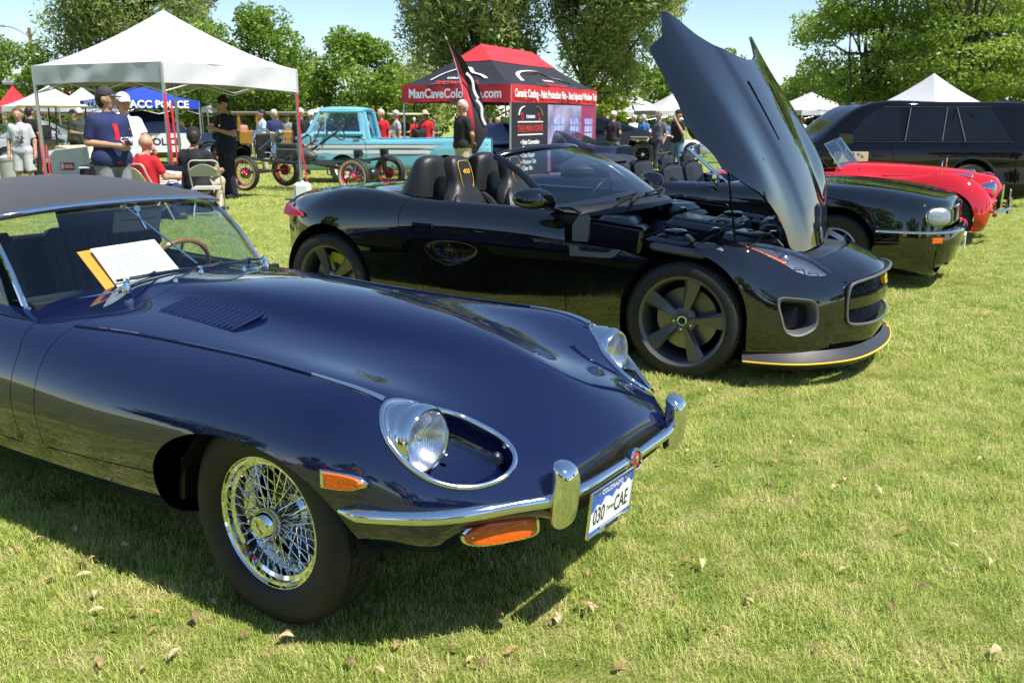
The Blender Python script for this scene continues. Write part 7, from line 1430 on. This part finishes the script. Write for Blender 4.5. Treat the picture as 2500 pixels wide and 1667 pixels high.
    for k in (0, 1): e, w = A[k]; arm += [(sh[k], e, .056 * b ** .5, .043), (e, w, .044, .030), (w, w + (w - e) / np.linalg.norm(w - e) * .08, .030, .030)]
    leg = []
    for k in (0, 1): hp = (hipL, hipR)[k]; kk, aa = np.array(kn[k]), np.array(an[k]); leg += [(hp, kk, .098 * b ** .5, .062), (kk, aa, .060, .040)]
    net = lambda nm, caps, m, r=res, k=.03: net_obj(nm, [tuple([np.array(c[0]) * s, np.array(c[1]) * s, c[2] * s, c[3] * s] + [None] + ([[(np.array(p) * s, n) for p, n in c[5]]] if len(c) > 5 and c[5] else [])) if len(c) > 4 else (np.array(c[0]) * s, np.array(c[1]) * s, c[2] * s, c[3] * s) for c in caps], r * s, m, t, k * s)
    bo = net('body', body + head + arm + leg, skin)
    # shirt
    dn = (0, 0, -1.); hz = hem + dz; C = [(c[0], c[1], c[2] + .016, c[3] + .020, None, [((0, 0, hz), dn), ((0, 0, 1.515 + dz), (0, .25, 1.))]) for c in body[:6] + body[7:]]
    C.append(((0, -.005, hz - .02), (0, 0, 1.1 + dz), .138 * b + .008, .138 * b + .008, None, [((0, 0, hz), dn)]))
    for k in (0, 1):
        e, w = A[k]; u = (e - sh[k]) / np.linalg.norm(e - sh[k])
        if sleeve <= 1: c_ = sh[k] + (e - sh[k]) * sleeve; C.append((sh[k], e, .068 * b ** .5, .064, None, [(c_, u)]))
        else: uw = (w - e) / np.linalg.norm(w - e); C += [(sh[k], e, .068, .058, None, None), (e, w, .056, .044, None, [(w - uw * .01, uw)])]
    net('shirt', C, shirt, k=.035)
    # trousers
    C = [(c[0], c[1], c[2] + .014, c[3] + .014, None, [((0, 0, pz + .115), (0, 0, 1.))]) for c in body[:2]]
    for k in (0, 1):
        hp = (hipL, hipR)[k]; kk, aa = np.array(kn[k]), np.array(an[k])
        if short: q = hp + (kk - hp) * .98; u = (kk - hp) / np.linalg.norm(kk - hp); C.append((hp, kk, .118 * b ** .5, .098, None, [(q, u)]))
        else: C += [(hp, kk, .112 * b ** .5, .080, None, None), (kk, aa, .078, .066, None, [(aa + (0, 0, -.02), (0, 0, -1.))])]
    net('trousers', C, trousers, k=.03)
    for k in (0, 1):
        aa = np.array(an[k]); lift = aa[2] - .09; net('shoe', [((aa[0], aa[1] + .04, .045 + lift), (aa[0] * 1.05, aa[1] - .15, .038 + lift), .046, .040, None, [((0, 0, .003 + lift), (0, 0, -1.))]), (aa, aa + (0, 0, -.04), .046, .046)], shoes or cloth('shoe', (.03, .03, .03)), r=min(res, .014))
    if hair is not None: net('hair', [(rot((0, .03, .045)), rot((0, .012, .065)), .104, .100, None, [(rot((0, -.055, .05)), np.array((sr * .85, -cr * .85, -.52)))]), (rot((0, .06, -.02)), rot((0, .055, .02)), .075, .08, None, [(rot((0, .012, 0)), np.array((sr, -cr, 0.)))])], hair, r=min(res, .014), k=.02)
    if cap is not None:
        net('cap', [(rot((0, .012, .060)), rot((0, .01, .075)), .112, .104, None, [(rot((0, 0, .052)), np.array((0., 0, -1.)))])], cap, r=min(res, .014), k=.01)
        g = G(); L = []
        for q in np.linspace(-1, 1, 9): a_ = q * 1.1; L.append([rot((.092 * math.sin(a_), -.085 * math.cos(a_) * .95, .062)) * s, rot((.085 * math.sin(a_) * 1.0, -.095 - .085 * math.cos(a_ * .9), .050 - .01 * abs(q))) * s])
        if hat_brim: g.lathe([(.10, 0), (.18, -.015), (.182, -.011), (.10, .008)], c=rot((0, .01, .062)) * s, n=24)
        else: g.add(*grid_mesh(np.array(L)))
        g.build('cap_brim', cap, t, solid=.006)
    if glasses:
        g = G()
        for q in (-1, 1): g.sph(rot((q * .036, -.092, .022)) * s, np.array((.028, .012, .020)) * s)
        g.tube([rot((-.09, .01, .025)) * s, rot((-.07, -.085, .028)) * s, rot((.07, -.085, .028)) * s, rot((.09, .01, .025)) * s], .004, n=5); g.build('sunglasses', GLOSSBK, t)
    elif res < .02:
        g = G()
        for q in (-1, 1): g.sph(rot((q * .034, -.094, .014)) * s, np.array((.010, .006, .006)) * s)
        g.tube([rot((-.022, -.094, -.058)) * s, rot((0, -.100, -.060)) * s, rot((.022, -.094, -.058)) * s], .004 * s, n=5); g.build('eyes_and_mouth', mat('face_dark', (.10, .04, .03), .5), t)
    if hands and res < .02:
        for k in (0, 1):
            e, w = A[k]; u = (w - e) / np.linalg.norm(w - e); inw = np.array((-1. if k == 0 else 1., 0, 0)); sd = np.cross(u, inw); sd /= np.linalg.norm(sd) + 1e-9; nrm = np.cross(sd, u); nrm *= np.sign(nrm @ inw + 1e-9); pc = w + u * .055
            caps = [(w, pc, .028, .030), (pc - sd * .022, pc + sd * .022, .022, .022)]
            for i, (o_, ln) in enumerate(((-.034, .062), (-.012, .072), (.011, .068), (.033, .054))): p0 = pc + sd * o_ + u * .02; p1 = p0 + u * ln * .6 + nrm * .012; p2 = p1 + u * ln * .25 + nrm * .030; caps += [(p0, p1, .0105, .0095), (p1, p2, .0095, .008)]
            p0 = w + u * .02 - sd * .028; p1 = p0 - sd * .022 + u * .035 + nrm * .012; caps += [(p0, p1, .013, .011), (p1, p1 + u * .028 + nrm * .012, .011, .009)]
            net('hand', caps, skin, r=.0062, k=.008)
    return t
GREYT = cloth('light_grey', (.42, .43, .46)); NAVYC = cloth('navy', (.014, .022, .085)); BLKC = cloth('black', (.012, .012, .014)); WHTC = cloth('white', (.68, .69, .72)); REDC = cloth('red', (.50, .012, .02)); DGREY = cloth('grey', (.20, .20, .22)); KHAKI = cloth('khaki', (.46, .38, .26)); JEAN = cloth('jeans', (.10, .17, .30)); LBLUE = cloth('light_blue', (.42, .52, .74)); BLUEC = cloth('blue', (.05, .14, .42)); UNI = cloth('uniform', (.010, .013, .028)); SLATE = cloth('slate', (.10, .11, .14)); BROWNH = mat('brown_hair', (.10, .055, .025), .6, var=.2, vscale=30); GREYH = mat('grey_hair', (.52, .49, .44), .6, var=.15, vscale=30); DARKH = mat('dark_hair', (.02, .014, .01), .6)
ES = 'people under and near the white tent'
boy = person('boy in a grey printed shirt and pale grey shorts by the tent leg', AT(42, 17.6), .25, 1.60, .88, GREYT, cloth('pale_grey', (.46, .46, .47)), WHTC, SKIN, BROWNH, None, .8, True, 'down', res=.016, group=ES)
g = G(); rb = random.Random(3)
for k in range(7): P = curve([(rb.uniform(-.10, .10), -.150, rb.uniform(.98, 1.22)) for _ in range(4)], 14); P[:, 1] = -.150 + .25 * P[:, 0] ** 2 - .004; g.tube(P, .0045, n=4)
g.build('shirt_print', DARKH, boy)
jm = person('man in a navy football jersey and black cap holding a phone', AT(262, 12.0), .95, 1.80, 1.12, NAVYC, DGREY, None, SKIN, DARKH, cloth('charcoal', (.035, .036, .04)), .85, True, 'phone', look=.75, res=.014, group=ES, hem=.84)
g = G(); g.add(*grid_mesh(np.array([[(x, np.interp(z, [.9, 1.1, 1.3, 1.40], [-.176, -.175, -.162, -.130]) + 1.2 * x * x, z) for x in np.linspace(-.030, .034, 5)] for z in np.linspace(.90, 1.40, 12)]))); g.build('red_stripe', REDC, jm, solid=.004)
put_text('jersey_lettering', 'QATAR', .075, frame4((.12, -.183, 1.20), (1, .38, 0), (0, 0, 1)), PRINTW, jm, bold=.002); put_text('jersey_lettering', 'AIRWAYS', .045, frame4((.12, -.183, 1.14), (1, .38, 0), (0, 0, 1)), PRINTW, jm)
g = G(); g.lathe([(.05, 0), (.05, .006), (0, .006)], c=(.285, .02, 1.30), d=(1, -.1, .15), n=6); g.build('sleeve_badge', PRINTW, jm)
g = G(); g.tube(curve([(.17, -.155, 1.34), (.18, -.155, 1.325), (.215, -.145, 1.345)], 8), .005, n=5); g.build('chest_mark', PRINTR, jm)
ph = G(); ph.box((0, 0, 0), (.075, .15, .010), rot=Matrix.Rotation(.6, 3, 'X'), b=.004); px_, py_, _ = AT(262, 12.0); Rz = Matrix.Rotation(.95, 3, 'Z') @ Vector((.01, -.375, 0)); o = ph.build('phone', GLOSSBK, None, loc=(px_ + Rz.x, py_ + Rz.y, 1.175), rot=(0, 0, .95)); tag(o, 'black phone in the hands of the man in the navy jersey', 'phone')
person('man in a white shirt and white cap leaning over the table', AT(302, 13.4), .75, 1.76, 1.0, WHTC, cloth('blue_short', (.08, .14, .30)), None, SKIN_T, DARKH, WHTC, .7, True, 'reach', res=.017, group=ES)
person('seated bald man in a red polo shirt seen from behind', AT(340, 13.2), 2.5, 1.72, 1.15, REDC, NAVYC, None, SKIN, None, None, .75, False, 'table', 'sit', res=.017, group=ES, look=.6, hem=.86)
person('seated man in a black shirt and black cap beside the folding chair', AT(462, 14.4), 2.75, 1.80, 1.15, BLKC, KHAKI, None, SKIN_T, DARKH, BLKC, .75, False, 'table', 'sit', res=.017, group=ES, look=.5, hem=.86)
of = person('police officer in dark uniform, cap and sunglasses standing by the wheel', AT(545, 17.1), -.75, 1.80, 1.08, UNI, UNI, BLKC, SKIN, DARKH, BLKC, .75, False, 'chest', res=.016, group=ES, glasses=True, hem=.95)
g = G()
for x, y, z, sx, sy, sz in ((-.19, -.04, .93, .07, .10, .17), (.17, -.08, .95, .07, .10, .12), (0, -.17, .97, .10, .06, .08), (.10, -.165, 1.14, .10, .05, .12), (-.10, -.165, 1.14, .10, .05, .12)): g.box((x, y, z), (sx, sy, sz), b=.02)
a = np.linspace(0, 2 * PI, 28, endpoint=False); g.tube(np.stack([.175 * np.cos(a), .16 * np.sin(a), np.full(28, 1.0)], 1), .022, n=6, closed=True, flat=.6); g.build('duty_belt', BLKC, of)
g = G(); g.lathe([(.04, 0), (.04, .006), (0, .006)], c=(.262, .02, 1.36), d=(1, 0, .2), n=14); g.build('shoulder_patch', GREYT, of); g = G(); g.lathe([(.028, 0), (.02, .01), (0, .01)], c=(.09, -.150, 1.33), d=(0, -1, 0), n=8); g.build('badge', mat('badge_gold', (.6, .45, .15), .3, 1.), of)
pm = person('grey haired man in a black polo and khaki trousers with hands behind his back', AT(1127, 18.6), -2.2 + PI * 0, 1.78, 1.1, BLKC, KHAKI, None, SKIN_T, GREYH, None, .75, False, 'back', res=.016, look=.35, glasses=True)
pm.rotation_euler.z = -1.15
for k_, z_ in ((0, 1.33), (1, 1.22)): pass
g = G(); g.tube(closed_curve([(.06 + .045 * math.cos(q), .168, 1.27 + .06 * math.sin(q)) for q in np.linspace(0, 2 * PI, 8, endpoint=False)], 20), .010, n=5, closed=True); g.build('shirt_emblem', PRINTW, pm)
g = G(); g.box((.0, .235, .93), (.22, .012, .16), rot=Matrix.Rotation(.4, 3, 'Y'), b=.003); o = g.build('clipboard', mat('clip_brown', (.15, .07, .04), .6), None, loc=AT(1127, 18.6), rot=(0, 0, -1.15)); tag(o, 'small brown board held behind the back of the man in black', 'clipboard')
MG = 'visitors among the cars'
for lb, px, d, rz, kw in (('man in a dark polo, white cap and grey shorts by the printed wall', 1497, 29.5, 2.6, dict(shirt=cloth('charcoal2', (.03, .03, .033)), trousers=DGREY, cap=WHTC, short=True, arms='phone')), ('man in a slate shirt and camouflage cap walking past the black truck', 1608, 29.0, -.9, dict(shirt=SLATE, trousers=cloth('dark_jeans', (.03, .035, .05)), cap=cloth('camo', (.24, .22, .19)), arms='walk', legs='walk')), ('person in a black shirt and jeans with a hand to the face', 1655, 27.0, -.9, dict(shirt=BLKC, trousers=JEAN, cap=BLKC, arms='face')), ('man in a blue shirt beyond the black truck', 1570, 36, -.8, dict(shirt=BLUEC, trousers=KHAKI, hair=GREYH)), ('grey haired person in white beyond the black truck', 1548, 37, .5, dict(shirt=WHTC, trousers=KHAKI, hair=GREYH)),
        ('white haired man in a red polo looking into the pickup bed', 928, 26.5, -.5, dict(shirt=REDC, trousers=KHAKI, hair=GREYH)), ('man in a light blue shirt behind the man in red', 907, 28, -.3, dict(shirt=LBLUE, trousers=KHAKI, cap=REDC)), ('man in a grey shirt and pale cap behind the pickup bed', 965, 29, -1.2, dict(shirt=cloth('oat', (.36, .34, .31)), trousers=DGREY, cap=cloth('pale_cap', (.5, .5, .48)), belly=1.)), ('man in a red shirt and straw hat behind the pickup', 1036, 28.5, -.4, dict(shirt=REDC, trousers=DGREY, cap=cloth('straw', (.45, .40, .30)), hat_brim=True)), ('dark clothed person bending behind the pickup bed', 1022, 27, .6, dict(shirt=BLKC, trousers=BLKC, cap=BLKC, h=1.5)),
        ('man in a light blue shirt and khaki trousers by the wooden wagon', 637, 27.5, -1.1, dict(shirt=LBLUE, trousers=KHAKI, hair=DARKH, arms='cross', sleeve=1.2)), ('man in a navy shirt and denim shorts by the wooden wagon', 668, 27.5, .9, dict(shirt=NAVYC, trousers=JEAN, hair=GREYH, short=True, arms='phone')), ('man in black behind the right tent leg', 732, 25.5, -.2, dict(shirt=BLKC, trousers=BLKC, hair=GREYH, glasses=True)), ('man in a pale shirt beside the man in black at the tent leg', 757, 30, .3, dict(shirt=LBLUE, trousers=KHAKI, cap=WHTC)),
        ('man in black shirt and cap behind the golf cart', 72, 24.5, 2.8, dict(shirt=BLKC, trousers=BLKC, hair=DARKH, sleeve=.9)), ('man in a dark shirt standing right of the golf cart', 176, 29, -.3, dict(shirt=BLKC, trousers=BLKC, cap=BLKC)), ('man in a dark printed shirt, white cap and black shorts right of the cart', 192, 27, .8, dict(shirt=cloth('navy2', (.03, .035, .05)), trousers=BLKC, cap=WHTC, short=True, arms='phone')), ('man in a blue shirt leaning by the police wagon', 306, 31, .7, dict(shirt=BLUEC, trousers=KHAKI, cap=BLUEC)), ('man in a blue shirt far right of the printed wall', 1480, 37, .2, dict(shirt=BLUEC, trousers=JEAN, hair=BROWNH))):
    k = dict(h=1.76, res=.024, group=MG); k.update(kw); person(lb, AT(px, d), rz, **k)
# the far crowd: four figures copied with other clothes, each its own person
protos = [person('far visitor', (0, -200, 0), 0, 1.74, 1.0, WHTC, JEAN, hair=BROWNH, res=.034, group='far crowd'), person('far visitor', (2, -200, 0), 0, 1.78, 1.1, WHTC, KHAKI, cap=BLKC, res=.034, arms='phone', group='far crowd'), person('far visitor', (4, -200, 0), 0, 1.72, 1.0, WHTC, DGREY, hair=GREYH, short=True, res=.034, arms='walk', legs='walk', group='far crowd'), person('far visitor', (6, -200, 0), 0, 1.65, .92, WHTC, JEAN, hair=DARKH, res=.034, arms='cross', group='far crowd')]
cols = [('white', WHTC), ('red', REDC), ('navy', NAVYC), ('black', BLKC), ('light blue', LBLUE), ('grey', DGREY), ('blue', BLUEC), ('khaki', KHAKI), ('green', cloth('green', (.05, .12, .05))), ('pink', cloth('pink', (.50, .20, .22)))]
where = [(785, 46, 'seen through the pickup cab window'), (800, 48, 'second in the pickup cab window'), (818, 45, 'in the middle of the pickup cab window'), (836, 47, 'behind the pickup cab window edge'), (852, 46, 'at the rear of the pickup cab window'), (700, 42, 'left of the right tent leg'), (688, 46, 'behind the wooden wagon rear'), (590, 44, 'beyond the wooden wagon'), (610, 48, 'farther beyond the wooden wagon'), (985, 40, 'beside the far golf cart'), (1010, 44, 'beyond the far golf cart'), (1060, 38, 'left of the feather flag'), (1290, 40, 'under the red and black tent'), (1195, 40, 'beside the blue vintage car'), (1215, 42, 'right of the blue vintage car'), (1630, 46, 'between the men by the black truck'), (1645, 50, 'beyond the walking man'), (1700, 46, 'by the white sports car'), (1715, 44, 'right of the white sports car'), (1985, 44, 'under the white tent by the hood'), (2003, 46, 'second under the white tent by the hood'), (2030, 45, 'in front of the tent under the locust'), (2050, 47, 'under the locust tent'), (2070, 44, 'right of the locust tent'), (1960, 42, 'just right of the raised hood'), (95, 38, 'behind the golf cart roof'), (240, 40, 'under the blue police tent'), (425, 44, 'right of the police tent leg'), (10, 36, 'at the left picture edge'), (150, 44, 'between golf cart and police tent')]
used = set(); rq = random.Random(9)
for i, (px, d, wh) in enumerate(where):
    k = i % 4; cn, cm = cols[(i * 7 + i // 10) % 10]; p = protos[k] if k not in used else copy_tree(protos[k], None, {'cloth_white': cm}); 
    if k not in used:
        used.add(k); cn = 'white'
    p.location = AT(px, d); p.rotation_euler = (0, 0, rq.uniform(-3, 3)); p['label'] = 'far visitor in a %s top %s' % (cn, wh); p['group'] = 'far crowd'
# ------------------------------------------------------------------ furniture and small things under the tent
CHAIRM = mat('chair_beige', (.50, .50, .44), .4, coat=.3)
def folding_chair(label, loc, rz):
    t = thing('folding_chair', label, 'chair', loc, rz, 'folding chairs')
    g = G(); g.loft([[(x, -.20, .45), (x, .20, .43), (x, .20, .415), (x, -.20, .435)] for x in (-.21, -.19, .19, .21)], True, True); g.build('seat', CHAIRM, t)
    L = [[(x, .215 + .04 * z_ + .02 * math.cos(x * 6), .60 + .03 * math.cos(x * 7) + z_), ] for x in (0,) for z_ in (0,)]
    g = G(); g.add(*grid_mesh(np.array([[(x, .22 + .05 * z - .03 * math.cos(x * 5), .62 + z * (.05 + .07 * math.cos(x * 6.5))) for x in np.linspace(-.2, .2, 11)] for z in (0, .5, 1., 1.5)]))); g.build('backrest', CHAIRM, t, solid=.01)
    P = curve([(-.22, -.22, 0), (-.22, .0, .40), (-.22, .20, .70), (-.21, .235, .80), (-.17, .245, .845), (0, .25, .85), (.17, .245, .845), (.21, .235, .80), (.22, .20, .70), (.22, .0, .40), (.22, -.22, 0)], 60); g = G(); g.tube(P, .012, n=8); g.build('frame', CHAIRM, t)
    for sx in (-1, 1): g = G(); g.tube([(sx * .19, .28, 0), (sx * .19, -.12, .44)], .011, n=6); g.build('leg', CHAIRM, t)
    g = G(); g.tube([(-.19, .22, .06), (.19, .22, .06)], .009, n=5); g.build('crossbar', CHAIRM, t); return t
folding_chair('empty beige folding chair behind the blue roadster roof corner', (AT(492, 14.0)[0], 14.0, 0), PI + .15); folding_chair('beige folding chair of the man in the red polo', (AT(350, 13.0)[0], 12.95, 0), PI - .5); folding_chair('beige folding chair beside the table between the men', (AT(295, 14.6)[0], 14.4, 0), 1.2)
tb = thing('folding_table', 'folding table covered with a long black cloth under the white tent', 'table', (AT(345, 14.5)[0], 14.5, 0), .25)
g = G(); g.box((0, 0, .73), (1.85, .75, .03), b=.008); g.build('tabletop', mat('table_top', (.5, .5, .5), .5), tb); g = G(); n_ = 80; a = np.linspace(0, 2 * PI, n_, endpoint=False); sq = np.stack([np.sign(np.cos(a)) * np.abs(np.cos(a)) ** .25 * .935, np.sign(np.sin(a)) * np.abs(np.sin(a)) ** .25 * .385], 1)
g.loft([np.c_[sq * 1.0, np.full(n_, .75)], np.c_[sq * 1.015 + .01 * np.sin(a * 17)[:, None], np.full(n_, .40)], np.c_[sq * 1.03 + .02 * np.sin(a * 17)[:, None], np.full(n_, .02)]], True, False); g.add(np.c_[sq, np.full(n_, .752)], [tuple(range(n_))]); g.build('tablecloth', cloth('tablecloth', (.010, .010, .013)), tb)
g = G(); g.lathe([(.032, 0), (.045, .12), (.047, .12), (.034, .004), (0, .004)], n=18); o = g.build('cup', mat('red_cup', (.5, .01, .02), .3), None, loc=(AT(316, 14.3)[0], 14.3, .755)); tag(o, 'red plastic cup on the black tablecloth', 'cup')
for px, d, lb in ((372, 13.3, 'white printed notice hanging on the tent leg'), (405, 13.9, 'second white notice half hidden by the red strap')):
    x, y, _ = AT(px, d); g = G(); g.box((0, 0, 0), (.26, .006, .34)); o = g.build('notice', WHITE_PAPER, None, loc=(x, y, .52), rot=(-.1, .1, .2)); tag(o, lb, 'notice'); g = G(); rz_ = random.Random(px)
    for k in range(7): w = rz_.uniform(.08, .19); g.box((0, -.005, .12 - k * .036), (w, .002, .010))
    g.build('printed_lines', INKM if 'INKM' in globals() else mat('print_grey', (.30, .31, .36), .7), o)
x, y, _ = AT(157, 17.6); g = G(); g.loft([[(-.26, -.26, 0), (.26, -.26, 0), (.26, .26, 0), (-.26, .26, 0)], [(-.30, -.28, .80), (.30, -.28, .80), (.30, .30, .80), (-.30, .30, .80)], [(-.30, -.28, .86), (.30, -.28, .92), (.30, .30, .92), (-.30, .30, .86)]], True, True)
bin_ = g.build('waste_bin', mat('bin_white', (.62, .63, .64), .6, var=.03), None, loc=(x, y, 0), rot=(0, 0, .25)); tag(bin_, 'white cardboard waste bin with a small red label on the grass', 'bin')
g = G(); g.add([(-.12, -.285, .50), (.12, -.285, .50), (.12, -.2875, .64), (-.12, -.2875, .64)], [(0, 1, 2, 3)]); lb_ = g.build('red_label', mat('label_red', (.50, .03, .05), .5), bin_, smooth=False, fixn=False)
g = G(); g.box((-.085, -.289, .575), (.05, .003, .10)); g.box((.02, -.289, .59), (.13, .003, .022)); g.box((.03, -.289, .555), (.15, .003, .022)); g.build('label_print', PRINTW, lb_)
g = G(); g.lathe([(.20, 0), (.235, .60), (.22, .60), (.18, .02), (0, .02)], n=24); g.lathe([(.245, .58), (.25, .64), (.1, .70), (0, .71)], n=24); x, y, _ = AT(8, 20); o = g.build('bin', mat('bin_grey', (.35, .36, .33), .6), None, loc=(x, y, float(GZ(y)))); tag(o, 'grey round bin at the left edge behind the boy', 'bin')
# utility poles and street lamp far left
for px, d, h, lb in ((95, 62, 7.6, 'tall wooden utility pole with street lamp left of the white tent'), (106, 66, 5.5, 'wooden utility pole under the left tent eave'), (185, 70, 4.6, 'short wooden pole behind the blue tent')):
    x, y, z = AT(px, d); t = thing('utility_pole', lb, 'pole', (x, y, z)); g = G(); g.tube([(0, 0, 0), (0, 0, h)], [.14, .11], n=10); g.build('post', mat('pole_wood', (.22, .14, .08), .9, var=.2), t)
    if px == 95: g = G(); g.tube(curve([(0, 0, h - .6), (-.8, 0, h - .1), (-1.5, 0, h + .1)], 10), .05, n=6); arm_ = g.build('lamp_arm', POLE, t); g = G(); g.sph((-1.65, 0, h + .1), (.3, .12, .08)); g.build('lamp_head', POLE, arm_)
x, y, z = AT(-10, 60); bd = thing('building', 'brick building corner with grey roof at the left picture edge', 'building', (x, y, z)); g = G(); g.box((0, 0, 1.9), (4.0, 4, 3.8)); g.build('wall', mat('brick_far', (.25, .13, .09), .9, var=.25, vscale=3), bd); g = G(); g.box((.4, 0, 3.95), (5.2, 4.8, .25), b=.05); g.build('roof', mat('roof_grey', (.25, .26, .28), .6), bd); g = G(); g.box((1.5, -2.05, 2.4), (.6, .1, 1.2)); g.build('window', DKGLASS, bd)
x, y, z = AT(470, 64); bd = thing('building', 'low brick building glimpsed between police tent and officer', 'building', (x, y, z)); g = G(); g.box((0, 0, 1.3), (7, 3, 2.6)); g.build('wall', mat('brick_far'), bd); g = G(); g.box((0, 0, 2.75), (7.6, 3.6, .3)); g.build('roof', mat('roof_grey'), bd)
# ------------------------------------------------------------------ fallen leaves
LM = [mat('dry_leaf', (.30, .20, .085), .85, var=.35, vscale=60), mat('dry_leaf_pale', (.44, .34, .18), .85, var=.3, vscale=60), mat('dry_leaf_dark', (.19, .13, .06), .85, var=.35, vscale=60)]
def leaf_mesh(seed):
    r = np.random.default_rng(seed); n = 9; L = r.uniform(.045, .065); W = L * r.uniform(.30, .46); tw = r.uniform(-.5, .5); cu = r.uniform(.2, .6); V = []; F = []
    for i, t in enumerate(np.linspace(0, 1, n)):
        w = W * math.sin(PI * t ** .8) * .5 + .0008; z = .012 + cu * .03 * math.sin(PI * t) + .006 * t; a = tw * (t - .5)
        for q in (-1, -.5, 0, .5, 1): V.append(((t - .5) * L, q * w * math.cos(a * 1.2), z + abs(q) * w * .6 * cu * 2 + q * w * math.sin(a * 1.2)))
    for i in range(n - 1):
        for j in range(4): k = i * 5 + j; F.append((k, k + 1, k + 6, k + 5))
    k = len(V); V += [(-.5 * L, -.0008, .012), (-.5 * L, .0008, .012), (-.78 * L, 0, .004)]; F.append((k, k + 1, k + 2)); me = bpy.data.meshes.new('fallen_leaf'); me.from_pydata(V, [], F); me.polygons.foreach_set('use_smooth', [True] * len(F)); me.materials.append(LM[seed % 3]); me.update(); return me
lms = [leaf_mesh(i) for i in range(9)]; rq = random.Random(21)
spots = [(120, 1415), (230, 1455), (220, 1530), (340, 1452), (335, 1500), (600, 1550), (285, 1535), (95, 1325), (180, 1290), (128, 1302), (310, 1345), (140, 1275), (30, 1430), (815, 1503), (920, 1475), (965, 1585), (700, 1560), (1110, 1585), (1220, 1500), (1360, 1515), (1340, 1520), (1425, 1480), (1440, 1480), (1510, 1525), (1520, 1625), (1640, 1405), (1645, 1460), (1670, 1425), (1710, 1380), (1735, 1525), (1840, 1450), (1830, 1465), (1890, 1320), (1965, 1360), (2060, 1390), (2090, 1370), (1780, 900), (1720, 880), (1960, 960), (2090, 965), (1655, 955), (1690, 985), (2005, 950), (2250, 790), (2430, 905), (1800, 1240), (1930, 1085), (2340, 1120), (2400, 1150), (2250, 1270), (1880, 1180), (1760, 1130), (2330, 1330), (2180, 1480), (2290, 1530), (2420, 1380), (1990, 1580), (60, 1580), (430, 1600), (860, 1620), (650, 1600), (520, 1470), (480, 1510), (1250, 1590), (2140, 1200), (2050, 1120), (1610, 1060), (1560, 1140), (200, 1380), (45, 1340), (390, 1420), (1180, 1620)] + [(random.Random(k * 3 + 1).uniform(20, 2480), random.Random(k * 7 + 2).uniform(1180, 1650)) for k in range(46)] + [(random.Random(k * 5 + 3).uniform(1500, 2480), random.Random(k * 11 + 4).uniform(880, 1200)) for k in range(22)]
f_, tau_ = 2200., .244
for i, (px, py) in enumerate(spots):
    u = (px - 1250) / f_; v = (py - 833.5) / f_; dy = math.cos(tau_) - v * math.sin(tau_); dz = -math.sin(tau_) - v * math.cos(tau_); tt = -(CAM_H - .02) / dz
    o = bpy.data.objects.new('fallen_leaf', lms[i % 9]); COL.objects.link(o); o.location = (u * tt, dy * tt, .014); o.rotation_euler = (rq.uniform(-.35, .35), rq.uniform(-.3, .3), rq.uniform(0, 6.28)); o.scale = [rq.uniform(.5, .95)] * 3; tag(o, 'dry brown fallen leaf lying on the lawn', 'leaf', 'fallen leaves on the lawn')
# ------------------------------------------------------------------ cars and visitors behind the photographer, mirrored in the paintwork
for nm, lb, x, y, rz, col, L, h, hd in (('parked_car', 'red car behind the photographer seen only in the paint reflections', -4.2, -3.6, -.35, (.35, .01, .02), 4.4, 1.3, .9), ('parked_car', 'white car behind the photographer seen only in the paint reflections', -9.5, -1.2, -.45, (.6, .6, .6), 4.5, 1.4, .95), ('parked_car', 'dark car behind the photographer seen only in the paint reflections', 2.6, -5.6, -.3, (.01, .012, .02), 4.5, 1.4, .95), ('parked_car', 'silver car right behind the photographer seen only in the paint reflections', 8.5, -7.0, -.3, (.3, .3, .32), 4.5, 1.4, .95)):
    simple_car(nm, lb, (x, y, 0), rz, sedan_rows(L, h, hd, .90, .22), paint('behind_%d' % int(x * 10 + 100), col), [[(-.75, .80, h - .42), (-1.5, .80, h - .42), (-1.5, .68, h - .08), (-1.2, .69, h - .08)], [(-1.56, .80, h - .42), (-2.4, .80, h - .42), (-2.1, .68, h - .08), (-1.56, .68, h - .08)]], .33, (0, -2.7), .9, group='cars behind the photographer')
person('visitor in a yellow shirt behind the photographer seen only in reflections', (-2.3, -.9, 0), 2.6, 1.78, 1.05, cloth('yellow', (.62, .42, .05)), DGREY, cap=BLKC, res=.03, hands=False, group='visitors behind the photographer')
person('visitor in white shirt and grey shorts behind the photographer seen only in reflections', (-.9, -1.8, 0), 2.9, 1.76, 1.0, WHTC, DGREY, hair=BROWNH, short=True, res=.03, hands=False, group='visitors behind the photographer')
print('objects', len(bpy.data.objects))
